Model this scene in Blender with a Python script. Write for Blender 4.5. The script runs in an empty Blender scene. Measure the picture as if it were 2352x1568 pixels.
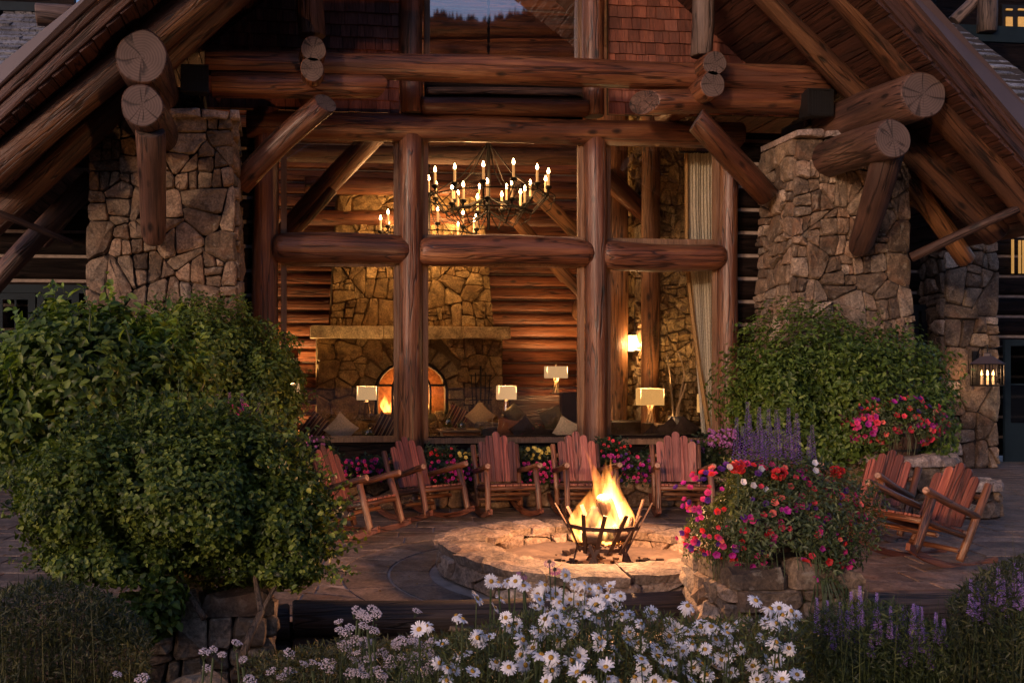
import bpy, math, random
import numpy as np
from mathutils import Vector, Matrix
R = math.radians
rnd = random.Random(7)
nr = np.random.RandomState(11)
sc = bpy.context.scene
col = sc.collection

# ------------------------------------------------------------------ camera, sky, sun, exposure
FPX, UP, VP, CH = 2240.0, 900.0, 850.0, 1.8
TH = math.atan(250.0 / FPX)
cam_d = bpy.data.cameras.new('camera')
cam = bpy.data.objects.new('camera', cam_d); col.objects.link(cam)
cam_d.sensor_width = 36.0
cam_d.lens = FPX / 2352.0 * 36.0
cam_d.shift_x = (1176.0 - UP) / 2352.0
cam_d.shift_y = (VP - 784.0) / 2352.0
cam_d.clip_start = 0.05; cam_d.clip_end = 3000
cam.location = (0, 0, CH)
cam.rotation_euler = (R(90), 0, -TH)
sc.camera = cam

world = bpy.data.worlds.new('World'); sc.world = world; world.use_nodes = True
wn = world.node_tree.nodes; wl = world.node_tree.links
for n in list(wn): wn.remove(n)
sky = wn.new('ShaderNodeTexSky'); sky.sky_type = 'NISHITA'; sky.sun_disc = False
SUN_AZ, SUN_EL = R(222), R(10.0)      # azimuth clockwise from +Y: behind the camera, to its left
sky.sun_elevation = SUN_EL; sky.sun_rotation = SUN_AZ
sky.air_density = 1.2; sky.dust_density = 2.2; sky.ozone_density = 4.0
mixc = wn.new('ShaderNodeMixRGB'); mixc.blend_type = 'MULTIPLY'; mixc.inputs[0].default_value = 1.0
mixc.inputs[2].default_value = (1.17, 0.88, 0.96, 1)
bg = wn.new('ShaderNodeBackground'); bg.inputs[1].default_value = 0.105
wo = wn.new('ShaderNodeOutputWorld')
wl.new(sky.outputs[0], mixc.inputs[1]); wl.new(mixc.outputs[0], bg.inputs[0]); wl.new(bg.outputs[0], wo.inputs[0])

sd = bpy.data.lights.new('sun', 'SUN'); sd.energy = 0.52; sd.angle = R(3.0); sd.color = (1.0, 0.68, 0.47)
so = bpy.data.objects.new('sun', sd); col.objects.link(so)
sdir = Vector((math.sin(SUN_AZ) * math.cos(SUN_EL), math.cos(SUN_AZ) * math.cos(SUN_EL), math.sin(SUN_EL)))
so.rotation_euler = sdir.to_track_quat('Z', 'Y').to_euler()

sc.view_settings.view_transform = 'Standard'; sc.view_settings.look = 'None'
sc.view_settings.exposure = 1.02; sc.view_settings.gamma = 1.0
sc.view_settings.use_curve_mapping = False
sc.cycles.use_denoising = True
sc.cycles.max_bounces = 8; sc.cycles.transparent_max_bounces = 12
sc.cycles.diffuse_bounces = 3; sc.cycles.glossy_bounces = 3; sc.cycles.transmission_bounces = 4
sc.cycles.sample_clamp_indirect = 4.0
sc.cycles.caustics_reflective = False; sc.cycles.caustics_refractive = False

# ------------------------------------------------------------------ survey: measured photo points -> world
CT, ST = math.cos(TH), math.sin(TH)
def at(u, v, Y):
    a = (u - UP) / FPX; b = (VP - v) / FPX
    dx, dy = ST + a * CT, CT - a * ST
    t = Y / dy
    return Vector((t * dx, Y, CH + t * b))
def gr(u, v, z=0.0):
    a = (u - UP) / FPX; b = (VP - v) / FPX
    t = (z - CH) / b
    return Vector((t * (ST + a * CT), t * (CT - a * ST), z))
def X(u, Y): return at(u, VP, Y).x

# ------------------------------------------------------------------ object helpers
def props(o, label=None, cat=None, group=None, kind=None):
    if label: o['label'] = label
    if cat: o['category'] = cat
    if group: o['group'] = group
    if kind: o['kind'] = kind
    return o
def thing(name, label, cat, loc=(0, 0, 0), rz=0.0, group=None):
    o = bpy.data.objects.new(name, None); col.objects.link(o)
    o.empty_display_size = 0.2
    o.location = loc; o.rotation_euler = (0, 0, rz)
    return props(o, label, cat, group)
def wmat(o):
    m = Matrix.LocRotScale(o.location, o.rotation_euler, o.scale)
    if o.parent is not None:
        m = wmat(o.parent) @ o.matrix_parent_inverse @ m
    return m
def adopt(o, parent):
    if parent is not None:
        o.parent = parent
        o.matrix_parent_inverse = wmat(parent).inverted()
    return o
def mesh_np(name, V, F, mats, mi=None, smooth=False, tone=None):
    V = np.asarray(V, dtype=np.float32); me = bpy.data.meshes.new(name)
    if isinstance(F, np.ndarray):
        k = F.shape[1]; nF = F.shape[0]
        me.vertices.add(len(V)); me.vertices.foreach_set('co', V.ravel())
        me.loops.add(nF * k); me.loops.foreach_set('vertex_index', F.astype(np.int32).ravel())
        me.polygons.add(nF)
        me.polygons.foreach_set('loop_start', np.arange(0, nF * k, k, dtype=np.int32))
        me.polygons.foreach_set('loop_total', np.full(nF, k, dtype=np.int32))
        me.update(calc_edges=True)
    else:
        me.from_pydata([tuple(map(float, v)) for v in V], [], F); me.update()
    for m in (mats if isinstance(mats, (list, tuple)) else [mats]): me.materials.append(m)
    if mi is not None: me.polygons.foreach_set('material_index', np.asarray(mi, dtype=np.int32))
    if smooth: me.polygons.foreach_set('use_smooth', np.ones(len(me.polygons), dtype=bool))
    if tone is not None:
        at_ = me.attributes.new('tone', 'FLOAT', 'POINT'); at_.data.foreach_set('value', np.asarray(tone, dtype=np.float32))
    return me
def link(name, me, parent=None, mat=None):
    o = bpy.data.objects.new(name, me); col.objects.link(o)
    if mat is not None:
        o.matrix_basis = mat
    adopt(o, parent)
    return o
class MB:
    """collects shapes into one mesh"""
    def __init__(s): s.V = []; s.F = []; s.M = []
    def add(s, V, F, mi=0):
        b = len(s.V); s.V += [tuple(v) for v in V]; s.F += [tuple(i + b for i in f) for f in F]; s.M += [mi] * len(F)
    def box(s, c, d, rot=None, mi=0):
        x, y, z = d[0] / 2, d[1] / 2, d[2] / 2
        P = [Vector((a * x, b * y, e * z)) for a in (-1, 1) for b in (-1, 1) for e in (-1, 1)]
        if rot is not None: P = [rot @ p for p in P]
        c = Vector(c); P = [p + c for p in P]
        s.add(P, [(0, 1, 3, 2), (4, 6, 7, 5), (0, 4, 5, 1), (2, 3, 7, 6), (0, 2, 6, 4), (1, 5, 7, 3)], mi)
    def hexa(s, P, mi=0):   # bottom 4, top 4
        s.add(P, [(3, 2, 1, 0), (4, 5, 6, 7), (0, 1, 5, 4), (1, 2, 6, 5), (2, 3, 7, 6), (3, 0, 4, 7)], mi)
    def beam(s, p0, p1, w, h, up=Vector((0, 0, 1)), mi=0):
        p0 = Vector(p0); p1 = Vector(p1); d = (p1 - p0).normalized()
        r = d.cross(up)
        if r.length < 1e-4: r = d.cross(Vector((0, 1, 0)))
        r.normalize(); u = r.cross(d).normalized()
        P = []
        for p in (p0, p1):
            for a, b in ((-1, -1), (1, -1), (1, 1), (-1, 1)): P.append(p + r * (a * w / 2) + u * (b * h / 2))
        s.hexa(P, mi)
    def tube(s, pts, rad, n=6, mi=0, cap=True):
        pts = [Vector(p) for p in pts]
        if not hasattr(rad, '__len__'): rad = [rad] * len(pts)
        V = []; prev = None
        for i, p in enumerate(pts):
            d = (pts[min(i + 1, len(pts) - 1)] - pts[max(i - 1, 0)]).normalized()
            if prev is None:
                a = d.cross(Vector((0, 0, 1)))
                if a.length < 1e-3: a = d.cross(Vector((0, 1, 0)))
            else:
                a = prev - d * prev.dot(d)
            a.normalize(); prev = a; b = d.cross(a)
            for k in range(n):
                t = 2 * math.pi * k / n; V.append(p + (a * math.cos(t) + b * math.sin(t)) * rad[i])
        F = []
        for i in range(len(pts) - 1):
            for k in range(n):
                k2 = (k + 1) % n; F.append((i * n + k, i * n + k2, (i + 1) * n + k2, (i + 1) * n + k))
        if cap:
            F.append(tuple(range(n - 1, -1, -1))); F.append(tuple((len(pts) - 1) * n + k for k in range(n)))
        s.add(V, F, mi)
    def lathe(s, prof, c=(0, 0, 0), n=16, mi=0, sx=1, sy=1):
        V = []; F = []
        for r_, z in prof:
            for k in range(n):
                t = 2 * math.pi * k / n; V.append((c[0] + r_ * sx * math.cos(t), c[1] + r_ * sy * math.sin(t), c[2] + z))
        for i in range(len(prof) - 1):
            for k in range(n):
                k2 = (k + 1) % n; F.append((i * n + k, i * n + k2, (i + 1) * n + k2, (i + 1) * n + k))
        if prof[0][0] > 1e-4: F.append(tuple(range(n - 1, -1, -1)))
        if prof[-1][0] > 1e-4: F.append(tuple((len(prof) - 1) * n + k for k in range(n)))
        s.add(V, F, mi)
    def mesh(s, name, mats, smooth=False): return mesh_np(name, s.V, s.F, mats, s.M, smooth)
    def build(s, name, mats, parent=None, smooth=False, mat=None): return link(name, s.mesh(name, mats, smooth), parent, mat)
def box(name, c, d, m, parent=None, rot=None):
    b = MB(); b.box((0, 0, 0), d); M = Matrix.Translation(Vector(c))
    if rot is not None: M = M @ rot.to_4x4()
    return b.build(name, m, parent, mat=M)
def copy_tree(o, parent=None):
    c = o.copy(); col.objects.link(c)
    if parent is not None: c.parent = parent
    for ch in [k for k in bpy.data.objects if k.parent == o]: copy_tree(ch, c)
    return c
def kids(o): return [k for k in bpy.data.objects if k.parent == o]
def lamp(name, loc, power, color, size=0.05):
    d = bpy.data.lights.new(name, 'POINT'); d.energy = power; d.color = color; d.shadow_soft_size = size
    o = bpy.data.objects.new(name, d); col.objects.link(o); o.location = loc
    return o

# ------------------------------------------------------------------ materials
def newmat(name):
    m = bpy.data.materials.new(name); m.use_nodes = True
    nt = m.node_tree; b = nt.nodes['Principled BSDF']
    return m, nt, b
def N(nt, t, **kw):
    n = nt.nodes.new(t)
    for k, v in kw.items():
        if k.startswith('_'): setattr(n, k[1:], v)
        else: n.inputs[k.replace('__', ' ')].default_value = v
    return n
def ramp(nt, fac, stops):
    r = nt.nodes.new('ShaderNodeValToRGB'); e = r.color_ramp.elements
    while len(e) < len(stops): e.new(0.5)
    for i, (p, c) in enumerate(stops):
        e[i].position = p; e[i].color = (c[0], c[1], c[2], 1) if hasattr(c, '__len__') else (c, c, c, 1)
    nt.links.new(fac, r.inputs[0]); return r.outputs[0]
def mixrgb(nt, a, b, fac, mode='MIX'):
    m = nt.nodes.new('ShaderNodeMixRGB'); m.blend_type = mode
    for i, x in ((0, fac), (1, a), (2, b)):
        if hasattr(x, 'is_linked') or isinstance(x, bpy.types.NodeSocket): nt.links.new(x, m.inputs[i])
        elif hasattr(x, '__len__'): m.inputs[i].default_value = (x[0], x[1], x[2], 1)
        else: m.inputs[i].default_value = x
    return m.outputs[0]
def coords(nt, scale=(1, 1, 1), kind='Object', rand=True):
    tc = nt.nodes.new('ShaderNodeTexCoord'); mp = nt.nodes.new('ShaderNodeMapping')
    mp.inputs['Scale'].default_value = scale
    nt.links.new(tc.outputs[kind], mp.inputs[0])
    if rand:
        oi = nt.nodes.new('ShaderNodeObjectInfo'); mu = nt.nodes.new('ShaderNodeMath'); mu.operation = 'MULTIPLY'
        mu.inputs[1].default_value = 37.0; nt.links.new(oi.outputs['Random'], mu.inputs[0])
        nt.links.new(mu.outputs[0], mp.inputs['Location'])
    return mp.outputs[0]
def noise(nt, vec, scale=5, detail=4, rough=0.55, dist=0.0):
    n = nt.nodes.new('ShaderNodeTexNoise'); n.inputs['Scale'].default_value = scale
    n.inputs['Detail'].default_value = detail; n.inputs['Roughness'].default_value = rough
    n.inputs['Distortion'].default_value = dist
    nt.links.new(vec, n.inputs['Vector']); return n.outputs['Fac']
def bump(nt, b, h, strength=0.4, dist=0.01):
    n = nt.nodes.new('ShaderNodeBump'); n.inputs['Strength'].default_value = strength
    n.inputs['Distance'].default_value = dist
    nt.links.new(h, n.inputs['Height']); nt.links.new(n.outputs[0], b.inputs['Normal'])
def orand(nt):
    return nt.nodes.new('ShaderNodeObjectInfo').outputs['Random']
def mathn(nt, op, a, b):
    m = nt.nodes.new('ShaderNodeMath'); m.operation = op
    for i, x in ((0, a), (1, b)):
        if isinstance(x, bpy.types.NodeSocket): nt.links.new(x, m.inputs[i])
        else: m.inputs[i].default_value = x
    return m.outputs[0]

def wood(name, dark, mid, light, axis='z', rough=0.42, knots=True, cracks=True, var=0.35, gs=1.0, coat=0.0):
    m, nt, b = newmat(name)
    def sc3(l, c):
        c *= gs; l *= gs
        return {'z': (c, c, l), 'x': (l, c, c), 'y': (c, l, c)}[axis]
    n1 = noise(nt, coords(nt, sc3(.5, 3.2)), 1.6, 4, .6, .4)
    n2 = noise(nt, coords(nt, sc3(1.2, 42)), 1.0, 4, .65)
    c = ramp(nt, n1, [(0.30, dark), (0.5, mid), (0.70, light)])
    n4 = noise(nt, coords(nt, sc3(.7, 13)), 1.0, 5, .7, .6)
    c = mixrgb(nt, c, ramp(nt, n4, [(0.30, 0.45), (0.5, .95), (0.70, 1.3)]), 0.55, 'MULTIPLY')
    g = ramp(nt, n2, [(0.34, 0.35), (0.60, 1.2)])
    c = mixrgb(nt, c, g, 0.55, 'MULTIPLY')
    wz = noise(nt, coords(nt, sc3(.35, 2.0)), 1.0, 4, .65, .8)
    c = mixrgb(nt, c, tuple(x * .75 + sum(mid) / 3 * .4 for x in mid), ramp(nt, wz, [(.5, 0), (.7, .5)]))
    h = mathn(nt, 'ADD', n2, mathn(nt, 'MULTIPLY', n4, 1.2))
    if cracks:
        n3 = noise(nt, coords(nt, sc3(.55, 9)), 1.0, 2, .5, .25)
        k = ramp(nt, n3, [(0.474, 1.0), (0.492, 0.06), (0.506, 0.06), (0.524, 1.0)])
        c = mixrgb(nt, c, k, 0.8, 'MULTIPLY')
        h = mixrgb(nt, h, k, 0.6, 'MULTIPLY')
    if knots:
        v = nt.nodes.new('ShaderNodeTexVoronoi'); v.inputs['Scale'].default_value = 1.0
        nt.links.new(coords(nt, sc3(1.7, 3.4)), v.inputs['Vector'])
        kk = ramp(nt, v.outputs['Distance'], [(0.06, 0.16), (0.12, 0.55), (0.16, 1.0)])
        c = mixrgb(nt, c, kk, 1.0, 'MULTIPLY')
    rv = ramp(nt, orand(nt), [(0.0, 1 - var), (1.0, 1 + var * .6)])
    c = mixrgb(nt, c, rv, 1.0, 'MULTIPLY')
    nt.links.new(c, b.inputs['Base Color'])
    rr = ramp(nt, n1, [(0.3, rough + .15), (0.7, rough - .08)])
    nt.links.new(rr, b.inputs['Roughness'])
    b.inputs['Coat Weight'].default_value = coat; b.inputs['Coat Roughness'].default_value = 0.3
    bump(nt, b, h, 0.7, 0.018)
    return m
def endgrain(name, c0, c1):
    m, nt, b = newmat(name)
    co = coords(nt, (1, 1, 0), rand=False)
    ln = nt.nodes.new('ShaderNodeVectorMath'); ln.operation = 'LENGTH'
    nz = noise(nt, co, 6, 3, .5)
    nt.links.new(co, ln.inputs[0])
    rr = mathn(nt, 'ADD', mathn(nt, 'MULTIPLY', ln.outputs['Value'], 190.0), mathn(nt, 'MULTIPLY', nz, 9.0))
    s = mathn(nt, 'SINE', rr, 0)
    c = ramp(nt, mathn(nt, 'ADD', mathn(nt, 'MULTIPLY', s, .12), .5), [(0.3, c0), (0.7, c1)])
    # radial checks: noise over the angle
    sep = nt.nodes.new('ShaderNodeSeparateXYZ'); nt.links.new(co, sep.inputs[0])
    ang = mathn(nt, 'ARCTAN2', sep.outputs[0], sep.outputs[1])
    cb = nt.nodes.new('ShaderNodeCombineXYZ'); nt.links.new(mathn(nt, 'MULTIPLY', ang, 1.0), cb.inputs[0])
    nt.links.new(mathn(nt, 'MULTIPLY', orand(nt), 50.0), cb.inputs[1])
    nt.links.new(mathn(nt, 'MULTIPLY', ln.outputs['Value'], 1.1), cb.inputs[2])
    n4 = noise(nt, cb.outputs[0], .62, 2, .6)
    k = ramp(nt, n4, [(0.48, 1.0), (0.496, 0.08), (0.504, 0.08), (0.52, 1.0)])
    c = mixrgb(nt, c, k, .7, 'MULTIPLY')
    big = noise(nt, co, 3.0, 3, .6)
    c = mixrgb(nt, c, ramp(nt, big, [(.3, .7), (.7, 1.15)]), .8, 'MULTIPLY')
    nt.links.new(c, b.inputs['Base Color']); b.inputs['Roughness'].default_value = .8
    bump(nt, b, k, .6, .01)
    return m
def stone(name, stops, rough=.85, scale=1.0, sat=.5, lichen=(.42, .36, .27), bumpd=.04):
    m, nt, b = newmat(name)
    base = ramp(nt, orand(nt), stops)
    co = coords(nt, (scale, scale, scale))
    n1 = noise(nt, co, 4.5, 5, .65, .5); n2 = noise(nt, co, 34, 4, .7); n3 = noise(nt, co, 11, 4, .6)
    c = mixrgb(nt, base, ramp(nt, n1, [(.32, .38), (.64, 1.4)]), .95, 'MULTIPLY')
    c = mixrgb(nt, c, ramp(nt, n2, [(.36, .4), (.64, 1.45)]), .75, 'MULTIPLY')
    c = mixrgb(nt, c, lichen, ramp(nt, n3, [(.58, 0), (.72, .55)]))
    rust = noise(nt, co, 2.6, 3, .6)
    c = mixrgb(nt, c, (.26, .12, .055), ramp(nt, rust, [(.55, 0), (.75, .5)]))
    nt.links.new(c, b.inputs['Base Color']); b.inputs['Roughness'].default_value = rough
    hh = mathn(nt, 'ADD', n1, mathn(nt, 'MULTIPLY', n2, .45))
    hh = mathn(nt, 'ADD', hh, mathn(nt, 'MULTIPLY', n3, .5))
    bump(nt, b, hh, .75, bumpd)
    return m
def plain(name, c, rough=.6, metal=0.0, nscale=8, amt=.35, emit=None, es=0.0, bstr=.0, coat=0.0, spec=None):
    m, nt, b = newmat(name)
    n1 = noise(nt, coords(nt), nscale, 4, .6)
    cc = mixrgb(nt, c, ramp(nt, n1, [(.3, 1 - amt), (.7, 1 + amt * .6)]), 1.0, 'MULTIPLY')
    nt.links.new(cc, b.inputs['Base Color']); b.inputs['Roughness'].default_value = rough
    b.inputs['Metallic'].default_value = metal; b.inputs['Coat Weight'].default_value = coat
    if spec is not None: b.inputs['Specular IOR Level'].default_value = spec
    if emit: b.inputs['Emission Color'].default_value = (*emit, 1); b.inputs['Emission Strength'].default_value = es
    if bstr: bump(nt, b, n1, bstr, .01)
    return m
def leafmat(name, dark, mid, light, rough=.45, trans=.35, spec=.5):
    m, nt, b = newmat(name)
    a = nt.nodes.new('ShaderNodeAttribute'); a.attribute_name = 'tone'
    c = ramp(nt, a.outputs['Fac'], [(0, dark), (.55, mid), (1, light)])
    nt.links.new(c, b.inputs['Base Color']); b.inputs['Roughness'].default_value = rough
    b.inputs['Specular IOR Level'].default_value = spec
    tr = nt.nodes.new('ShaderNodeBsdfTranslucent'); mx = nt.nodes.new('ShaderNodeMixShader'); mx.inputs[0].default_value = trans
    c2 = mixrgb(nt, c, (1.3, 1.25, .5), 1.0, 'MULTIPLY')
    nt.links.new(c2, tr.inputs[0]); out = nt.nodes['Material Output']
    nt.links.new(b.outputs[0], mx.inputs[1]); nt.links.new(tr.outputs[0], mx.inputs[2]); nt.links.new(mx.outputs[0], out.inputs[0])
    return m
def glassmat(name, fac, tint=(1, 1, 1)):
    m, nt, b = newmat(name)
    t = nt.nodes.new('ShaderNodeBsdfTransparent'); t.inputs[0].default_value = (*tint, 1)
    g = nt.nodes.new('ShaderNodeBsdfGlossy'); g.inputs['Roughness'].default_value = 0.02
    nz = noise(nt, coords(nt, rand=False), .8, 1, .5)
    bp = nt.nodes.new('ShaderNodeBump'); bp.inputs['Strength'].default_value = .04; bp.inputs['Distance'].default_value = .02
    nt.links.new(nz, bp.inputs['Height']); nt.links.new(bp.outputs[0], g.inputs['Normal'])
    mx = nt.nodes.new('ShaderNodeMixShader'); mx.inputs[0].default_value = fac
    nt.links.new(t.outputs[0], mx.inputs[1]); nt.links.new(g.outputs[0], mx.inputs[2])
    nt.links.new(mx.outputs[0], nt.nodes['Material Output'].inputs[0])
    return m

M = {}
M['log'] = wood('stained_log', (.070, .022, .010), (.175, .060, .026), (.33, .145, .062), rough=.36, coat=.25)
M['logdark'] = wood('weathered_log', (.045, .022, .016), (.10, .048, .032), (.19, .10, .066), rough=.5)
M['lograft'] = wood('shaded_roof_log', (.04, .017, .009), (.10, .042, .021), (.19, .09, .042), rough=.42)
M['loggrey'] = wood('greyed_log', (.08, .055, .045), (.17, .115, .09), (.28, .20, .16), rough=.6)
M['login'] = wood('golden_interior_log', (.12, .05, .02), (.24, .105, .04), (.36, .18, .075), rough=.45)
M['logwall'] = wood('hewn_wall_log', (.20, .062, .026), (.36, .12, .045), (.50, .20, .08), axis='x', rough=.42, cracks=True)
M['darkwall'] = wood('shaded_stained_wall_log', (.008, .005, .004), (.016, .010, .008), (.034, .02, .015), axis='x', rough=.55)  # stain deepened: shade under the wing porch put into the colour
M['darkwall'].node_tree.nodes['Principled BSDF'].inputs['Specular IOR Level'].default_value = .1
M['end'] = endgrain('log_end_grain', (.085, .056, .047), (.155, .108, .09))
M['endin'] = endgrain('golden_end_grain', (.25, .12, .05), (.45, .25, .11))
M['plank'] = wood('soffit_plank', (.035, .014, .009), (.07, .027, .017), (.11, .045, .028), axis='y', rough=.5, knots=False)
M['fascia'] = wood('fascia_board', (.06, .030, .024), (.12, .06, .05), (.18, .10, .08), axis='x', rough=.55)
M['flash'] = plain('mauve_brown_metal_flashing', (.105, .078, .085), .5, .0, 1.2, .15)
M['shingle'] = wood('cedar_shingle', (.16, .048, .026), (.27, .085, .045), (.40, .14, .075), rough=.6, knots=False, cracks=False, var=.45)
M['roofsh'] = wood('weathered_roof_shake', (.16, .17, .20), (.26, .27, .30), (.36, .37, .40), axis='y', rough=.8, knots=False, var=.4)
RUB = [(0, (.080, .052, .032)), (.18, (.19, .13, .080)), (.32, (.13, .088, .055)), (.45, (.25, .18, .115)), (.58, (.17, .115, .070)), (.7, (.31, .21, .135)), (.8, (.15, .13, .10)), (.88, (.22, .135, .075)), (1, (.42, .33, .24))]
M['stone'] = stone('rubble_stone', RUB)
M['stonelit'] = stone('lit_pier_stone', [(p, tuple(min(.6, x * 1.35) for x in c)) for p, c in RUB])  # rubble colours lightened to carry the sunlight on piers and slim pillar
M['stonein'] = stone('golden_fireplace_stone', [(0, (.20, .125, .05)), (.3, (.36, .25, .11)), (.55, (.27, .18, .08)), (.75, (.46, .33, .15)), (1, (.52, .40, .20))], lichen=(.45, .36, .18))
M['stonepit'] = stone('fire_pit_stone', [(0, (.24, .17, .13)), (.4, (.33, .25, .19)), (.7, (.28, .20, .155)), (1, (.42, .33, .27))], lichen=(.45, .37, .31))
M['slab'] = stone('sandstone_slab', [(0, (.34, .27, .22)), (.5, (.28, .21, .17)), (1, (.43, .34, .29))], lichen=(.5, .43, .37))
M['mortar'] = plain('dark_mortar', (.045, .033, .026), .95, 0, 20, .4)
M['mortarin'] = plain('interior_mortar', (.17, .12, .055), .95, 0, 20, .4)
M['chink'] = plain('pale_chinking', (.36, .29, .24), .85, 0, 10, .3)
M['mantel'] = stone('mantel_sandstone', [(0, (.52, .40, .22)), (1, (.58, .45, .26))], lichen=(.6, .48, .3), bumpd=.01)
M['black'] = plain('black_iron', (.010, .009, .008), .55, .1, 20, .3)
M['blackbox'] = plain('black_speaker_plastic', (.008, .008, .008), .55, 0, 30, .3)
M['frame'] = wood('window_trim', (.18, .09, .045), (.26, .14, .07), (.36, .2, .11), rough=.45, knots=False, cracks=False)
M['teal'] = plain('shaded_teal_door_paint', (.014, .026, .034), .6, 0, 4, .2, spec=.2)  # teal darkened to hold the porch shade over the wing doors
M['glass'] = glassmat('window_glass', .085, (.97, .95, .92))
M['glasshi'] = glassmat('reflective_upper_glass', .36, (.95, .9, .85))
M['glassdoor'] = glassmat('door_glass', .12, (.5, .5, .5))
# ------------------------------------------------------------------ logs
_ls = [0]
def log(name, p0, p1, r0, r1=None, m=None, parent=None, em=None, n=18, wob=.06, round0=0, round1=0, cut0=0, cut1=0, cham=.012):
    """a tapered log with its own long axis as local z; cut shears an end; round shrinks it to a blunt nose"""
    _ls[0] += 1; rg = random.Random(_ls[0] * 13)
    r1 = r0 if r1 is None else r1
    m = m or M['log']; em = em or M['end']
    p0 = Vector(p0); p1 = Vector(p1); d = p1 - p0; L = d.length
    q = d.to_track_quat('Z', 'Y')
    k = max(2, int(L / .35)); zs = [L * i / k for i in range(k + 1)]
    def ends(rr, z0, sgn):
        if rr: return [(z0 + sgn * 0, .66), (z0 + sgn * rr * .25, .84), (z0 + sgn * rr * .7, .95), (z0 + sgn * rr * 1.3, 1.0)]
        return [(z0, 1 - cham / r0), (z0 + sgn * cham * 1.2, 1.0)]
    E0 = ends(round0, 0, 1); E1 = ends(round1, L, -1)
    prof = E0 + [(z, 1.0) for z in zs[1:-1] if z > E0[-1][0] + .05 and z < E1[-1][0] - .05] + E1[::-1]
    ph = [rg.uniform(0, 6.28) for _ in range(8)]
    bx, by = rg.uniform(-.5, .5) * r0 * .5, rg.uniform(-.5, .5) * r0 * .5
    V = []; F = []; mi = []
    for (z, f) in prof:
        t = z / L; r = (r0 + (r1 - r0) * t) * f
        cx = bx * math.sin(math.pi * t) + wob * r0 * .5 * math.sin(z * 2.1 + ph[0]); cy = by * math.sin(math.pi * t) + wob * r0 * .5 * math.sin(z * 1.7 + ph[1])
        r *= 1 + wob * .7 * math.sin(z * 1.3 + ph[2])
        for i in range(n):
            a = 2 * math.pi * i / n
            ri = r * (1 + wob * (.5 * math.sin(2 * a + ph[3] + z * .4) + .35 * math.sin(3 * a + ph[4] - z * .7) + .25 * math.sin(5 * a + ph[5] + z * 1.9)))
            x, y = cx + ri * math.cos(a), cy + ri * math.sin(a)
            zz = z + (cut0 * x * max(0, 1 - z / (2 * r0)) if cut0 else 0) + (cut1 * x * max(0, 1 - (L - z) / (2 * r0)) if cut1 else 0)
            V.append((x, y, zz))
    K = len(prof)
    for j in range(K - 1):
        for i in range(n):
            i2 = (i + 1) % n; F.append((j * n + i, j * n + i2, (j + 1) * n + i2, (j + 1) * n + i)); mi.append(0)
    F.append(tuple(range(n - 1, -1, -1))); mi.append(1)
    F.append(tuple((K - 1) * n + i for i in range(n))); mi.append(1)
    me = mesh_np(name, V, F, [m, em], mi)
    sm = np.array([len(p.vertices) == 4 for p in me.polygons]); me.polygons.foreach_set('use_smooth', sm)
    Mx = Matrix.Translation(p0) @ q.to_matrix().to_4x4()
    return link(name, me, parent, Mx)

# ------------------------------------------------------------------ rubble stonework
def cells(W, H, size, rg, gap=.012, aspect=1.35, jit=.30, drop=.16):
    if W > size * 3 and H > size * 3:
        return split_cells(W, H, size, rg, gap, aspect)
    return vcells(W, H, size, rg, gap, aspect, jit, drop)
def vcells(W, H, size, rg, gap=.012, aspect=1.35, jit=.30, drop=.16):
    seeds = []; t = 0; row = 0
    while t < H:
        h = size * rg.uniform(.6, 1.2); s = -rg.uniform(0, size)
        while s < W + size * .3:
            w = size * aspect * rg.uniform(.55, 1.6)
            if rg.random() > drop:
                seeds.append((s + w / 2 + rg.uniform(-jit, jit) * size, t + h / 2 + rg.uniform(-jit, jit) * h))
            s += w
        t += h; row += 1
    seeds = [(min(max(a, .02), W - .02), min(max(b, .02), H - .02)) for a, b in seeds]
    A = np.array(seeds); out = []; ky = 1.25
    for i, (a, b) in enumerate(seeds):
        d = (A[:, 0] - a) ** 2 + ((A[:, 1] - b) * ky) ** 2; idx = np.argsort(d)[1:22]
        P = [(gap, gap), (W - gap, gap), (W - gap, H - gap), (gap, H - gap)]
        for j in idx:
            if d[j] < 1e-6: continue
            nx, ny = A[j, 0] - a, (A[j, 1] - b) * ky * ky
            c = nx * (a + A[j, 0]) / 2 + ny * (b + A[j, 1]) / 2
            ln = math.hypot(nx, ny); c -= gap * ln
            Q = []
            for k in range(len(P)):
                p, q = P[k], P[(k + 1) % len(P)]
                dp, dq = nx * p[0] + ny * p[1] - c, nx * q[0] + ny * q[1] - c
                if dp <= 0: Q.append(p)
                if dp * dq < 0:
                    t_ = dp / (dp - dq); Q.append((p[0] + (q[0] - p[0]) * t_, p[1] + (q[1] - p[1]) * t_))
            P = Q
            if len(P) < 3: break
        if len(P) >= 3:
            ar = abs(sum(P[k][0] * P[(k + 1) % len(P)][1] - P[(k + 1) % len(P)][0] * P[k][1] for k in range(len(P)))) / 2
            if ar > (size * .22) ** 2: out.append(P)
    return out
def area(P): return abs(sum(P[k][0] * P[(k + 1) % len(P)][1] - P[(k + 1) % len(P)][0] * P[k][1] for k in range(len(P)))) / 2
def clip(P, nx, ny, c):
    Q = []
    for k in range(len(P)):
        p, q = P[k], P[(k + 1) % len(P)]; dp, dq = nx * p[0] + ny * p[1] - c, nx * q[0] + ny * q[1] - c
        if dp <= 0: Q.append(p)
        if dp * dq < 0: t_ = dp / (dp - dq); Q.append((p[0] + (q[0] - p[0]) * t_, p[1] + (q[1] - p[1]) * t_))
    return Q
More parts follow.
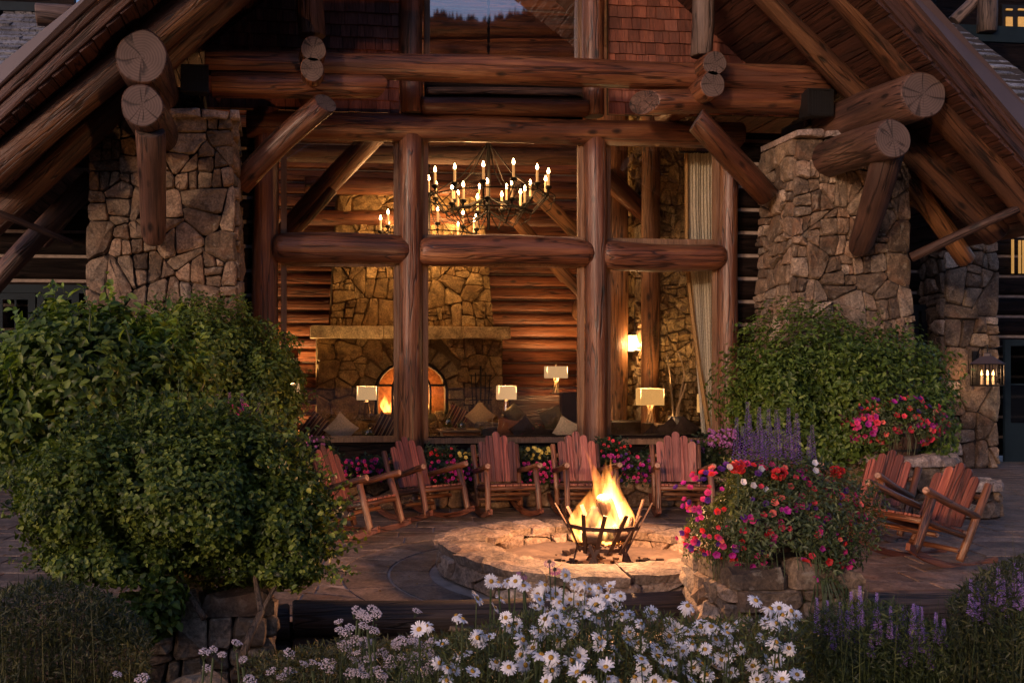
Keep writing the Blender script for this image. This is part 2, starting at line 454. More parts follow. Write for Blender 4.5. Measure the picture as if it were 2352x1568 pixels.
def split_cells(W, H, size, rg, gap, aspect):
    """big irregular fields broken down by slanting joints, like laid rubble"""
    out = []; big = vcells(W, H, size * 1.75, rg, gap, aspect, .35, .12)
    stack = [(P, size * size * aspect * rg.choice([.28, .5, .8, 1.1, 1.6, 2.2])) for P in big]
    while stack:
        P, tgt = stack.pop(); A_ = area(P)
        xs = [p[0] for p in P]; ys = [p[1] for p in P]; w, h = max(xs) - min(xs), max(ys) - min(ys)
        if len(P) < 3 or A_ < (size * .2) ** 2: continue
        if A_ < tgt * 1.35: out.append(P); continue
        k = rg.uniform(.33, .67); a = rg.gauss(0, .10)
        if w > h * 1.15 or (w > h * .8 and rg.random() < .5): nx, ny, px_, py_ = math.cos(a), math.sin(a), min(xs) + w * k, sum(ys) / len(ys)
        else: nx, ny, px_, py_ = math.sin(a), math.cos(a), sum(xs) / len(xs), min(ys) + h * k
        c = nx * px_ + ny * py_
        t2 = size * size * aspect * rg.choice([.22, .4, .7, 1.1, 1.6])
        for Q in (clip(P, nx, ny, c - gap), clip(P, -nx, -ny, -c - gap)):
            if len(Q) >= 3: stack.append((Q, rg.choice([tgt, t2])))
    return out
def stone_mesh(P, f, rg, depth, mat, back=.03, cut=.17, name='stone'):
    # round the corners, roughen the outline
    n = len(P); Q = []
    for k in range(n):
        a, b, c = P[k - 1], P[k], P[(k + 1) % n]
        la = math.hypot(a[0] - b[0], a[1] - b[1]); lc = math.hypot(c[0] - b[0], c[1] - b[1])
        ca, cc = min(.5, cut * rg.uniform(.5, 1.3)), min(.5, cut * rg.uniform(.5, 1.3))
        if la < .012 or lc < .012: Q.append(b); continue
        Q.append((b[0] + (a[0] - b[0]) * ca * .8, b[1] + (a[1] - b[1]) * ca * .8)); Q.append((b[0] + (c[0] - b[0]) * cc * .8, b[1] + (c[1] - b[1]) * cc * .8))
    n = len(Q); cx = sum(q[0] for q in Q) / n; cy = sum(q[1] for q in Q) / n
    size = math.sqrt(sum((q[0] - cx) ** 2 + (q[1] - cy) ** 2 for q in Q) / n)
    if size > .07:
        Q2 = []
        for k in range(n):
            a, b = Q[k], Q[(k + 1) % n]; Q2.append(a)
            if math.hypot(a[0] - b[0], a[1] - b[1]) > size * .55: Q2.append(((a[0] + b[0]) / 2, (a[1] + b[1]) / 2))
        Q = Q2; n = len(Q)
    j = min(size * .06, .009)
    Q = [(q[0] + rg.uniform(-j, j), q[1] + rg.uniform(-j, j)) for q in Q]
    tx, ty = rg.uniform(-.12, .12), rg.uniform(-.12, .12)
    def D(s, t, k): return depth * k + (tx * (s - cx) + ty * (t - cy)) * (1 if k > .3 else 0)
    V = []
    for (s, t) in Q: V.append(f(s, t, -back))
    for (s, t) in Q: V.append(f(s, t, D(s, t, .55)))
    e = .86
    for (s, t) in Q:
        ee = e + rg.uniform(-.05, .05); s2, t2 = cx + (s - cx) * ee, cy + (t - cy) * ee
        V.append(f(s2, t2, D(s2, t2, 1.0) + rg.uniform(-.28, .28) * depth))
    V.append(f(cx + rg.uniform(-.2, .2) * size, cy + rg.uniform(-.2, .2) * size, depth * rg.uniform(.85, 1.45)))
    F = []
    for r_ in range(2):
        for k in range(n):
            k2 = (k + 1) % n; F.append((r_ * n + k, r_ * n + k2, (r_ + 1) * n + k2, (r_ + 1) * n + k))
    for k in range(n): F.append((2 * n + k, 2 * n + (k + 1) % n, 3 * n))
    V = [Vector(v) for v in V]; c = V[-1]
    # outward winding
    nn = (V[2 * n + 1] - c).cross(V[2 * n + 2] - c) if n > 2 else Vector((0, 0, 1))
    ref = Vector(f(cx, cy, 1)) - Vector(f(cx, cy, 0))
    if nn.dot(ref) > 0: pass
    else: F = [tuple(reversed(x)) for x in F]
    V = [v - c for v in V]
    me = mesh_np(name, V, F, mat)
    return me, c
def rubble(parent, f, W, H, size, seed, mat, depth=.05, gap=.012, keep=None, aspect=1.35, drop=.16, name='stone', cut=.17):
    rg = random.Random(seed); out = []
    for P in cells(W, H, size, rg, gap, aspect, drop=drop):
        cx = sum(p[0] for p in P) / len(P); cy = sum(p[1] for p in P) / len(P)
        if keep and not keep(cx, cy): continue
        me, c = stone_mesh(P, f, rg, depth * rg.uniform(.55, 1.35), mat, cut=cut)
        out.append(link(name, me, parent, Matrix.Translation(c)))
    return out
def quadmap(A, B, C, D_):
    """A bottom left, B bottom right, C top right, D top left; returns map, W, H"""
    A, B, C, D_ = map(Vector, (A, B, C, D_)); W = (B - A).length; H = (D_ - A).length
    nrm = (B - A).cross(D_ - A).normalized()
    def f(s, t, d):
        a, b = s / W, t / H
        return (A * (1 - a) + B * a) * (1 - b) + (D_ * (1 - a) + C * a) * b + nrm * d
    return f, W, H

# ------------------------------------------------------------------ foliage
def blob(n, c, r, seed, shell=.30, lump=.16, top=None):
    g = np.random.RandomState(seed)
    d = g.normal(size=(n, 3)); d /= np.linalg.norm(d, axis=1)[:, None]
    ph = g.uniform(0, 6.28, 12); K = g.normal(size=(12, 3)) * np.array([2.2] * 4 + [4.5] * 4 + [8] * 4)[:, None]
    w = np.array([1] * 4 + [.6] * 4 + [.4] * 4)
    s = (np.sin(d @ K.T + ph) * w).sum(1) / 3.0
    rad = (1 + lump * s) * (1 - shell * g.uniform(0, 1, n) ** 1.6)
    p = d * rad[:, None] * np.array(r) + np.array(c)
    nn = d / np.array(r); nn /= np.linalg.norm(nn, axis=1)[:, None]
    return p, nn
def leaves(name, p, nn, size, mat, parent, seed, aspect=.5, up=.35, spread=.8, big=False, kind='stuff', droop=.3, label=None):
    g = np.random.RandomState(seed); n = len(p)
    nrm = nn + np.array([0, 0, up]) + g.normal(size=(n, 3)) * spread * .6; nrm /= np.linalg.norm(nrm, axis=1)[:, None]
    t = nn * .5 + g.normal(size=(n, 3)) + np.array([0, 0, -droop]); t -= nrm * (t * nrm).sum(1)[:, None]; t /= np.linalg.norm(t, axis=1)[:, None]
    b = np.cross(nrm, t); L = (size * g.uniform(.6, 1.25, n))[:, None]; W = L * aspect * g.uniform(.85, 1.15, n)[:, None]
    fold = W * .22
    if big:
        V = np.stack([p, p + t * L * .33 + b * W * .46 + nrm * fold, p + t * L * .7 + b * W * .36 + nrm * fold * .6, p + t * L - nrm * L * .12,
                      p + t * L * .7 - b * W * .36 + nrm * fold * .6, p + t * L * .33 - b * W * .46 + nrm * fold, p + t * L * .5], 1)
        o = np.array([[6, 0, 1], [6, 1, 2], [6, 2, 3], [6, 3, 4], [6, 4, 5], [6, 5, 0]]); k = 7
    else:
        V = np.stack([p, p + t * L * .45 + b * W * .5 + nrm * fold, p + t * L, p + t * L * .45 - b * W * .5 + nrm * fold], 1)
        o = np.array([[0, 1, 2], [0, 2, 3]]); k = 4
    F = (np.arange(n)[:, None, None] * k + o[None]).reshape(-1, 3)
    cl = np.sin(p[:, 0] * 9 + seed) * np.sin(p[:, 2] * 11 + seed * 2) * .5 + np.sin(p[:, 0] * 23 + p[:, 2] * 17) * .3
    tone = np.repeat(np.clip(g.beta(2.0, 2.6, n) + .22 * cl, 0, 1), k)
    me = mesh_np(name, V.reshape(-1, 3), F, mat, tone=tone)
    o_ = link(name, me, parent)
    if kind: o_['kind'] = kind
    if label: o_['label'] = label
    return o_
def blades(name, p, h, mat, parent, seed, w=.008, lean=.35, kind='stuff'):
    """upright grassy leaves from points p"""
    g = np.random.RandomState(seed); n = len(p); h = h * g.uniform(.6, 1.2, n)
    a = g.uniform(0, 6.28, n); dx = np.cos(a) * lean * h * g.uniform(0, 1, n); dy = np.sin(a) * lean * h * g.uniform(0, 1, n)
    a2 = g.uniform(0, 6.28, n); wx, wy = np.cos(a2) * w, np.sin(a2) * w
    z = np.zeros(n)
    V = np.stack([p + np.stack([wx, wy, z], 1), p - np.stack([wx, wy, z], 1),
                  p + np.stack([dx * .4 + wx, dy * .4 + wy, h * .55], 1), p + np.stack([dx * .4 - wx, dy * .4 - wy, h * .55], 1),
                  p + np.stack([dx, dy, h], 1)], 1)
    o = np.array([[0, 1, 3], [0, 3, 2], [2, 3, 4]]); F = (np.arange(n)[:, None, None] * 5 + o[None]).reshape(-1, 3)
    me = mesh_np(name, V.reshape(-1, 3), F, mat, tone=np.repeat(g.uniform(0, 1, n), 5))
    o_ = link(name, me, parent)
    if kind: o_['kind'] = kind
    return o_

# ================================================================== GROUND AND HILLS
M['earth'] = plain('dark_garden_soil', (.016, .011, .008), .95, 0, 3, .5, bstr=.5)
M['joint'] = plain('pale_paving_joint', (.40, .32, .27), .9, 0, 6, .3)
M['paver'] = stone('paving_stone', [(0, (.13, .095, .075)), (.4, (.16, .12, .095)), (.75, (.19, .14, .11)), (1, (.23, .17, .13))], rough=.6, lichen=(.26, .2, .16), bumpd=.006)
M['hill'] = plain('forested_hillside', (.012, .008, .006), .95, 0, .05, .5)
M['tree_far'] = plain('distant_conifer', (.008, .008, .006), .95, 0, .5, .3)

g = MB(); g.box((0, 0, -.6), (2400, 2400, .2))
props(g.build('garden_ground', M['earth']), kind='structure')
YW = 6.95     # line of the timber retaining wall
b = MB(); b.box((2, (YW + 20.1) / 2 + .06, -.219), (44, 20 - YW, .42))
patio = props(b.build('patio', M['joint']), kind='structure')   # mortar bed, top at z = -.02
PC = gr(1358, VP + 1.55 * FPX / 8.62, .25)      # centre of the fire pit
PX, PY = PC.x, PC.y
def prism(poly, z0, z1):
    n = len(poly); V = [(x, y, z0) for x, y in poly] + [(x, y, z1 - .004) for x, y in poly]
    cx = sum(p[0] for p in poly) / n; cy = sum(p[1] for p in poly) / n
    V += [(cx + (x - cx) * .975, cy + (y - cy) * .975, z1) for x, y in poly]
    F = []
    for r_ in range(2):
        for k in range(n): F.append((r_ * n + k, r_ * n + (k + 1) % n, (r_ + 1) * n + (k + 1) % n, (r_ + 1) * n + k))
    F.append(tuple(2 * n + k for k in range(n)))
    return V, F
def paver(poly, dz):
    n = len(poly); cx = sum(p[0] for p in poly) / n; cy = sum(p[1] for p in poly) / n
    V, F = prism([(x - cx, y - cy) for x, y in poly], -.04, dz)
    return mesh_np('paving_stone', V, F, M['paver']), Vector((cx, cy, 0))
prg = random.Random(3); cand = []
for (ra, rb, nseg) in ((1.42, 1.78, 17), (1.79, 2.2, 21)):
    for k in range(nseg):
        a0 = 2 * math.pi * k / nseg + .01; a1 = 2 * math.pi * (k + 1) / nseg - .004
        P = []
        for i in range(4): a = a0 + (a1 - a0) * i / 3; P.append((PX + rb * math.cos(a), PY + rb * math.sin(a)))
        for i in range(4): a = a1 + (a0 - a1) * i / 3; P.append((PX + (ra + .012) * math.cos(a), PY + (ra + .012) * math.sin(a)))
        cand.append(P)
rot = R(-9); cr, sr = math.cos(rot), math.sin(rot)
rowh, y = .42, -12
j = 0
while y < 12:
    h = prg.choice([.30, .42, .36]); x = -14 + prg.uniform(0, .6)
    while x < 16:
        w = prg.uniform(.5, .95)
        gpx = .010
        Q = [(x + gpx, y + gpx), (x + w - gpx, y + gpx), (x + w - gpx, y + h - gpx), (x + gpx, y + h - gpx)]
        Q = [(PX + a * cr - b_ * sr, PY + a * sr + b_ * cr) for a, b_ in Q]
        ins = [math.hypot(a - PX, b_ - PY) < 2.215 for a, b_ in Q]
        if not all(ins):
            if any(ins):
                Q = [(PX + (a - PX) * max(1, 2.215 / max(.01, math.hypot(a - PX, b_ - PY))), PY + (b_ - PY) * max(1, 2.215 / max(.01, math.hypot(a - PX, b_ - PY)))) for a, b_ in Q]
            cxx = sum(q[0] for q in Q) / 4; cyy = sum(q[1] for q in Q) / 4
            if YW + .1 < cyy < 19.5 and -8 < cxx < 15: cand.append(Q)
        x += w
    y += h
def vis(P):
    cx = sum(q[0] for q in P) / len(P); cy = sum(q[1] for q in P) / len(P)
    if cy < 1: return 99
    # rough picture position
    d = cx * ST + cy * CT; u = UP + FPX * (cx * CT - cy * ST) / d
    return (0 if -60 < u < 2420 else 50) + d
cand.sort(key=vis)
near = cand[:290]; far = [c for c in cand[290:] if True]
for P in near:
    me, c = paver(P, prg.uniform(-.002, .003)); link('paving_stone', me, patio, Matrix.Translation(c))
mb = MB()
for P in far:
    V, F = prism(P, -.04, prg.uniform(-.002, .003)); mb.add(V, F)
o = mb.build('far_paving', M['paver'], patio); o['kind'] = 'stuff'

# the hillside across the valley, behind the camera: the upper window mirrors it
V = []; F = []; nx, ny = 60, 8
for j in range(ny + 1):
    for i in range(nx + 1):
        x = -150 + 1500 * i / nx; t = j / ny
        hgt = 378 + x * .09 + 9 * math.sin(x * .015 + 1) + 5 * math.sin(x * .05)
        V.append((x, -90 - 950 * t - 20 * math.sin(x * .02), -1 + hgt * t ** 1.3 + 5 * math.sin(x * .06 + j) * t * (1 - t)))
for j in range(ny):
    for i in range(nx): a = j * (nx + 1) + i; F.append((a, a + 1, a + nx + 2, a + nx + 1))
M['hill'].node_tree.nodes['Principled BSDF'].inputs['Specular IOR Level'].default_value = 0; M['tree_far'].node_tree.nodes['Principled BSDF'].inputs['Specular IOR Level'].default_value = 0
hill = link('hillside', mesh_np('hillside', V, F, M['hill'], smooth=True)); props(hill, kind='structure')
mb = MB(); hr = random.Random(5)
for k in range(1500):
    i = hr.uniform(0, nx - .01); j = hr.choice([ny, ny, ny, hr.uniform(5, ny)]); i0 = int(i); j0 = int(min(j, ny))
    p = V[j0 * (nx + 1) + i0]; q = V[j0 * (nx + 1) + i0 + 1]; f_ = i - i0
    x, y, z = [p[c] * (1 - f_) + q[c] * f_ for c in range(3)]; hh = hr.uniform(4, 10)
    mb.lathe([(hh * .2, -.5), (hh * .13, hh * .4), (0.0, hh)], (x, y, z), 6)
o = mb.build('hillside_trees', M['tree_far']); props(o, 'dark line of distant conifers along the hillside mirrored in the upper window', 'trees', kind='stuff')
# ================================================================== THE LODGE
lodge = thing('lodge', 'log and stone mountain lodge with big gabled window wall behind the fire pit', 'building', (4, 14.5, 0))
YF = 14.4
def vlog(u, v0, v1, Y, r, **k):
    a, b = at(u, v1, Y), at(u, v0, Y); return log('log_post', (a.x, Y, max(a.z, 0)), (a.x, Y, b.z), r, parent=lodge, **k)
def blog(name, a, b, r, r1=None, **k):
    return log(name, at(a[0], a[1], a[2]), at(b[0], b[1], b[2]), r, r1, parent=lodge, **k)
# posts of the window wall
vlog(612, 250, 1400, YF, .185, n=22); vlog(945, 312, 1400, YF, .185, n=22)
vlog(1365, 315, 1400, YF, .17, n=22); vlog(1676, 340, 1400, YF, .155, n=22)
# upper posts above the header
vlog(948, -60, 262, YF - .02, .175); vlog(1363, -60, 268, YF - .02, .165)
vlog(717, -80, 85, 13.45, .19, m=M['logdark']); vlog(1611, -80, 130, 13.45, .155, m=M['loggrey'])
# horizontal logs
blog('log_beam', (472, 144, 13.45), (1905, 190, 13.45), .175, .205, m=M['log'], n=24)          # upper tie beam
blog('log_beam', (566, 286, YF - .05), (1700, 312, YF - .05), .20, .20, n=24)          # window header
blog('log_beam', (966, 243, YF - .12), (1352, 250, YF - .12), .13, .125, round0=.05, round1=.05)
blog('log_beam', (486, 194, 13.42), (866, 199, 13.42), .17, .165, cut1=-.9, em=M['logdark'])
blog('log_beam', (1480, 234, 13.42), (1890, 238, 13.42), .185, .20, cut0=-.9, em=M['logdark'])
blog('log_beam', (980, 210, YF + .1), (1350, 214, YF + .1), .06, m=M['logdark'])
# middle rail, three saddle ended logs
blog('log_rail', (628, 570, YF - .04), (941, 575, YF - .04), .208, .214, round0=.12, round1=.18, n=24)
blog('log_rail', (962, 578, YF - .04), (1360, 582, YF - .04), .212, .208, round0=.16, round1=.16, n=24)
blog('log_rail', (1380, 585, YF - .04), (1662, 588, YF - .04), .212, .202, round0=.14, round1=.14, n=24)
# paired log ends standing on the tie beam
for (u1, v1, r) in ((721, 112, .178), (717, 159, .168), (1643, 145, .178), (1638, 193, .178)):
    a = at(u1, v1, 12.95); log('log_end', a, (a.x, 14.7, a.z), r, parent=lodge, n=24)
# purlins carrying the roof over the stone columns (front end face towards the court)
PUR = [(325, 132, .305), (327, 241, .252), (2121, 216, .305), (2052, 320, .245)]
for (u1, v1, r) in PUR:
    a = at(u1, v1, 11.7); log('purlin', (a.x, 11.7, a.z), (a.x, 14.6, a.z), r, r * 1.04, parent=lodge, n=28, m=M['logdark'], cham=.02)
# struts from the lower purlins back to the columns
a = at(345, 300, 12.0); b_ = at(349, 555, 12.95); log('strut', (a.x, 12.0, a.z), (b_.x + .02, 12.95, b_.z), .185, .17, parent=lodge, m=M['logdark'], round1=.16, n=20)
a = at(2040, 350, 12.0); b_ = at(1972, 580, 13.02); log('strut', (a.x, 12.0, a.z), (b_.x, 13.02, b_.z), .185, .165, parent=lodge, m=M['logdark'], round1=.16, n=20)
# knee braces beside the windows
blog('knee_brace', (552, 425, 13.6), (748, 236, 13.1), .165, .16, n=20, m=M['log'], cut1=.5)
blog('knee_brace', (1762, 452, 13.6), (1600, 275, 13.1), .165, .16, n=20, m=M['log'], cut1=.5)
# rafters (left and right pairs) and the lower struts
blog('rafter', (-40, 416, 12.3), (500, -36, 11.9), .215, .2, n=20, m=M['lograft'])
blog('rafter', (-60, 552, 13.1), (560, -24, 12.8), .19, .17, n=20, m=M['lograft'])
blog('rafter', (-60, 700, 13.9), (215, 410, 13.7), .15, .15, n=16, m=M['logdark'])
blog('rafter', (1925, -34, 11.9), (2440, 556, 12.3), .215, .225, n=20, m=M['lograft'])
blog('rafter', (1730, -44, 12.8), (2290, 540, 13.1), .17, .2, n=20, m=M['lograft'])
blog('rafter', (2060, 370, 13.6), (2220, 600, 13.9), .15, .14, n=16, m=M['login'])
blog('brace', (-20, 483, 12.6), (165, 557, 13.2), .05, .045, m=M['logdark'], n=12)
blog('brace', (2092, 592, 13.0), (2340, 478, 12.2), .07, .06, m=M['logdark'], n=12)
blog('brace', (100, 560, 15.0), (215, 420, 14.4), .09, .09, m=M['logdark'], n=12)

# roof edge boards
def strip(name, tl, tr, br, bl, Y0, Y1, th, m):
    """long board lying between two measured edges, Y0 at its left end, Y1 at its right"""
    P = [at(bl[0], bl[1], Y0), at(br[0], br[1], Y1), at(tr[0], tr[1], Y1), at(tl[0], tl[1], Y0)]
    back = Vector((0, th, 0)); b = MB()
    d = (P[1] - P[0]); L = d.length; d.normalize(); q = Matrix((d, Vector((0, 1, 0)).cross(d) * -1, Vector((0, 1, 0)))).transposed()
    up = (P[3] - P[0]) - d * (P[3] - P[0]).dot(d); up.normalize(); nn = d.cross(up)
    Mx = Matrix.Translation(P[0]) @ Matrix((d, up, nn)).transposed().to_4x4(); Mi = Mx.inverted()
    W = [Mi @ p for p in P] + [Mi @ (p + back) for p in P]
    b.add(W, [(0, 1, 2, 3), (7, 6, 5, 4), (4, 5, 1, 0), (3, 2, 6, 7), (0, 3, 7, 4), (1, 5, 6, 2)])
    return b.build(name, m, lodge, mat=Mx)
def ext(p0, p1, t): return (p0[0] + (p1[0] - p0[0]) * t, p0[1] + (p1[1] - p0[1]) * t)
def eave(lines, Ya, Yb, flip):
    mats = [M['flash'], M['fascia'], M['fascia']]; names = ['metal_flashing', 'fascia_board', 'fascia_board']
    for i in range(3):
        A0, A1 = lines[i]; B0, B1 = lines[i + 1]
        tl, tr = ext(A0, A1, -.3), ext(A0, A1, 1.3); bl, br = ext(B0, B1, -.3), ext(B0, B1, 1.3)
        off = [0, .05, .10][i]; ya, yb = Ya - .3 * (Yb - Ya), Yb + .3 * (Yb - Ya)
        strip(names[i], tl, tr, br, bl, ya + off, yb + off, .06, mats[i])
eave([((0, 148), (184, 0)), ((0, 197), (218, 0)), ((0, 233), (256, 0)), ((0, 277), (301, 0))], 11.7, 11.3, 0)
eave([((2137, 0), (2351, 235)), ((2100, 0), (2351, 296)), ((2076, 0), (2351, 322)), ((2028, 0), (2351, 367))], 11.3, 11.7, 1)
# the roof slab above and the soffit boards below it, board by board, running front to back
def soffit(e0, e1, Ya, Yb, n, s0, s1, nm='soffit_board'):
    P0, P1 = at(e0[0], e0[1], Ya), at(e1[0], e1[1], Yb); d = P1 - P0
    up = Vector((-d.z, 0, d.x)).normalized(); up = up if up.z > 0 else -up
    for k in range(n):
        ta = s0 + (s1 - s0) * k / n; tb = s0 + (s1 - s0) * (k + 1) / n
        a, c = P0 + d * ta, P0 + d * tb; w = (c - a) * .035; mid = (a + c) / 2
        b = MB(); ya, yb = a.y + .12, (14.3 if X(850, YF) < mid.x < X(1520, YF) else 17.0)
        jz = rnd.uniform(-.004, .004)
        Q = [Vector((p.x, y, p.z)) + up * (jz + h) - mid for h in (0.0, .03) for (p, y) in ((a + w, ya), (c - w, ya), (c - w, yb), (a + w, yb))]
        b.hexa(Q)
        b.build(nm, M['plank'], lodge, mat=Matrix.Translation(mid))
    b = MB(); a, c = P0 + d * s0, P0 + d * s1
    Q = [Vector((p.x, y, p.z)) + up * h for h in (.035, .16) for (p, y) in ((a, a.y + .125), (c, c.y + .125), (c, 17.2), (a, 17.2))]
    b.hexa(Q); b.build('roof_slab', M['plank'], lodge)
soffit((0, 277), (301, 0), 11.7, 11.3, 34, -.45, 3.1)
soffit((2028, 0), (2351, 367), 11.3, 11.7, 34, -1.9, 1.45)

# wall of cedar shingles above the header, between the posts
def shingles(u0, u1, v0, v1, Y, seed, rowh=.185):
    A, B = at(u0, v1, Y), at(u1, v0, Y); rg = random.Random(seed)
    bb = MB(); bb.box(((A.x + B.x) / 2, Y + .05, (A.z + B.z) / 2), (B.x - A.x, .05, B.z - A.z))
    wall = bb.build('shingle_wall', M['mortar'], lodge)
    z = A.z
    while z < B.z:
        x = A.x
        while x < B.x - .03:
            w = min(rg.choice([.10, .14, .18, .22]) * rg.uniform(.9, 1.1), B.x - x)
            if B.x - x - w < .05: w = B.x - x
            h = min(rowh, B.z - z) + .01; b = MB(); p = rg.uniform(0, .006); g2 = .004
            b.hexa([Vector(q) for q in ((g2, -.028 - p, 0), (w - g2, -.028 - p, 0), (w - g2, .02, 0), (g2, .02, 0), (g2, -.006, h), (w - g2, -.006, h), (w - g2, .02, h), (g2, .02, h))])
            b.build('shingle', M['shingle'], wall, mat=Matrix.Translation((x, Y, z + rg.uniform(-.006, .006))))
            x += w
        z += rowh
shingles(470, 917, -30, 248, YF + .05, 1)
shingles(1397, 1600, -30, 262, YF + .05, 2)
shingles(1600, 1930, -30, 262, YF + .05, 3)
b = MB(); A, B = at(975, 275, YF + .16), at(1337, 138, YF + .16)
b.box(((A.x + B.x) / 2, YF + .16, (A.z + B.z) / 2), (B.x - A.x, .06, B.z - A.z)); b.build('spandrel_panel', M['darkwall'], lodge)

# windows: frame and pane
def window(u0, u1, v0, v1, Y=YF + .08, glass='glass', fw=.07):
    A, B = at(u0, v1, Y), at(u1, v0, Y); w = B.x - A.x; h = B.z - A.z; c = Vector(((A.x + B.x) / 2, Y, (A.z + B.z) / 2))
    f = MB()
    f.box((0, 0, h / 2 - fw / 2), (w, .12, fw)); f.box((0, 0, -h / 2 + fw / 2), (w, .12, fw))
    f.box((-w / 2 + fw / 2, .004, 0), (fw, .112, h - 2 * fw)); f.box((w / 2 - fw / 2, .004, 0), (fw, .112, h - 2 * fw))
    s = .018
    for (x, z, dx, dz) in ((0, h / 2 - fw - s / 2, w - 2 * fw, s), (0, -h / 2 + fw + s / 2, w - 2 * fw, s), (-w / 2 + fw + s / 2, 0, s, h - 2 * fw - 2 * s), (w / 2 - fw - s / 2, 0, s, h - 2 * fw - 2 * s)):
        f.box((x, .01, z), (dx, .06, dz))
    fr = f.build('window_frame', M['frame'], lodge, mat=Matrix.Translation(c))
    p = MB(); x, z = w / 2 - fw, h / 2 - fw
    p.box((0, .02, 0), (2 * x, .008, 2 * z)); p.build('pane', M[glass], fr, mat=Matrix.Translation(c))
window(645, 918, 312, 548); window(970, 1340, 316, 552); window(1389, 1650, 322, 560)
window(645, 918, 600, 1016); window(970, 1340, 602, 1018); window(1389, 1650, 608, 1020)
for (v_, r_) in ((118, .24), (62, .22)):
    blog('upper_interior_log', (700, v_, 19.5), (1600, v_ + 3, 19.5), r_, m=M['log'])
window(974, 1340, -40, 150, YF + .12, 'glasshi')
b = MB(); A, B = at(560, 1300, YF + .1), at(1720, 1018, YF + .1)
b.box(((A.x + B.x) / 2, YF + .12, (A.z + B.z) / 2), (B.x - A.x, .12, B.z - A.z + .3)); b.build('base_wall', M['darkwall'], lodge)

# stacked log walls with pale chinking
def logwall(x0, x1, Y, z0, z1, course=.36, chink=.055, name='stacked_log_wall', vis0=0):
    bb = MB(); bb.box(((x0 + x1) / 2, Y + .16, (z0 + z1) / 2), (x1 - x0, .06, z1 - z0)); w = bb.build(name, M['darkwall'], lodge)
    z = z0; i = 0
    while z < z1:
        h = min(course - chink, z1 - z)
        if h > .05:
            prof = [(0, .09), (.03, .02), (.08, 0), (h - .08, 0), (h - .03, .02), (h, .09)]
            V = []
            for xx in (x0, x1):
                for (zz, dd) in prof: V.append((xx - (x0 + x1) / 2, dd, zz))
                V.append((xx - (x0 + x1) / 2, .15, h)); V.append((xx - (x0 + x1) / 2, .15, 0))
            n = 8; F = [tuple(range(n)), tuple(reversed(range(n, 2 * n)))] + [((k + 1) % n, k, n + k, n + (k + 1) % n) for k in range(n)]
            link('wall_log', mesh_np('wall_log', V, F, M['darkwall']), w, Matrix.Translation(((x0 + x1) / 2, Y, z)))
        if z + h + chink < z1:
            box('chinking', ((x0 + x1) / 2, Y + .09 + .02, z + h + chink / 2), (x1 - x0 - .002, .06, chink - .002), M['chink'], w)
        z += course; i += 1
logwall(X(520, YF + .1), X(598, YF + .1), YF + .1, .06, 5.4)
logwall(X(1690, YF + .1), X(1800, YF + .1), YF + .1, .02, 5.5)
logwall(X(2050, 17.2), X(2200, 17.2), 17.2, .1, 7.5, .40)
logwall(X(2270, 17.9), X(2600, 17.9), 17.9, .1, 5.9, .40)
logwall(X(-200, 17.2), X(230, 17.2), 17.2, .0, 6.6, .42)
box('porch_ceiling', (X(0, 15.8), 15.8, 4.75), (6, 2.9, .12), M['plank'], lodge)

# the two great stone columns
def column(fx, sx, seed, cap):
    """fx: front face corners bl br tr tl ; sx: side face corners, all world points"""
    c = fx[0]; base = MB()
    tl, tr, br, bl = fx[3], fx[2], fx[1], fx[0]; D = 1.0
    ins = .02
    P = [bl + Vector((ins, ins, 0)), br + Vector((-ins, ins, 0)), br + Vector((-ins, D, 0)), bl + Vector((ins, D, 0)), tl + Vector((ins, ins, 0)), tr + Vector((-ins, ins, 0)), tr + Vector((-ins, D, 0)), tl + Vector((ins, D, 0))]
    base.hexa(P); colu = base.build('stone_column', M['mortar'], lodge)
    f, W, H = quadmap(*fx); rubble(colu, f, W, H, .26, seed, M['stone'], .06, keep=lambda s, t: t > .9, gap=.0055)
    f, W, H = quadmap(*sx); rubble(colu, f, W, H, .27, seed + 1, M['stone'], .05, keep=lambda s, t: t > .9, aspect=1.1, gap=.0055)
    # cap slabs
    rg = random.Random(seed + 5); x = tl.x - .08
    while x < tr.x + .02:
        w = rg.uniform(.35, .6); w = min(w, tr.x + .1 - x)
        f, W, H = quadmap((x + .01, tl.y - .10, tl.z), (x + w - .01, tl.y - .10, tl.z), (x + w - .01, tl.y - .10, tl.z + rg.uniform(.09, .12)), (x + .01, tl.y - .10, tl.z + rg.uniform(.09, .12)))
        me, cc = stone_mesh([(0, 0), (W, 0), (W, H), (0, H)], f, rg, .04, M['slab'], back=1.0, cut=.12); link('cap_slab', me, colu, Matrix.Translation(cc)); x += w
    return colu
YC = 13.2
L_ = dict(bl=at(183, 1155, YC), br=at(558, 1155, YC), tr=at(535, 268, YC), tl=at(208, 268, YC))
for k in ('bl', 'br'): L_[k].z = 0
back = Vector((0, .95, 0))
column((L_['bl'], L_['br'], L_['tr'], L_['tl']), (L_['br'], L_['br'] + back, L_['tr'] + back, L_['tr']), 21, 0)
R_ = dict(bl=at(1796, 1155, YC), br=at(2112, 1155, YC), tr=at(2080, 318, YC), tl=at(1828, 318, YC))
for k in ('bl', 'br'): R_[k].z = 0
column((R_['bl'], R_['br'], R_['tr'], R_['tl']), (R_['bl'] + back, R_['bl'], R_['tl'], R_['tl'] + back), 35, 0)
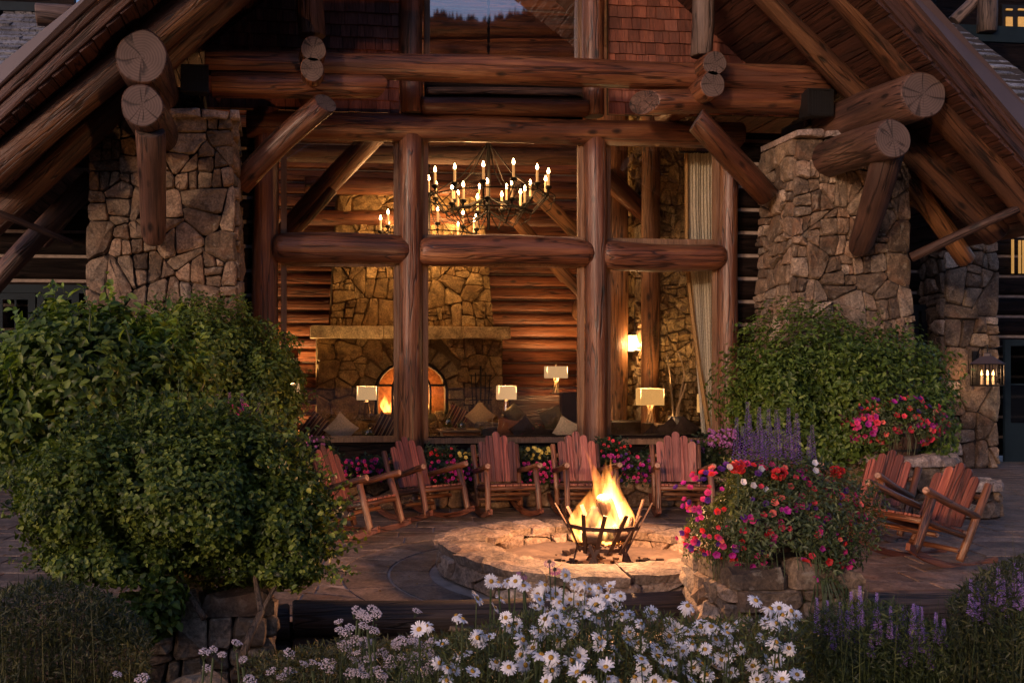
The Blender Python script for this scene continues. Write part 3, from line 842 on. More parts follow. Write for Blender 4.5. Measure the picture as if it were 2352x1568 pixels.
# upper stone blocks behind the purlins
for (ua, ub, va, vb, sd_) in ((395, 470, 268, 200, 61), (1850, 1935, 318, 270, 62)):
    A, B = at(ua, va, 13.7), at(ub, vb, 13.7)
    c = MB(); c.box(((A.x + B.x) / 2, 14.1, (A.z + B.z) / 2), (B.x - A.x - .04, .7, B.z - A.z)); cc = c.build('column_neck', M['mortar'], lodge)
    f, W, H = quadmap((A.x, 13.74, A.z), (B.x, 13.74, A.z), (B.x, 13.74, B.z), (A.x, 13.74, B.z)); rubble(cc, f, W, H, .2, sd_, M['stone'], .04)
# slim pillar on the right wing
YP = 16.6
q = [at(2167, 1078, YP), at(2292, 1078, YP), at(2290, 430, YP), at(2170, 430, YP)]
for k in (0, 1): q[k].z = 0
c = MB(); i_ = Vector((.02, .02, 0)); j_ = Vector((-.02, .02, 0)); e_ = Vector((0, .75, 0))
c.hexa([q[0] + i_, q[1] + j_, q[1] + j_ + e_, q[0] + i_ + e_, q[3] + i_, q[2] + j_, q[2] + j_ + e_, q[3] + i_ + e_])
slim = c.build('stone_pillar', M['mortar'], lodge)
f, W, H = quadmap(*q); rubble(slim, f, W, H, .30, 77, M['stonelit'], .06)
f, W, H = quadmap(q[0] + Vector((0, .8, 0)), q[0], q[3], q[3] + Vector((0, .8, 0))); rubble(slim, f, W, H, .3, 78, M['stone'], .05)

# speakers under the eaves
for (u, v, w_, lab) in ((447, 180, 62, 'black box speaker tucked beside the left purlin above the stone column'), (1885, 235, 66, 'black box speaker beside the right purlin above the stone column')):
    p = at(u, v, 13.0); t = thing('speaker', lab, 'speaker', p)
    s = w_ / FPX * 13.2
    b = MB(); b.hexa([p + Vector(x) for x in ((-s / 2, 0, -s / 2), (s / 2, 0, -s / 2), (s * .4, .3, -s * .4), (-s * .4, .3, -s * .4), (-s / 2, 0, s / 2), (s / 2, 0, s / 2), (s * .4, .3, s * .4), (-s * .4, .3, s * .4))])
    b.build('housing', M['blackbox'], t)
    g_ = MB(); w2 = s * .9
    for (x, z, dx, dz) in ((0, w2 / 2, w2, .02), (0, -w2 / 2, w2, .02), (-w2 / 2, 0, .02, w2), (w2 / 2, 0, .02, w2)): g_.box(p + Vector((x, -.008, z)), (dx, .012, dz))
    for k in range(9): g_.box(p + Vector((-w2 / 2 + w2 * (k + .5) / 9, -.004, 0)), (.006, .006, w2 * .96))
    g_.build('grille', M['black'], t)
    b = MB(); b.beam(p + Vector((0, .3, -s * .3)), p + Vector((0, .75, -s * .3)), .05, .05); b.build('bracket', M['black'], t)

# glazed doors of the side wings
def door(u0, u1, v0, v1, Y, rows, cols, lab, dark='teal', split=None):
    A, B = at(u0, v1, Y), at(u1, v0, Y); A.z = .02; x0, x1, z0, z1 = A.x, B.x, A.z, B.z
    d = MB(); st = .12; zz = z0 + .75
    d.box(((x0 + x1) / 2, Y, z1 - st / 2), (x1 - x0, .06, st)); d.box(((x0 + x1) / 2, Y, (z0 + zz) / 2), (x1 - x0, .06, zz - z0))
    d.box((x0 + st / 2, Y, (zz + z1 - st) / 2), (st, .06, z1 - st - zz)); d.box((x1 - st / 2, Y, (zz + z1 - st) / 2), (st, .06, z1 - st - zz))
    dr = d.build('door', M[dark], lodge)
    for i in range(1, cols): xx = x0 + st + (x1 - x0 - 2 * st) * i / cols; box('muntin', (xx, Y, (zz + z1 - st) / 2), (.03, .045, z1 - st - zz), M[dark], dr)
    for i in range(1, rows): z = zz + (z1 - st - zz) * i / rows; box('muntin', ((x0 + x1) / 2, Y - .001, z), (x1 - x0 - 2 * st, .04, .03), M[dark], dr)
    for i in range(cols):
        for j in range(rows):
            w = (x1 - x0 - 2 * st) / cols; h = (z1 - st - zz) / rows
            box('pane', (x0 + st + w * (i + .5), Y + .005, zz + h * (j + .5)), (w - .03, .01, h - .03), M['glassdoor'], dr)
    b = MB(); hx = x1 - st * .5; b.tube([(hx, Y - .03, zz + .2), (hx, Y - .08, zz + .2), (hx - .1, Y - .08, zz + .2)], .012, 8); b.build('handle', M['black'], dr)
door(-10, 82, 672, 1050, 17.0, 2, 2, ''); door(86, 182, 672, 1050, 17.0, 2, 2, '')
door(2306, 2420, 780, 1060, 17.6, 2, 2, ''); door(2094, 2128, 700, 1050, 17.05, 3, 1, '', 'blackbox')
A, B = at(-30, 672, 16.99), at(200, 655, 16.99); box('lintel', ((A.x + B.x) / 2, 17.0, A.z + .07), (B.x - A.x, .1, .14), M['teal'], lodge)

# neighbouring roof slopes seen beyond the gable edges
def roofpatch(u0, u1, v0, v1, Y0, seed, lab, dpt=3.0):
    A = at(u0, v1, Y0); B = at(u1, v1, Y0); Cp = at(u0, v0, Y0 + dpt); rg = random.Random(seed)
    t = lodge
    run = Vector((0, dpt, Cp.z - A.z)); L = run.length; run.normalize(); nn = Vector((0, -run.z, run.y))
    bb = MB(); Wd = B.x - A.x
    bb.hexa([A + nn * -.1, B + nn * -.1, B + run * L + nn * -.1, A + run * L + nn * -.1, A + nn * -.01, B + nn * -.01, B + run * L + nn * -.01, A + run * L + nn * -.01])
    roof = bb.build('wing_roof', M['mortar'], t)
    s = 0; 
    while s < L:
        x = 0
        while x < Wd:
            w = rg.choice([.22, .32, .42]) * rg.uniform(.9, 1.15); w = min(w, Wd - x)
            p = A + Vector((x, 0, 0)) + run * s; b = MB(); h = .36; k1 = .045 * rg.uniform(.7, 1.4); X_ = Vector((1, 0, 0)); gp = .006
            Q = [X_ * gp, X_ * (w - gp), X_ * (w - gp) + run * h, X_ * gp + run * h]; Q2 = [Q[0] + nn * k1, Q[1] + nn * k1, Q[2] + nn * .006, Q[3] + nn * .006]
            b.hexa(Q + Q2); b.build('roof_shake', M['roofsh'], roof, mat=Matrix.Translation(p)); x += w
        s += .27
roofpatch(-120, 150, 24, 175, 15.2, 4, '')
roofpatch(2200, 2480, 62, 262, 15.2, 5, '')
# flashing boards, porch posts and lit window above the right hand wing roof; dark eave on the left
for (v, th_, mt) in ((82, .2, 'teal'), (103, .14, 'teal')):
    A, B = at(2180, v - 14, 18.3), at(2480, v - 14, 18.3); box('ridge_flashing', ((A.x + B.x) / 2, 18.3 - (v - 82) * .004, A.z), (B.x - A.x, .08, th_), M[mt], lodge)
A, B = at(2150, 300, 20.0), at(2520, -60, 20.0); box('upper_wing_wall', ((A.x + B.x) / 2, 20.1, (A.z + B.z) / 2), (B.x - A.x, .2, B.z - A.z), M['darkwall'], lodge)
vlog(2266, -60, 76, 18.2, .17, m=M['loggrey'])
blog('brace', (2190, 50, 18.4), (2262, -20, 18.3), .12, .12, m=M['loggrey'])
M['litpane'] = plain('lamp_lit_window_shade', (.5, .3, .1), .6, emit=(1.0, .50, .12), es=.2)
A, B = at(2304, 72, 19.9), at(2400, 14, 19.9)
fr = box('window_frame', ((A.x + B.x) / 2, 19.95, (A.z + B.z) / 2), (B.x - A.x, .05, B.z - A.z), M['blackbox'], lodge)
for (ua, ub) in ((2311, 2325), (2339, 2352), (2366, 2380)):
    a, b_ = at(ua, 68, 19.9), at(ub, 40, 19.9); box('pane', ((a.x + b_.x) / 2, 19.9, (a.z + b_.z) / 2), (b_.x - a.x, .03, b_.z - a.z), M['litpane'], fr)
    a, b_ = at(ua, 24, 19.9), at(ub, 21, 19.9); box('pane', ((a.x + b_.x) / 2, 19.9, (a.z + b_.z) / 2), (b_.x - a.x, .03, b_.z - a.z), M['litpane'], fr)
A, B = at(-150, 250, 18.5), at(170, -60, 18.5); box('upper_wing_wall', ((A.x + B.x) / 2, 18.6, (A.z + B.z) / 2), (B.x - A.x, .2, B.z - A.z), M['darkwall'], lodge)
A, B = at(-150, 14, 18.2), at(138, 14, 18.2); box('ridge_flashing', ((A.x + B.x) / 2, 18.2, A.z), (B.x - A.x, .3, .16), M['teal'], lodge)
a = at(83, 34, 14.8); log('log_end', a, a + Vector((.9, .5, .1)), .17, .17, m=M['loggrey'], parent=lodge, cut0=.4)
# lit slots on the right wing gallery
for (u, v0, v1) in ((2326, 550, 628), (2342, 552, 628), (2351, 552, 628)):
    a, b_ = at(u - 2.5, v1, 17.8), at(u + 2.5, v0, 17.8); box('pane', ((a.x + b_.x) / 2, 17.8, (a.z + b_.z) / 2), (b_.x - a.x, .02, b_.z - a.z), M['litpane'], lodge)

# ================================================================== THE ROOM BEHIND THE WINDOWS
YB = 21.6
x0, x1 = X(430, YB), 9.2
box('room_floor', ((x0 + x1) / 2, (YF + YB) / 2 + .3, .22), (x1 - x0 + 1, YB - YF - .3, .1), M['logdark'], lodge)
M['ceil'] = wood('dark_ceiling', (.05, .022, .012), (.10, .045, .022), (.16, .075, .04), axis='x', knots=False)
box('room_ceiling', ((x0 + x1) / 2, (YF + YB) / 2 + .5, 12.2), (x1 - x0 + 1, YB - YF + .6, .1), M['ceil'], lodge)
bb = MB(); bb.box(((x0 + x1) / 2, YB + .25, 6.2), (x1 - x0 + 1, .1, 12.2)); bw = bb.build('room_back_wall', M['mortar'], lodge)
def inlog(x0, x1, Y, z, h, parent, dep=.14, m='logwall'):
    prof = [(.012, .05), (.03, .012), (.06, 0), (h * .5, -.006), (h - .06, 0), (h - .03, .012), (h - .012, .05)]
    V = []; n = len(prof) + 2
    for k in range(9):
        xx = x0 + (x1 - x0) * k / 8 - (x0 + x1) / 2; wv = .012 * math.sin(k * 1.7 + z * 9)
        for (zz, dd) in prof: V.append((xx, dd + wv * .5, zz + wv * (1 if zz > h / 2 else -.3)))
        V.append((xx, dep, h)); V.append((xx, dep, 0))
    F = []
    for k in range(8):
        for i in range(n): i2 = (i + 1) % n; F.append((k * n + i2, k * n + i, (k + 1) * n + i, (k + 1) * n + i2))
    return link('wall_log', mesh_np('wall_log', V, F, M[m]), parent, Matrix.Translation(((x0 + x1) / 2, Y, z)))
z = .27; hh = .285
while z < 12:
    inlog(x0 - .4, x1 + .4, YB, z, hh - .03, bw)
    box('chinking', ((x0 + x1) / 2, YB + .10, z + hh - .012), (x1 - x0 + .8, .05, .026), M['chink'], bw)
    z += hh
for (xx, s) in ((x0 - .4, 1), (x1 + .4, -1)):
    bb = MB(); bb.box((xx - .1 * s, (YF + YB) / 2 + .4, 6.2), (.2, YB - YF + .8, 12.2)); bb.build('room_side_wall', M['logdark'], lodge)
# cupboard dark opening left of the fireplace and low dark panel wall on the right
A, B = at(640, 1010, YB - .1), at(683, 822, YB - .1); box('doorway', ((A.x + B.x) / 2, YB - .06, (A.z + B.z) / 2), (B.x - A.x, .1, B.z - A.z), M['blackbox'], lodge)
A, B = at(1170, 1020, YB - .3), at(1290, 908, YB - .3); box('low_partition', ((A.x + B.x) / 2, YB - .3, (A.z + B.z) / 2), (B.x - A.x, .12, B.z - A.z), M['ceil'], lodge)

# trusses inside
def ilog(a, b, r, **k): return log('truss_log', at(*a), at(*b), r, parent=lodge, m=k.pop('m', M['login']), em=M['endin'], n=14, **k)
ilog((600, 350, 19.2), (1700, 360, 19.2), .17, m=M['logdark'])
ilog((700, 425, 20.4), (1500, 440, 20.4), .17, m=M['log'])
ilog((560, 500, 20.8), (1700, 512, 20.8), .16, m=M['log'])
ilog((600, 600, 17.6), (930, 240, 17.6), .2, m=M['log']); ilog((655, 556, 17.2), (765, 436, 17.2), .09)
ilog((1225, 440, 18.5), (1345, 560, 18.5), .13); ilog((1180, 500, 20.0), (1300, 640, 20.0), .13)
ilog((1380, 395, 17.2), (1600, 600, 17.2), .17, m=M['log'])
ilog((1390, 590, 18.5), (1475, 690, 18.5), .2)
ilog((1270, 595, 19.5), (1345, 680, 19.5), .12)
a = at(1432, 690, 18.0); log('truss_log', a, (a.x + .2, 21, a.z), .33, parent=lodge, m=M['login'], em=M['endin'])
for (u, v0, v1, Y, r, mt) in ((1405, 380, 1100, 17.6, .28, 'login'), (1492, 330, 1100, 16.8, .16, 'login'), (1448, 640, 1100, 20.5, .2, 'logdark')):
    a, b_ = at(u, v1, Y), at(u, v0, Y); log('interior_post', (a.x, Y, .27), (a.x, Y, 8), r, parent=lodge, m=M[mt], em=M['endin'])

# the stone chimney pillar on the right of the room
q = [at(1502, 1000, 16.9), at(1604, 1000, 16.9), at(1600, 150, 16.9), at(1502, 150, 16.9)]
for k in (0, 1): q[k].z = .25
c = MB(); c.hexa([q[0], q[1], q[1] + Vector((0, 1.2, 0)), q[0] + Vector((0, 1.2, 0)), q[3], q[2], q[2] + Vector((0, 1.2, 0)), q[3] + Vector((0, 1.2, 0))]); ip = c.build('interior_stone_pillar', M['mortarin'], lodge)
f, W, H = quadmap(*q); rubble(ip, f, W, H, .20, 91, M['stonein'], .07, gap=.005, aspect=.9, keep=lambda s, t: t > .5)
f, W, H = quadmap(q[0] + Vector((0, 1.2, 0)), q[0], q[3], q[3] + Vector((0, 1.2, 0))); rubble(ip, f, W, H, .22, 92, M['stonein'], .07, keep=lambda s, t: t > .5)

# fireplace
YH = 20.7
fpc = at(945, 850, YH)
fire = thing('fireplace', 'tall stone indoor fireplace with pale mantel and lit arched firebox', 'fireplace', (fpc.x, YH, .27))
def P2(u, v, Y=YH): return at(u, v, Y)
def archtop(u):   # photo outline of the arch opening (outer edge of opening)
    return 0
zb = .27
lo = [at(724, 1000, YH), at(1158, 1000, YH), at(1152, 775, YH), at(728, 775, YH)]
for k in (0, 1): lo[k].z = zb
ax, ahw, asp, az0 = at(945, 850, YH).x, .78, at(945, 895, YH).z, at(945, 950, YH).z   # arch centre, half width, springing, hearth
def arch_z(dx, hw, rise): return asp + rise * math.sqrt(max(0, 1 - (dx / hw) ** 2))
# body with an arched opening, extruded back
def archwall(x0, x1, z0, z1, Y, dep, mat, parent, name):
    b = MB(); n = 16; xs = [ax - ahw + 2 * ahw * k / n for k in range(n + 1)]
    b.hexa([Vector(p) for p in ((x0, Y, z0), (ax - ahw, Y, z0), (ax - ahw, Y + dep, z0), (x0, Y + dep, z0), (x0, Y, z1), (ax - ahw, Y, z1), (ax - ahw, Y + dep, z1), (x0, Y + dep, z1))])
    b.hexa([Vector(p) for p in ((ax + ahw, Y, z0), (x1, Y, z0), (x1, Y + dep, z0), (ax + ahw, Y + dep, z0), (ax + ahw, Y, z1), (x1, Y, z1), (x1, Y + dep, z1), (ax + ahw, Y + dep, z1))])
    for k in range(n):
        a, c = xs[k], xs[k + 1]; za, zc = arch_z(a - ax, ahw, .62), arch_z(c - ax, ahw, .62)
        b.hexa([Vector(p) for p in ((a, Y, za), (c, Y, zc), (c, Y + dep, zc), (a, Y + dep, za), (a, Y, z1), (c, Y, z1), (c, Y + dep, z1), (a, Y + dep, z1))])
    b.hexa([Vector(p) for p in ((ax - ahw, Y, z0), (ax + ahw, Y, z0), (ax + ahw, Y + dep, z0), (ax - ahw, Y + dep, z0), (ax - ahw, Y, az0), (ax + ahw, Y, az0), (ax + ahw, Y + dep, az0), (ax - ahw, Y + dep, az0))])
    return b.build(name, mat, parent)
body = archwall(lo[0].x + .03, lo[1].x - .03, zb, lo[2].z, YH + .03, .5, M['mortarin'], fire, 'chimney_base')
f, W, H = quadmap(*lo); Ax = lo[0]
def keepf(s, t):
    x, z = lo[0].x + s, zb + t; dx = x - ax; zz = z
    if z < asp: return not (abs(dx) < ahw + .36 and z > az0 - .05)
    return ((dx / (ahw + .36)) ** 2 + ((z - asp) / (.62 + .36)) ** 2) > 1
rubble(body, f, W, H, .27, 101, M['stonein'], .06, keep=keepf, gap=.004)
rg = random.Random(9); M['archst'] = stone('arch_voussoir_stone', [(0, (.22, .17, .09)), (.5, (.34, .27, .14)), (1, (.28, .2, .1))], lichen=(.4, .33, .18))
for k in range(9):
    a0, a1 = math.pi * k / 9 + .02, math.pi * (k + 1) / 9 - .02
    def fa(s, t, d, a0=a0, a1=a1):
        a = a0 + (a1 - a0) * s; rr = t
        return Vector((ax - math.cos(a) * (ahw + .02 + rr), YH - d + .02, asp + math.sin(a) * (.64 + rr)))
    me, cc = stone_mesh([(0, 0), (1, 0), (1, .33), (0, .33)], fa, rg, .06, M['archst'], cut=.05); link('voussoir', me, body, Matrix.Translation(cc))
for s_ in (-1, 1):
    z = az0
    while z < asp - .1:
        h = min(.3, asp - z)
        xa, xb = (ax - ahw - .35, ax - ahw - .02) if s_ < 0 else (ax + ahw + .02, ax + ahw + .35)
        f, W, H = quadmap((xa, YH, z + .01), (xb, YH, z + .01), (xb, YH, z + h - .01), (xa, YH, z + h - .01))
        me, cc = stone_mesh([(0, 0), (W, 0), (W, H), (0, H)], f, rg, .06, M['archst'], cut=.08); link('jamb_stone', me, body, Matrix.Translation(cc)); z += h
up = [at(757, 752, YH + .1), at(1134, 752, YH + .1), at(1120, 560, YH + .1), at(762, 560, YH + .1)]
up2 = [up[3], up[2], at(1105, 420, YH + .1), at(775, 420, YH + .1)]
cb = MB(); dd = Vector((0, .5, 0))
cb.hexa([up[0] + Vector((.03, .03, 0)), up[1] + Vector((-.03, .03, 0)), up[1] + dd, up[0] + dd, up2[3] + Vector((.03, .03, 0)), up2[2] + Vector((-.03, .03, 0)), up2[2] + dd, up2[3] + dd]); cbr = cb.build('chimney_breast', M['mortarin'], fire)
full = [up[0], up[1], up2[2], up2[3]]
f, W, H = quadmap(*full); rubble(cbr, f, W, H, .27, 111, M['stonein'], .07, gap=.004)
A, B = at(713, 776, YH - .35), at(1174, 750, YH - .35)
xm = A.x
for k, fr_ in enumerate((.36, .40, .24)):
    w = (B.x - A.x) * fr_; f, W, H = quadmap((xm + .004, YH - .35, A.z), (xm + w - .004, YH - .35, A.z), (xm + w - .004, YH - .35, B.z), (xm + .004, YH - .35, B.z))
    me, cc = stone_mesh([(0, 0), (W, 0), (W, H), (0, H)], f, rg, .02, M['mantel'], back=.6, cut=.03); link('mantel_stone', me, fire, Matrix.Translation(cc)); xm += w
# firebox: glowing brick back, iron arch screen, flames
M['firebrick'] = plain('firebrick', (.34, .15, .06), .9, 0, 14, .5)
box('firebox_back', (ax, YH + .52, (az0 + asp) / 2 + .3), (2 * ahw + .1, .06, 1.5), M['firebrick'], fire)
for s_ in (-1, 1): box('firebox_side', (ax + s_ * (ahw + .03), YH + .3, (az0 + asp) / 2 + .2), (.05, .4, 1.3), M['firebrick'], fire)
def archbar(hw, rise, w, Y, nm):
    b = MB(); pts = [Vector((ax - hw, Y, az0))] + [Vector((ax - hw * math.cos(math.pi * k / 16), Y, asp + rise * math.sin(math.pi * k / 16))) for k in range(17)] + [Vector((ax + hw, Y, az0))]
    b.tube(pts, w, 6); return b.build(nm, M['black'], fire)
archbar(ahw - .03, .60, .04, YH + .0, 'iron_arch'); archbar(ahw * .52, .40, .03, YH + .0, 'iron_arch')
b = MB()
for xx in (-.52, .52): b.beam((ax + xx * ahw, YH, asp + .1), (ax + (1 if xx > 0 else -1) * ahw * .97, YH, asp + .1), .04, .05)
b.beam((ax, YH, asp + .38), (ax, YH, asp + .62), .03, .03); b.build('iron_crossbar', M['black'], fire)
def flame_vol(name, strength, c0, c1, zh):
    m = bpy.data.materials.new(name); m.use_nodes = True; nt = m.node_tree
    for n in list(nt.nodes): nt.nodes.remove(n)
    out = nt.nodes.new('ShaderNodeOutputMaterial'); em = nt.nodes.new('ShaderNodeEmission')
    tc = nt.nodes.new('ShaderNodeTexCoord'); mp = nt.nodes.new('ShaderNodeMapping'); mp.inputs['Scale'].default_value = (9 / zh, 9 / zh, 2.6 / zh)
    nt.links.new(tc.outputs['Object'], mp.inputs[0])
    nz = noise(nt, mp.outputs[0], 1.0, 4, .6, .8)
    st = ramp(nt, nz, [(.40, 0.05), (.62, 1.0)])
    sp = nt.nodes.new('ShaderNodeSeparateXYZ'); nt.links.new(tc.outputs['Object'], sp.inputs[0])
    zz = mathn(nt, 'DIVIDE', sp.outputs[2], zh)
    fall = ramp(nt, zz, [(0, 1.0), (.55, .7), (1.0, .12)])
    cc = ramp(nt, zz, [(0, c0), (1.0, c1)])
    nt.links.new(cc, em.inputs[0])
    nt.links.new(mathn(nt, 'MULTIPLY', mathn(nt, 'MULTIPLY', st, fall), strength), em.inputs[1])
    nt.links.new(em.outputs[0], out.inputs['Volume'])
    return m
def flame_mesh(seed, h, r, n=14, K=16):
    g = random.Random(seed); V = []; F = []; ph = [g.uniform(0, 6.28) for _ in range(6)]
    lean = (g.uniform(-.25, .25) * h, g.uniform(-.1, .1) * h)
    for j in range(K + 1):
        t = j / K; rr = r * (math.sin(math.pi * min(1, t * .72 + .20)) ** 1.1) * (1 - t ** 2.2) + .001
        cx = lean[0] * t * t + r * .35 * t * math.sin(t * 6 + ph[0]); cy = lean[1] * t * t + r * .25 * t * math.sin(t * 5 + ph[1])
        for i in range(n):
            a = 2 * math.pi * i / n + t * 1.1; q = rr * (1 + .22 * math.sin(2 * a + ph[2] + t * 4) + .14 * math.sin(3 * a + ph[3] - t * 6))
            V.append((cx + q * math.cos(a), cy + q * math.sin(a) * .8, h * t))
    for j in range(K):
        for i in range(n): i2 = (i + 1) % n; F.append((j * n + i, j * n + i2, (j + 1) * n + i2, (j + 1) * n + i))
    F.append(tuple(range(n - 1, -1, -1))); F.append(tuple(K * n + i for i in range(n)))
    return V, F
def flame(name, seed, loc, h, r, mat, parent):
    V, F = flame_mesh(seed, h, r); return link(name, mesh_np(name, V, F, mat), parent, Matrix.Translation(Vector(loc)))
M['flamein'] = flame_vol('indoor_flame', 60, (1, .42, .08), (1, .30, .05), .5)
for i, (dx, h, r) in enumerate(((-.52, .42, .10), (-.42, .28, .07), (.26, .62, .10), (.34, .40, .08), (.1, .5, .1))):
    flame('flame', 40 + i, (ax + dx, YH + .28, az0 + .02), h, r, M['flamein'], fire)
lamp('fireplace_glow', (ax, YH + .22, az0 + .35), 34, (1, .42, .12), .1)
for i in range(3):
    log('firewood', (ax - .4 + i * .1, YH + .25 + i * .04, az0 + .07 + i * .06), (ax + .4, YH + .2 + i * .05, az0 + .08 + i * .05), .06, parent=fire, m=M['logdark'], n=8)
# fire tools hung right of the arch
t = thing('fire_tool_rack', 'black wrought iron fire tool rack standing right of the indoor fireplace arch', 'fire tools', at(1104, 950, YH - .25))
p = at(1104, 850, YH - .25); b = MB(); s = .0095
for du in (-22, -12, 0, 12, 22): b.tube([at(1104 + du, 848 + abs(du) * .6, YH - .25), at(1104 + du * .8, 928, YH - .25)], .013, 5)
for v in (862, 890, 918): b.tube([at(1078, v, YH - .25), at(1130, v, YH - .25)], .012, 5)
b.tube([at(1104, 840, YH - .25), at(1104, 952, YH - .25)], .02, 6); b.build('iron_rods', M['black'], t)
b = MB(); b.lathe([(.2, 0), (.22, .03), (.05, .06)], at(1104, 952, YH - .25), 12); b.build('foot', M['black'], t)

# ------------------------------------------------------------------ lamps
def shade_mat(name, c, es): return plain(name, (.7, .6, .45), .8, 0, 60, .12, emit=c, es=es)
M['shadew'] = shade_mat('cream_lamp_shade', (1, .62, .30), .27)
M['shadey'] = shade_mat('amber_lamp_shade', (1, .50, .11), .32)
M['branch'] = wood('pale_branch', (.3, .2, .1), (.45, .32, .18), (.6, .45, .28), gs=3, cracks=False, knots=False)
M['glassb'] = glassmat('lamp_glass', .3, (.8, .75, .6))
def table_lamp(u, v0, v1, vb, Y, wpx, mat, lab, base='branch', pw=14, box_=True, depth=.22):
    c = at(u, v1, Y); top = at(u, v0, Y); foot = at(u, vb, Y); w = wpx / FPX * Y; h = top.z - c.z
    t = thing('table_lamp', lab, 'lamp', (c.x, Y, foot.z), group='lit table lamps in the lounge')
    b = MB(); th = .006; k = .94
    for (sx, sy, dx, dy) in ((0, -1, w, th), (0, 1, w, th), (-1, 0, th, depth), (1, 0, th, depth)):
        x, y = c.x + sx * w / 2, Y + sy * depth / 2
        b.hexa([Vector(q) for q in ((x - dx / 2, y - dy / 2, c.z), (x + dx / 2, y - dy / 2, c.z), (x + dx / 2, y + dy / 2, c.z), (x - dx / 2, y + dy / 2, c.z), (x - dx / 2 * k, y - dy / 2, c.z + h), (x + dx / 2 * k, y - dy / 2, c.z + h), (x + dx / 2 * k, y + dy / 2, c.z + h), (x - dx / 2 * k, y + dy / 2, c.z + h))])
    b.build('lamp_shade', mat, t)
    b = MB(); b.beam((c.x - w * .47, Y, c.z + h - .02), (c.x + w * .47, Y, c.z + h - .02), .008, .008); b.tube([(c.x, Y, c.z - .02), (c.x, Y, c.z + h + .04)], .008, 6); b.build('lamp_fitting', M['black'], t)
    H = c.z - foot.z; g = random.Random(int(u))
    if base == 'branch':
        b = MB()
        for i in range(6):
            a = i * 1.05; r0 = w * .22; pts = [(c.x + math.cos(a) * r0 * g.uniform(.5, 1), Y + math.sin(a) * r0 * .6, foot.z + .03), (c.x + math.cos(a + .6) * r0 * .45, Y + math.sin(a + .5) * r0 * .3, foot.z + H * .5), (c.x + math.cos(a + 2.2) * r0 * .6, Y + math.sin(a + 2) * r0 * .3, c.z)]
            b.tube(pts, [.014, .012, .007], 5)
        b.build('twig_stem', M['branch'], t)
    else:
        b = MB(); b.lathe([(w * .16, .02), (w * .20, H * .35), (w * .11, H * .9), (w * .05, H)], (c.x, Y, foot.z), 14); b.build('glass_stem', M['glassb'], t)
    b = MB(); b.box((c.x, Y, foot.z + .012), (w * .5, w * .4, .024)); b.build('foot', M['black'], t)
    lamp('lamp_bulb', (c.x, Y, c.z + h * .55), pw, (1, .58, .25), .04)
    return t
table_lamp(842, 887, 918, 965, 19.6, 44, M['shadew'], 'cream box shaded lamp left of the indoor fire arch, on a glass stem', 'glass', 34)
table_lamp(1163, 886, 917, 957, 18.6, 42, M['shadew'], 'cream box shaded lamp on a clear stem right of the indoor fireplace', 'glass', 40)
table_lamp(1277, 841, 868, 905, YB - .55, 50, M['shadew'], 'highest cream box shaded lamp on twig legs by the log wall', 'branch', 90)
table_lamp(1493, 892, 930, 975, 16.3, 58, M['shadey'], 'amber yellow box shaded lamp with tangled branch stem, right of the centre posts', 'branch', 44)
table_lamp(1624, 905, 947, 990, 16.0, 36, M['shadey'], 'amber yellow lamp half hidden by the window curtain at far right', 'branch', 8)
table_lamp(672, 880, 905, 945, YB - .6, 36, M['shadew'], 'cream lamp by the log wall at the left window edge, mostly behind the bush', 'branch', 120)

# lantern sconce and framed print beyond the posts
t = thing('wall_sconce', 'triple cream glass lantern sconce hanging between the interior posts', 'sconce', at(1458, 806, 17.5))
M['sglass'] = plain('lit_parchment_glass', (.8, .7, .5), .7, 0, 30, .25, emit=(1, .60, .28), es=.55)
for (u, v0, v1, w) in ((1447, 770, 806, 13), (1459, 770, 804, 8), (1469, 772, 805, 12)):
    A, B = at(u - w / 2, v1, 17.5), at(u + w / 2, v0, 17.5); b = MB(); b.box(((A.x + B.x) / 2, 17.5, (A.z + B.z) / 2), (B.x - A.x, B.x - A.x, B.z - A.z)); b.build('lantern_glass', M['sglass'], t)
    b = MB(); b.box(((A.x + B.x) / 2, 17.5, A.z - .012), ((B.x - A.x) * 1.15, (B.x - A.x) * 1.15, .02)); b.lathe([((B.x - A.x) * .75, 0), (.012, .07)], ((A.x + B.x) / 2, 17.5, B.z), 4); b.build('lantern_cap', M['black'], t)
b = MB(); b.beam(at(1440, 766, 17.5), at(1476, 766, 17.5), .02, .02); b.tube([at(1458, 766, 17.5), at(1458, 700, 17.5)], .01, 5); b.build('hanger', M['black'], t)
lamp('sconce_light', at(1458, 790, 17.3), 16, (1, .6, .28), .06)
M['print'] = plain('pale_botanical_print', (.72, .62, .44), .8, 0, 3.5, .5, emit=(1, .7, .4), es=.05)  # weak emission adds a glow to the print, which is no lamp
A, B = at(1452, 872, 18.6), at(1476, 806, 18.6); t = box('framed_print', ((A.x + B.x) / 2, 18.6, (A.z + B.z) / 2), (B.x - A.x, .03, B.z - A.z), M['print']); props(t, 'tall pale print hung under the triple lantern between interior posts', 'picture')

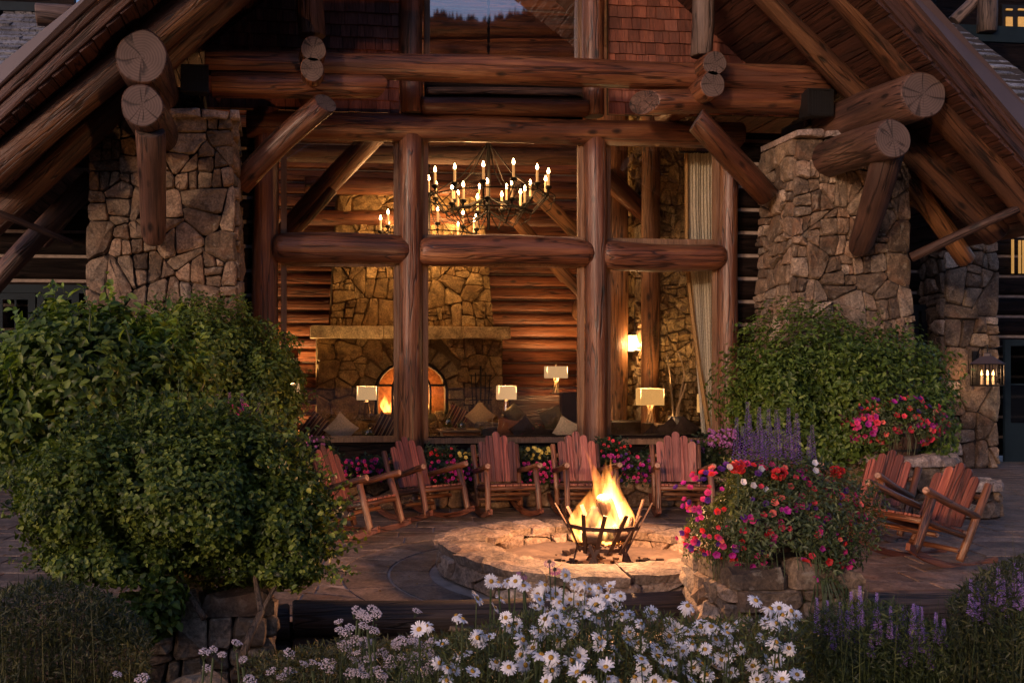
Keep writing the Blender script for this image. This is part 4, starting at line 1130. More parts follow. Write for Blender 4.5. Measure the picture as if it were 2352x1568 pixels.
# chandelier(s)
M['candle'] = plain('ivory_candle_sleeve', (.75, .6, .4), .6, 0, 5, .1, emit=(1, .45, .14), es=.35)
M['bulb'] = plain('candle_bulb', (1, .8, .5), .5, emit=(1, .62, .28), es=26)
def chandelier(c, tiers, lab, seed, power, hang):
    c = Vector(c); t = thing('chandelier', lab, 'chandelier', c); g = random.Random(seed)
    me_c = MB(); me_c.tube([(0, 0, 0), (0, 0, .24)], .022, 8); mc = me_c.mesh('candle', M['candle'])
    mb_ = MB(); mb_.lathe([(.008, .24), (.026, .265), (.022, .30), (.003, .345)], (0, 0, 0), 8); mbm = mb_.mesh('bulb', M['bulb'])
    cu = MB(); cu.lathe([(.012, -.10), (.02, -.05), (.05, -.03), (.065, .0), (.05, .02)], (0, 0, 0), 10); cum = cu.mesh('cup', M['black'], True)
    fr = MB()
    for (r, z, n, off) in tiers:
        ring = [c + Vector((r * math.cos(2 * math.pi * k / 32), r * math.sin(2 * math.pi * k / 32), z - .12)) for k in range(33)]
        fr.tube(ring, .013, 5)
        for k in range(n):
            a = 2 * math.pi * (k + off) / n; p = c + Vector((math.cos(a) * r, math.sin(a) * r, z + g.uniform(-.03, .03)))
            k_ = link('candle', mc, t, Matrix.Translation(p)); link('candle_bulb', mbm, k_, Matrix.Translation(p)); link('candle_cup', cum, k_, Matrix.Translation(p))
            q = c + Vector((math.cos(a) * r * .35, math.sin(a) * r * .35, z - .25)); m_ = c + Vector((math.cos(a) * r * .75, math.sin(a) * r * .75, z - .38))
            fr.tube([c + Vector((0, 0, z - .1)), q, m_, p + Vector((0, 0, -.1))], .012, 5)
            s2 = [p + Vector((math.cos(a) * .12 * math.sin(w), math.sin(a) * .12 * math.sin(w), -.2 - .12 * math.cos(w))) for w in (0, 1, 2, 3, 4)]
            fr.tube(s2, .009, 4)
    top = c + Vector((0, 0, tiers[0][1] + .9))
    for k in range(8):
        a = math.pi / 4 * k; r = tiers[0][0]; fr.tube([c + Vector((math.cos(a) * r, math.sin(a) * r, tiers[0][1] - .1)), c + Vector((math.cos(a) * r * .45, math.sin(a) * r * .45, tiers[0][1] + .28)), top], .010, 4)
    fr.tube([c + Vector((0, 0, min(z for _, z, _, _ in tiers) - .45)), top], .03, 8); fr.build('iron_frame', M['black'], t)
    ch = MB(); zz = top.z; i = 0
    while zz < hang:
        ch.box((c.x, c.y, zz + .05), (.05 if i % 2 else .015, .015 if i % 2 else .05, .11)); zz += .085; i += 1
    ch.build('chain', M['black'], t)
    for k in range(3):
        a = k * 2.1; lamp('chandelier_light', c + Vector((math.cos(a) * .5, math.sin(a) * .5, tiers[0][1] + .15)), power / 3, (1, .5, .19), .12)
c1 = at(1122, 440, 17.3)
chandelier(c1, [(1.08, 0, 13, .15), (.66, -.24, 9, .4)], 'large wrought iron candle chandelier in the upper middle window', 3, 52, 12.1)
c2 = at(985, 520, 20.0)
chandelier(c2, [(1.0, -.1, 11, .3)], 'farther iron candle chandelier, low behind the second window post', 4, 105, 12.1)
c3 = at(1052, 20, 16.5)

# ------------------------------------------------------------------ furniture in the lounge
def cloth(name, c, rough=.9, stripes=None):
    m, nt, b = newmat(name); co = coords(nt, rand=False); n1 = noise(nt, co, 40, 3, .6)
    cc = mixrgb(nt, c, ramp(nt, n1, [(.3, .7), (.7, 1.15)]), 1.0, 'MULTIPLY')
    if stripes:
        sp = nt.nodes.new('ShaderNodeSeparateXYZ'); nt.links.new(co, sp.inputs[0]); w = mathn(nt, 'FRACT', mathn(nt, 'MULTIPLY', sp.outputs[0], 9.0), 0)
        cc = mixrgb(nt, cc, ramp(nt, w, stripes), 1.0)
        for l in list(nt.links):
            pass
        nt.nodes[-1]
    nt.links.new(cc, b.inputs['Base Color']); b.inputs['Roughness'].default_value = rough; return m
M['cream'] = cloth('cream_cushion', (.88, .72, .46)); M['tan'] = cloth('tan_cushion', (.55, .36, .15)); M['rust'] = cloth('rust_cushion', (.33, .13, .05))
M['brown'] = cloth('dark_brown_cushion', (.05, .028, .018)); M['olive'] = cloth('olive_cushion', (.16, .12, .05))
STR = [(0, (.07, .02, .012)), (.25, (.40, .22, .09)), (.4, (.05, .02, .015)), (.55, (.28, .10, .05)), (.72, (.5, .34, .16)), (.85, (.06, .03, .03))]
M['stripe'] = cloth('striped_cushion', (.3, .2, .1), stripes=STR); [setattr(n.color_ramp, 'interpolation', 'CONSTANT') for n in M['stripe'].node_tree.nodes if n.type == 'VALTORGB' and len(n.color_ramp.elements) > 4]
M['leather'] = plain('dark_leather', (.028, .015, .010), .35, 0, 6, .3); M['sofa'] = cloth('charcoal_brown_upholstery', (.045, .03, .024))
M['sofag'] = cloth('grey_blue_upholstery', (.09, .085, .085)); M['tablew'] = wood('pale_table_top', (.3, .2, .1), (.45, .3, .16), (.55, .4, .22), axis='x', knots=False, cracks=False)
def cushion(u, v, Y, s, rot, mat, lab, tilt=-12, grp='cushions along the sofas'):
    n = 8; V = []; F = []
    for side in (1, -1):
        for j in range(n + 1):
            for i in range(n + 1):
                x, y = 2 * i / n - 1, 2 * j / n - 1
                pin = 1 - .10 * (1 - x * x) * (abs(y) ** 2) - .10 * (1 - y * y) * (abs(x) ** 2)
                h = .30 * ((1 - x * x) * (1 - y * y)) ** .55
                V.append((x * (1 - .10 * (1 - y * y)) * s / 2, side * -h * s / 2, y * (1 - .10 * (1 - x * x)) * s / 2))
    N_ = (n + 1) ** 2
    for j in range(n):
        for i in range(n):
            a = j * (n + 1) + i; F.append((a, a + 1, a + n + 2, a + n + 1)); F.append((N_ + a, N_ + a + n + 1, N_ + a + n + 2, N_ + a + 1))
    me = mesh_np('cushion', V, F, M[mat], smooth=True); p = at(u, v, Y)
    o = link('cushion', me, None, Matrix.Translation(p) @ Matrix.Rotation(R(tilt), 4, 'X') @ Matrix.Rotation(R(rot), 4, 'Y'))
    props(o, lab, 'cushion', grp)
def sofa(u0, u1, vt, Y, lab, mat='sofa', dep=.9, facing=1, name='sofa'):
    A, B = at(u0, vt, Y), at(u1, vt, Y); zt = A.z; x0, x1 = A.x, B.x; cx = (x0 + x1) / 2; w = x1 - x0
    t = thing(name, lab, name.replace('_', ' '), (cx, Y, .27)); zb = .27
    def bb(nm, c, d, m=mat):
        b = MB(); x, y, z = [q / 2 for q in d]; e = .03
        P = [(-x + e, -y + e, -z), (x - e, -y + e, -z), (x - e, y - e, -z), (-x + e, y - e, -z), (-x, -y, -z + e), (x, -y, -z + e), (x, y, -z + e), (-x, y, -z + e), (-x, -y, z - e), (x, -y, z - e), (x, y, z - e), (-x, y, z - e), (-x + e, -y + e, z), (x - e, -y + e, z), (x - e, y - e, z), (-x + e, y - e, z)]
        F = [(3, 2, 1, 0), (12, 13, 14, 15)]
        for r_ in range(3): F += [(r_ * 4 + k, r_ * 4 + (k + 1) % 4, r_ * 4 + 4 + (k + 1) % 4, r_ * 4 + 4 + k) for k in range(4)]
        b.add(P, F); b.build(nm, M[m], t, mat=Matrix.Translation(c))
    yb = Y if facing > 0 else Y + dep
    bb('backrest', (cx, Y, (zt + zb + .12) / 2), (w, .2, zt - zb - .12))
    bb('seat', (cx, Y + facing * dep * .52, zb + .30), (w - .3, dep * .85, .32))
    for s_ in (-1, 1): bb('armrest', (cx + s_ * (w / 2 - .09), Y + facing * dep * .52, zb + .36), (.18, dep * .86, .5))
    for s_ in (-1, 1):
        for q_ in (.02, .9): bb('leg', (cx + s_ * (w / 2 - .1), Y + facing * dep * q_, zb + .06), (.06, .06, .12), 'black')
sofa(690, 880, 1000, 16.2, 'long dark sofa backed against the left window under cushions')
sofa(1165, 1345, 985, 16.2, 'dark brown sofa behind the third rocking chair, heaped with brown cushions')
sofa(1400, 1510, 965, 17.2, 'low dark sofa seen in the right hand window below the amber lamp', 'leather')
sofa(1515, 1650, 980, 15.9, 'dark sofa under the curtain at the right end of the window wall', 'leather')
sofa(1105, 1150, 978, 16.6, 'narrow grey blue upholstered chair end beside the console table', 'sofag', .6, name='side_chair')
def armchair(u0, u1, vt, Y, lab):
    sofa(u0, u1, vt, Y, lab, 'leather', .7, name='armchair')
armchair(1398, 1440, 905, 19.0, 'high backed dark armchair left of the amber lamp'); armchair(1448, 1478, 900, 19.4, 'high backed dark armchair directly behind the amber lamp')
armchair(1288, 1335, 900, 19.8, 'high backed dark armchair below the twig legged lamp')
for (u, v, Y, s, r_, m_, lab) in (
    (726, 980, 16.0, .42, 38, 'stripe', 'striped brown cushion leaning at the left end of the left sofa'),
    (784, 985, 15.9, .42, 42, 'cream', 'large cream cushion standing on its corner in the left window'),
    (888, 982, 15.9, .42, 28, 'stripe', 'striped tan cushion against the second window post'),
    (1050, 958, 17.8, .42, 30, 'stripe', 'dark striped cushion behind the two glass jars'),
    (1103, 955, 17.6, .42, 45, 'tan', 'golden tan cushion on its corner right of the jars'),
    (1165, 985, 16.0, .36, 12, 'rust', 'rust orange cushion at the left end of the centre sofa'),
    (1205, 990, 15.9, .40, -38, 'brown', 'dark striped cushion slumped beside the rust cushion'),
    (1243, 1000, 15.8, .30, 45, 'brown', 'small dark cushion low in the middle of the centre sofa'),
    (1300, 985, 15.95, .36, 30, 'cream', 'cream and brown cushion beside the third window post'),
    (1270, 963, 17.0, .42, 68, 'olive', 'olive patterned cushion lying flat on the sofa back'),
    (1180, 950, 18.4, .34, 50, 'olive', 'olive cushion tipped against the box shaded lamp'),
    (1540, 990, 15.75, .36, 55, 'brown', 'dark cushion leaning in the right window below the branches'),
    (1575, 985, 15.7, .36, 40, 'brown', 'dark cushion at the curtain end of the right sofa'),
    (1500, 1000, 15.75, .30, 48, 'brown', 'low dark cushion beneath the amber lamp')):
    cushion(u, v, Y, s, r_, m_, lab)
# console table with jars
A, B = at(1005, 988, 16.8), at(1108, 988, 16.8)
t = thing('console_table', 'narrow pale topped console table carrying two glass jars', 'table', ((A.x + B.x) / 2, 16.8, .27))
b = MB(); b.box(((A.x + B.x) / 2, 16.8, A.z), (B.x - A.x, .42, .035)); b.build('table_top', M['tablew'], t)
b = MB(); b.box(((A.x + B.x) / 2, 16.8, A.z - .12), (B.x - A.x - .12, .34, .18)); b.build('apron', M['rust'], t)
for sx in (-1, 1):
    for sy in (-1, 1): b = MB(); b.tube([((A.x + B.x) / 2 + sx * (B.x - A.x) * .45, 16.8 + sy * .17, .27), ((A.x + B.x) / 2 + sx * (B.x - A.x) * .45, 16.8 + sy * .17, A.z - .02)], .02, 6); b.build('leg', M['tablew'], t)
M['fern'] = leafmat('terrarium_leaf', (.03, .06, .012), (.08, .14, .03), (.2, .26, .08))
M['jar'] = glassmat('jar_glass', .18, (.92, .95, .85))
def jar(u, v0, v1, Y, wpx, lab):
    p = at(u, v1, Y); h = at(u, v0, Y).z - p.z; r = wpx / FPX * Y / 2
    t = thing('glass_jar', lab, 'jar', p, group='glass terrarium jars in the lounge')
    b = MB(); b.lathe([(r * .98, .02), (r, h * .3), (r * .98, h * .6), (r * .6, h * .82), (r * .28, h * .86), (r * .3, h * .9), (0.001, h * .93)], p, 18); b.build('bell', M['jar'], t, True)
    b = MB(); b.lathe([(.001, h * .93), (.018, h * .95), (.018, h * .99), (.001, h)], p, 8); b.build('knob', M['jar'], t)
    b = MB(); b.lathe([(r * .8, 0), (r * 1.15, .02), (r * 1.15, .035), (r * .5, .036)], p, 18); b.build('dish', M['tablew'], t)
    pp, nn = blob(160, (p.x, p.y, p.z + h * .4), (r * .75, r * .75, h * .35), int(u)); leaves('moss', pp, nn, .035, M['fern'], t, int(u))
jar(1029, 950, 987, 16.75, 26, 'taller glass cloche with greenery, left on the console table'); jar(1060, 962, 987, 16.75, 22, 'smaller glass cloche with greenery, right on the console table')
jar(845, 975, 1008, 15.6, 32, 'glass jar of green sprigs between cushions in the left window')
# birch branches standing by the inner stone pillar
t = thing('branch_arrangement', 'tall bare pale branches standing against the inner stone pillar', 'branches', at(1548, 975, 16.3))
g = random.Random(2)
for (pts) in ([(1548, 975), (1542, 900), (1538, 850), (1530, 810)], [(1556, 975), (1562, 910), (1572, 860), (1566, 830), (1556, 805)], [(1552, 975), (1556, 935), (1570, 900), (1575, 880)], [(1545, 975), (1546, 945)], [(1559, 975), (1561, 950)]):
    b = MB(); P = [at(u, v, 16.3 + g.uniform(-.05, .05)) for u, v in pts]; b.tube(P, [.022 - .004 * i for i in range(len(P))], 6); b.build('branch', M['branch'], t)
b = MB(); b.lathe([(.12, 0), (.16, .1), (.12, .25), (.13, .26)], at(1552, 990, 16.3), 12); b.build('vase', M['sofag'], t)
# curtain: pleated, tied back
def curtain(lab):
    t = thing('curtain', lab, 'curtain', (X(1610, 15.0), 15.0, .3)); V = []; F = []; nz, nx = 26, 40; Y = 14.95
    for j in range(nz + 1):
        v = 352 + (1010 - 352) * j / nz; s = j / nz
        ul = 1577 + (0 if s < .2 else (s - .2) * 45); ur = 1636 + s * 6
        for i in range(nx + 1):
            k = i / nx; p = at(ul + (ur - ul) * k, v, Y); V.append((p.x, Y + .03 * math.sin(k * 58 + .8 * math.sin(s * 3)) + .02 * math.sin(k * 13 + s * 3), p.z))
    for j in range(nz):
        for i in range(nx): a = j * (nx + 1) + i; F.append((a, a + 1, a + nx + 2, a + nx + 1))
    link('drape', mesh_np('drape', V, F, M['drape'], smooth=True), t)
    V = []; F = []
    for j in range(nz + 1):
        v = 352 + (1000 - 352) * j / nz; s = j / nz; ul = 1572 + (0 if s < .35 else (s - .35) ** 1.3 * 90); ur = ul + 9 + 5 * s
        for i in range(9):
            k = i / 8; p = at(ul + (ur - ul) * k, v, Y - .05); V.append((p.x, Y - .06 + .03 * math.sin(k * 9), p.z))
    for j in range(nz):
        for i in range(8): a = j * 9 + i; F.append((a, a + 1, a + 10, a + 9))
    link('border', mesh_np('border', V, F, M['tan'], smooth=True), t)
M['drape'] = cloth('pale_grey_green_linen', (.66, .64, .52)); curtain('tall pale grey green pleated curtain at the right end of the windows')
b = MB(); b.tube([at(1560, 349, 14.95), at(1648, 350, 14.95)], .02, 8); props(b.build('curtain_rod', M['black']), 'black rod carrying the pale curtain at the window top', 'curtain rod')
# ================================================================== FIRE PIT
M['pitcap'] = stone('fire_pit_capstone', [(0, (.25, .19, .145)), (.5, (.19, .14, .105)), (1, (.32, .25, .20))], lichen=(.38, .31, .25))
pit = thing('fire_pit', 'round low stone fire pit ringed with pale capstones', 'fire pit', (PX, PY, 0))
RO, RI, HZ = 1.36, .90, .28
def wob(a): return 1 + .025 * math.sin(3 * a + 1) + .02 * math.sin(5 * a)
b = MB(); prof = [(RO - .07, -.02), (RO - .07, HZ - .08), (RI + .06, HZ - .08), (RI + .06, .02)]
V = []; F = []; n = 48
for k in range(n):
    a = 2 * math.pi * k / n
    for r_, z in prof: V.append((PX + r_ * wob(a) * math.cos(a), PY + r_ * wob(a) * math.sin(a), z))
for k in range(n):
    for j in range(3): a0 = k * 4 + j; a1 = ((k + 1) % n) * 4 + j; F.append((a0, a1, a1 + 1, a0 + 1))
core = link('mortar_core', mesh_np('mortar_core', V, F, M['mortar']), pit)
def ringmap(r, sgn):
    def f(s, t, d):
        a = s / r; rr = (r + sgn * d) * wob(a); return Vector((PX + rr * math.cos(a), PY + rr * math.sin(a), t))
    return f
rubble(core, ringmap(RO - .06, 1), 2 * math.pi * (RO - .06), HZ - .075, .17, 201, M['stonepit'], .055, aspect=2.0, name='pit_stone', gap=.007, drop=.05)
rubble(core, ringmap(RI + .05, -1), 2 * math.pi * (RI + .05), HZ - .065, .19, 202, M['stonepit'], .045, aspect=1.8, name='pit_stone', gap=.008, drop=.05)
rg = random.Random(44); a = 0
while a < 2 * math.pi - .05:
    da = min(rg.uniform(.26, .46), 2 * math.pi - a)
    if 2 * math.pi - a - da < .15: da = 2 * math.pi - a
    ro, ri, th, z0 = RO + rg.uniform(-.01, .05), RI + rg.uniform(-.05, .04), rg.uniform(.085, .105), HZ - .085
    V = []; K = 7; J = 5; g_ = .006; ph = rg.uniform(0, 6)
    for j in range(J + 1):
        for k in range(K + 1):
            q = a + g_ + (da - 2 * g_) * k / K; r_ = (ri + (ro - ri) * j / J) * wob(q)
            e = 1.0 if 0 < j < J and 0 < k < K else 0
            if j in (0, J): r_ += rg.uniform(-.018, .018)
            V.append((PX + r_ * math.cos(q), PY + r_ * math.sin(q), z0 + th * (1 if e else .78) + (rg.uniform(-.006, .006)) + .004 * math.sin(k + ph)))
    nb = len(V)
    for j in range(J + 1):
        for k in range(K + 1):
            q = a + g_ + (da - 2 * g_) * k / K; r_ = (ri + (ro - ri) * j / J + (.02 if j == 0 else -.02 if j == J else 0)) * wob(q); V.append((PX + r_ * math.cos(q), PY + r_ * math.sin(q), z0))
    F = []
    for j in range(J):
        for k in range(K): i0 = j * (K + 1) + k; F.append((i0, i0 + K + 1, i0 + K + 2, i0 + 1)); F.append((nb + i0, nb + i0 + 1, nb + i0 + K + 2, nb + i0 + K + 1))
    for k in range(K):
        F.append((k, k + 1, nb + k + 1, nb + k)); i0 = J * (K + 1) + k; F.append((i0 + 1, i0, nb + i0, nb + i0 + 1))
    for j in range(J):
        i0 = j * (K + 1); F.append((i0 + K + 1, i0, nb + i0, nb + i0 + K + 1)); i1 = i0 + K; F.append((i1, i1 + K + 1, nb + i1 + K + 1, nb + i1))
    cx = sum(v[0] for v in V) / len(V); cy = sum(v[1] for v in V) / len(V)
    link('capstone', mesh_np('capstone', [(v[0] - cx, v[1] - cy, v[2] - z0) for v in V], F, M['pitcap']), core, Matrix.Translation((cx, cy, z0)))
    a += da
M['sand'] = plain('ashy_sand', (.24, .17, .125), .95, 0, 12, .3, bstr=.5)
b = MB(); V = []; 
for j in range(7):
    for k in range(36):
        q = 2 * math.pi * k / 36; r_ = (RI + .05) * j / 6; V.append((PX + r_ * math.cos(q), PY + r_ * math.sin(q), .12 + .014 * math.sin(j * 2.1 + k * .9)))
F = [(j * 36 + k, (j + 1) * 36 + k, (j + 1) * 36 + (k + 1) % 36, j * 36 + (k + 1) % 36) for j in range(6) for k in range(36)]
link('sand_bed', mesh_np('sand_bed', V, F, M['sand'], smooth=True), pit)

# fire basket: flaring flat iron bars, crossed legs
bc = gr(1385, VP + (CH - .06) * FPX / 8.35, .06); BX, BY, BZ = bc.x, bc.y, .125
bk = thing('fire_basket', 'flaring iron fire basket of crossed bars standing in the stone pit', 'fire basket', (BX, BY, BZ))
M['iron'] = plain('rusted_iron', (.055, .030, .022), .6, .5, 25, .5)
def pol(r, a, z): return Vector((BX + r * math.cos(a), BY + r * math.sin(a), BZ + z))
nb_ = 12; bg_ = random.Random(8)
for k in range(nb_):
    a = 2 * math.pi * k / nb_ + .15; tip = bg_.choice([.02, .05, .0]); b = MB()
    long_ = k in (5, 11, 0, 6)
    p0 = pol(.20, a - .25, .13); p1 = pol(.41 if long_ else .35, a + .10, .53 + tip if long_ else .46 + tip)
    b.beam(p0, p1, .034, .012, up=Vector((math.cos(a), math.sin(a), 0))); b.build('bar', M['iron'], bk)
for (r, z) in ((.31, .355), (.215, .165)):
    b = MB(); n = 8
    for k in range(n):
        a0, a1 = 2 * math.pi * k / n, 2 * math.pi * (k + 1) / n; b.beam(pol(r, a0, z), pol(r, a1, z), .012, .034)
    b.build('hoop', M['iron'], bk)
for k in range(5):
    a = 2 * math.pi * k / 5 + .3
    for s_ in (-1, 1):
        b = MB(); b.beam(pol(.215, a + s_ * .22, .21), pol(.26, a - s_ * .22, .0), .03, .012, up=Vector((math.cos(a), math.sin(a), 0))); b.build('leg', M['iron'], bk)
b = MB()
for k in range(-4, 5):
    x = k * .045; y = math.sqrt(max(0, .21 ** 2 - x * x)); b.beam((BX + x, BY - y, BZ + .20), (BX + x, BY + y, BZ + .20), .012, .012)
b.build('grate', M['iron'], bk)
M['char'] = plain('charred_log', (.06, .032, .02), .8, 0, 14, .7, bstr=.6)
M['split'] = wood('split_firewood', (.12, .06, .03), (.25, .13, .06), (.4, .24, .12), gs=2, knots=False)
for i, (a, b_, r, m_) in enumerate((
    ((-.13, -.02, .27), (-.03, .02, .50), .075, 'char'), ((.10, .03, .26), (-.01, 0.0, .60), .082, 'split'),
    ((-.20, -.08, .25), (.18, -.10, .27), .06, 'char'), ((.02, -.14, .30), (.22, .06, .40), .05, 'split'), ((-.22, .06, .30), (.0, .12, .44), .06, 'char'), ((.17, -.04, .25), (.24, .02, .42), .05, 'split'))):
    o = log('firewood', (BX + a[0], BY + a[1], BZ + a[2]), (BX + b_[0], BY + b_[1], BZ + b_[2]), r, r * .9, m=M[m_], n=9, wob=.12, round1=.05)
    props(o, ['stubby charred log at the left of the fire', 'thick split log standing upright in the flames', 'charred log lying across the front of the grate', 'slim split log leaning to the right inside the basket', 'charred log tilted behind the left flames', 'short split log at the right edge of the basket'][i], 'firewood', 'logs burning in the fire basket')
M['ember'] = plain('glowing_embers', (.3, .08, .02), .9, 0, 30, .8, emit=(1, .25, .04), es=6)
b = MB()
for k in range(60):
    r = .17 * math.sqrt(bg_.random()); a = bg_.uniform(0, 6.28); s = bg_.uniform(.012, .03); b.box(pol(r, a, .215 + bg_.uniform(0, .03)), (s, s, s * .7), Matrix.Rotation(a, 3, 'Z'))
o = b.build('embers', M['ember']); props(o, 'bed of glowing orange embers on the grate under the flames', 'embers', kind='stuff')
M['flame'] = flame_vol('bonfire_flame', 30, (1, .36, .07), (1, .24, .04), .9)
M['flamec'] = flame_vol('bonfire_flame_core', 60, (1, .50, .13), (1, .36, .07), .7)
fl = thing('bonfire_flames', 'tall yellow orange flames leaping from the iron basket', 'flames', (BX, BY, BZ + .22))
for i, (dx, dy, h, r, mm) in enumerate(((.04, .04, .80, .17, 'flame'), (-.10, .04, .52, .15, 'flame'), (.12, .02, .66, .14, 'flame'), (.08, .03, .70, .12, 'flamec'), (-.12, -.02, .42, .09, 'flamec'), (.0, -.10, .34, .10, 'flamec'), (.14, .04, .52, .09, 'flamec'), (-.20, .0, .36, .08, 'flame'), (.03, .05, .95, .07, 'flame'), (.11, .02, .88, .06, 'flame'), (-.03, .04, .70, .06, 'flame'), (.07, .06, .80, .08, 'flamec'))):
    flame('flame', 70 + i, (BX + dx, BY + dy, BZ + .21), h * .88, r, M[mm], fl)
lamp('bonfire_light', (BX + .02, BY - .02, BZ + .72), 165, (1, .47, .20), .12)

# ================================================================== ROCKING CHAIRS
M['cedar'] = wood('stained_cedar_slat', (.17, .045, .030), (.30, .085, .055), (.42, .15, .09), rough=.42, coat=.2, gs=1.4, var=.55)
M['pole'] = wood('varnished_pole', (.09, .030, .013), (.19, .070, .028), (.31, .135, .056), rough=.35, coat=.3, gs=1.6)
M['poleend'] = endgrain('chair_pole_end', (.28, .16, .12), (.42, .27, .2))
def slat(parent, cx, w, z0, z1, th=.02, lean=0.0, y0=0, splay=0.0, rr=.9):
    """back slat with a rounded top, tilted backward"""
    P = [(-w / 2, 0), (w / 2, 0)]; L = z1 - z0; r = w / 2
    for k in range(7): a = math.pi * k / 6; P.append((r * math.cos(a), L - r * rr + r * rr * math.sin(a)))
    V = [(x, 0, z) for x, z in P] + [(x, th, z) for x, z in P]; n = len(P)
    F = [tuple(range(n)), tuple(reversed(range(n, 2 * n)))] + [((k + 1) % n, k, n + k, n + (k + 1) % n) for k in range(n)]
    Mx = Matrix.Translation((cx, y0, z0)) @ Matrix.Rotation(-lean, 4, 'X') @ Matrix.Rotation(splay, 4, 'Y')
    return link('back_slat', mesh_np('back_slat', V, F, M['cedar']), parent, Mx)
def make_chair():
    t = thing('rocking_chair', 'x', 'rocking chair')
    k = dict(parent=t, m=M['pole'], em=M['poleend'], n=12, wob=.05, cham=.008)
    for s in (-1, 1):
        log('front_leg', (s * .315, -.36, .085), (s * .305, -.26, .60), .036, .038, round0=.05, **k)
        log('rear_post', (s * .275, .24, .10), (s * .285, .44, .86), .036, .034, **k)
        log('arm', (s * .285, .37, .53), (s * .325, -.38, .655), .034, .040, **k)
        log('seat_rail', (s * .285, -.27, .385), (s * .255, .26, .335), .028, .028, **k)
        # rocker: curved board
        V = []; F = []; nn = 14; y0_, y1_ = -.46, .70
        for i in range(nn + 1):
            y = y0_ + (y1_ - y0_) * i / nn; zz = .34 * (y - .05) ** 2 + .005; hh = .062
            xo = s * (.315 - .045 * i / nn)
            for (dx, dz) in ((-.024, 0), (.024, 0), (.024, hh), (-.024, hh)): V.append((xo + dx, y, zz + dz))
        for i in range(nn):
            for q in range(4): F.append((i * 4 + q, i * 4 + (q + 1) % 4, i * 4 + 4 + (q + 1) % 4, i * 4 + 4 + q))
        F += [(3, 2, 1, 0), tuple(nn * 4 + q for q in range(4))]
        F = [tuple(reversed(f)) for f in F]
        me = mesh_np('rocker', V, F, M['rocker']); link('rocker', me, t)
    log('front_stretcher', (-.30, -.30, .375), (.30, -.30, .375), .030, **k)
    log('front_stretcher', (-.29, -.10, .285), (.29, -.10, .285), .026, **k)
    log('rear_stretcher', (-.27, .27, .36), (.27, .27, .36), .028, **k)
    log('back_crossbar', (-.275, .415, .72), (.275, .415, .72), .026, **k)
    log('rear_stretcher', (-.27, .22, .19), (.27, .22, .19), .024, **k)
    for i in range(6):
        x = (i - 2.5) * .088; b = MB(); b.beam((x * 1.06, -.33, .418), (x * .98, .25, .375), .080, .02); b.build('seat_slat', M['cedar'], t)
    for i in range(5):
        x = (i - 2) * .094; top = [.925, 1.0, 1.05, 1.0, .925][i]
        slat(t, x, .0925, .41, top, lean=R(15), y0=.225, splay=R((i - 2) * .55))
    return t
M['rocker'] = wood('rocker_board', (.14, .04, .02), (.24, .075, .035), (.34, .13, .06), axis='y', rough=.45, gs=1.2, knots=False)
chair = make_chair()
def place_chair(first, u, v, rz, lean, lab, dz=0):
    o = chair if first else copy_tree(chair)
    p = gr(u, v, 0); o.location = (p.x, p.y, dz); o.rotation_euler = (R(lean), 0, R(rz)); o.rotation_mode = 'XYZ'
    props(o, lab, 'rocking chair', 'log rocking chairs round the fire pit'); return o
# rotation order XYZ: lean about the chair's own axis first, then turned
CH_ = [(826, 1234, 52, -6, 'orange lit rocking chair half hidden behind the leafy bush, leftmost'),
       (985, 1195, 30, -6, 'rocking chair turned half right, second from the left beside the first window post'),
       (1160, 1186, 4, -1, 'rocking chair facing the camera left of the fire, below the glass jars'),
       (1343, 1184, -1, -1, 'rocking chair directly behind the flames and iron basket'),
       (1563, 1186, -14, -1, 'rocking chair just right of the flames, beside the lilac phlox'),
       (1822, 1176, -30, 0, 'rocking chair almost hidden behind the purple salvia spikes and petunias'),
       (1978, 1236, -64, -12, 'red brown rocking chair in front of the round stone planter, turned left'),
       (2098, 1290, -76, -13, 'rightmost rocking chair, glossy red brown, turned left beside the low stone bench')]
for i, c_ in enumerate(CH_): place_chair(i == 0, *c_)

# ================================================================== PLANTER WALL AND FLOWERS BEHIND THE CHAIRS
wallt = thing('planter_wall', 'low curved stone planter wall with flat capstones behind the rocking chairs', 'wall', (PX, 12.6, 0))
def arcpt(s, off=0):   # s along the wall in metres from its left end
    x = -1.9 + s; y = 12.55 - .045 * (x - 2.2) ** 2 * .5
    return x, y - off
def wmap(s, t, d): x, y = arcpt(s, d); return Vector((x, y, t))
WL, WH = 8.6, .36
V = []; F = []
for k in range(25):
    for (dy, z) in ((.03, 0), (.03, WH), (.5, WH), (.5, 0)): x, y = arcpt(WL * k / 24, -dy); V.append((x, y, z))
for k in range(24):
    for j in range(4): F.append((k * 4 + j, (k + 1) * 4 + j, (k + 1) * 4 + (j + 1) % 4, k * 4 + (j + 1) % 4))
F += [(3, 2, 1, 0), (96, 97, 98, 99)]
wc = link('mortar_core', mesh_np('mortar_core', V, F, M['mortar']), wallt)
rubble(wc, wmap, WL, WH - .01, .24, 301, M['stone'], .05, gap=.01, drop=.08, name='wall_stone')
s = 0; rg = random.Random(6)
while s < WL:
    w = min(rg.uniform(.7, 1.4), WL - s); f = lambda a, b_, d, s=s: (lambda p: Vector((p[0], p[1] + (b_ - .08), WH + .075 * d)))(arcpt(s + a))
    me, cc = stone_mesh([(.006, 0), (w - .006, 0), (w - .006, .42), (.006, .42)], f, rg, 1.0, M['slab'], back=.25, cut=.06); link('capstone', me, wc, Matrix.Translation(cc)); s += w
b = MB(); b.box((2.4, 13.35, .2), (9.2, 1.5, .38)); props(b.build('flower_bed_soil', M['earth']), kind='structure')

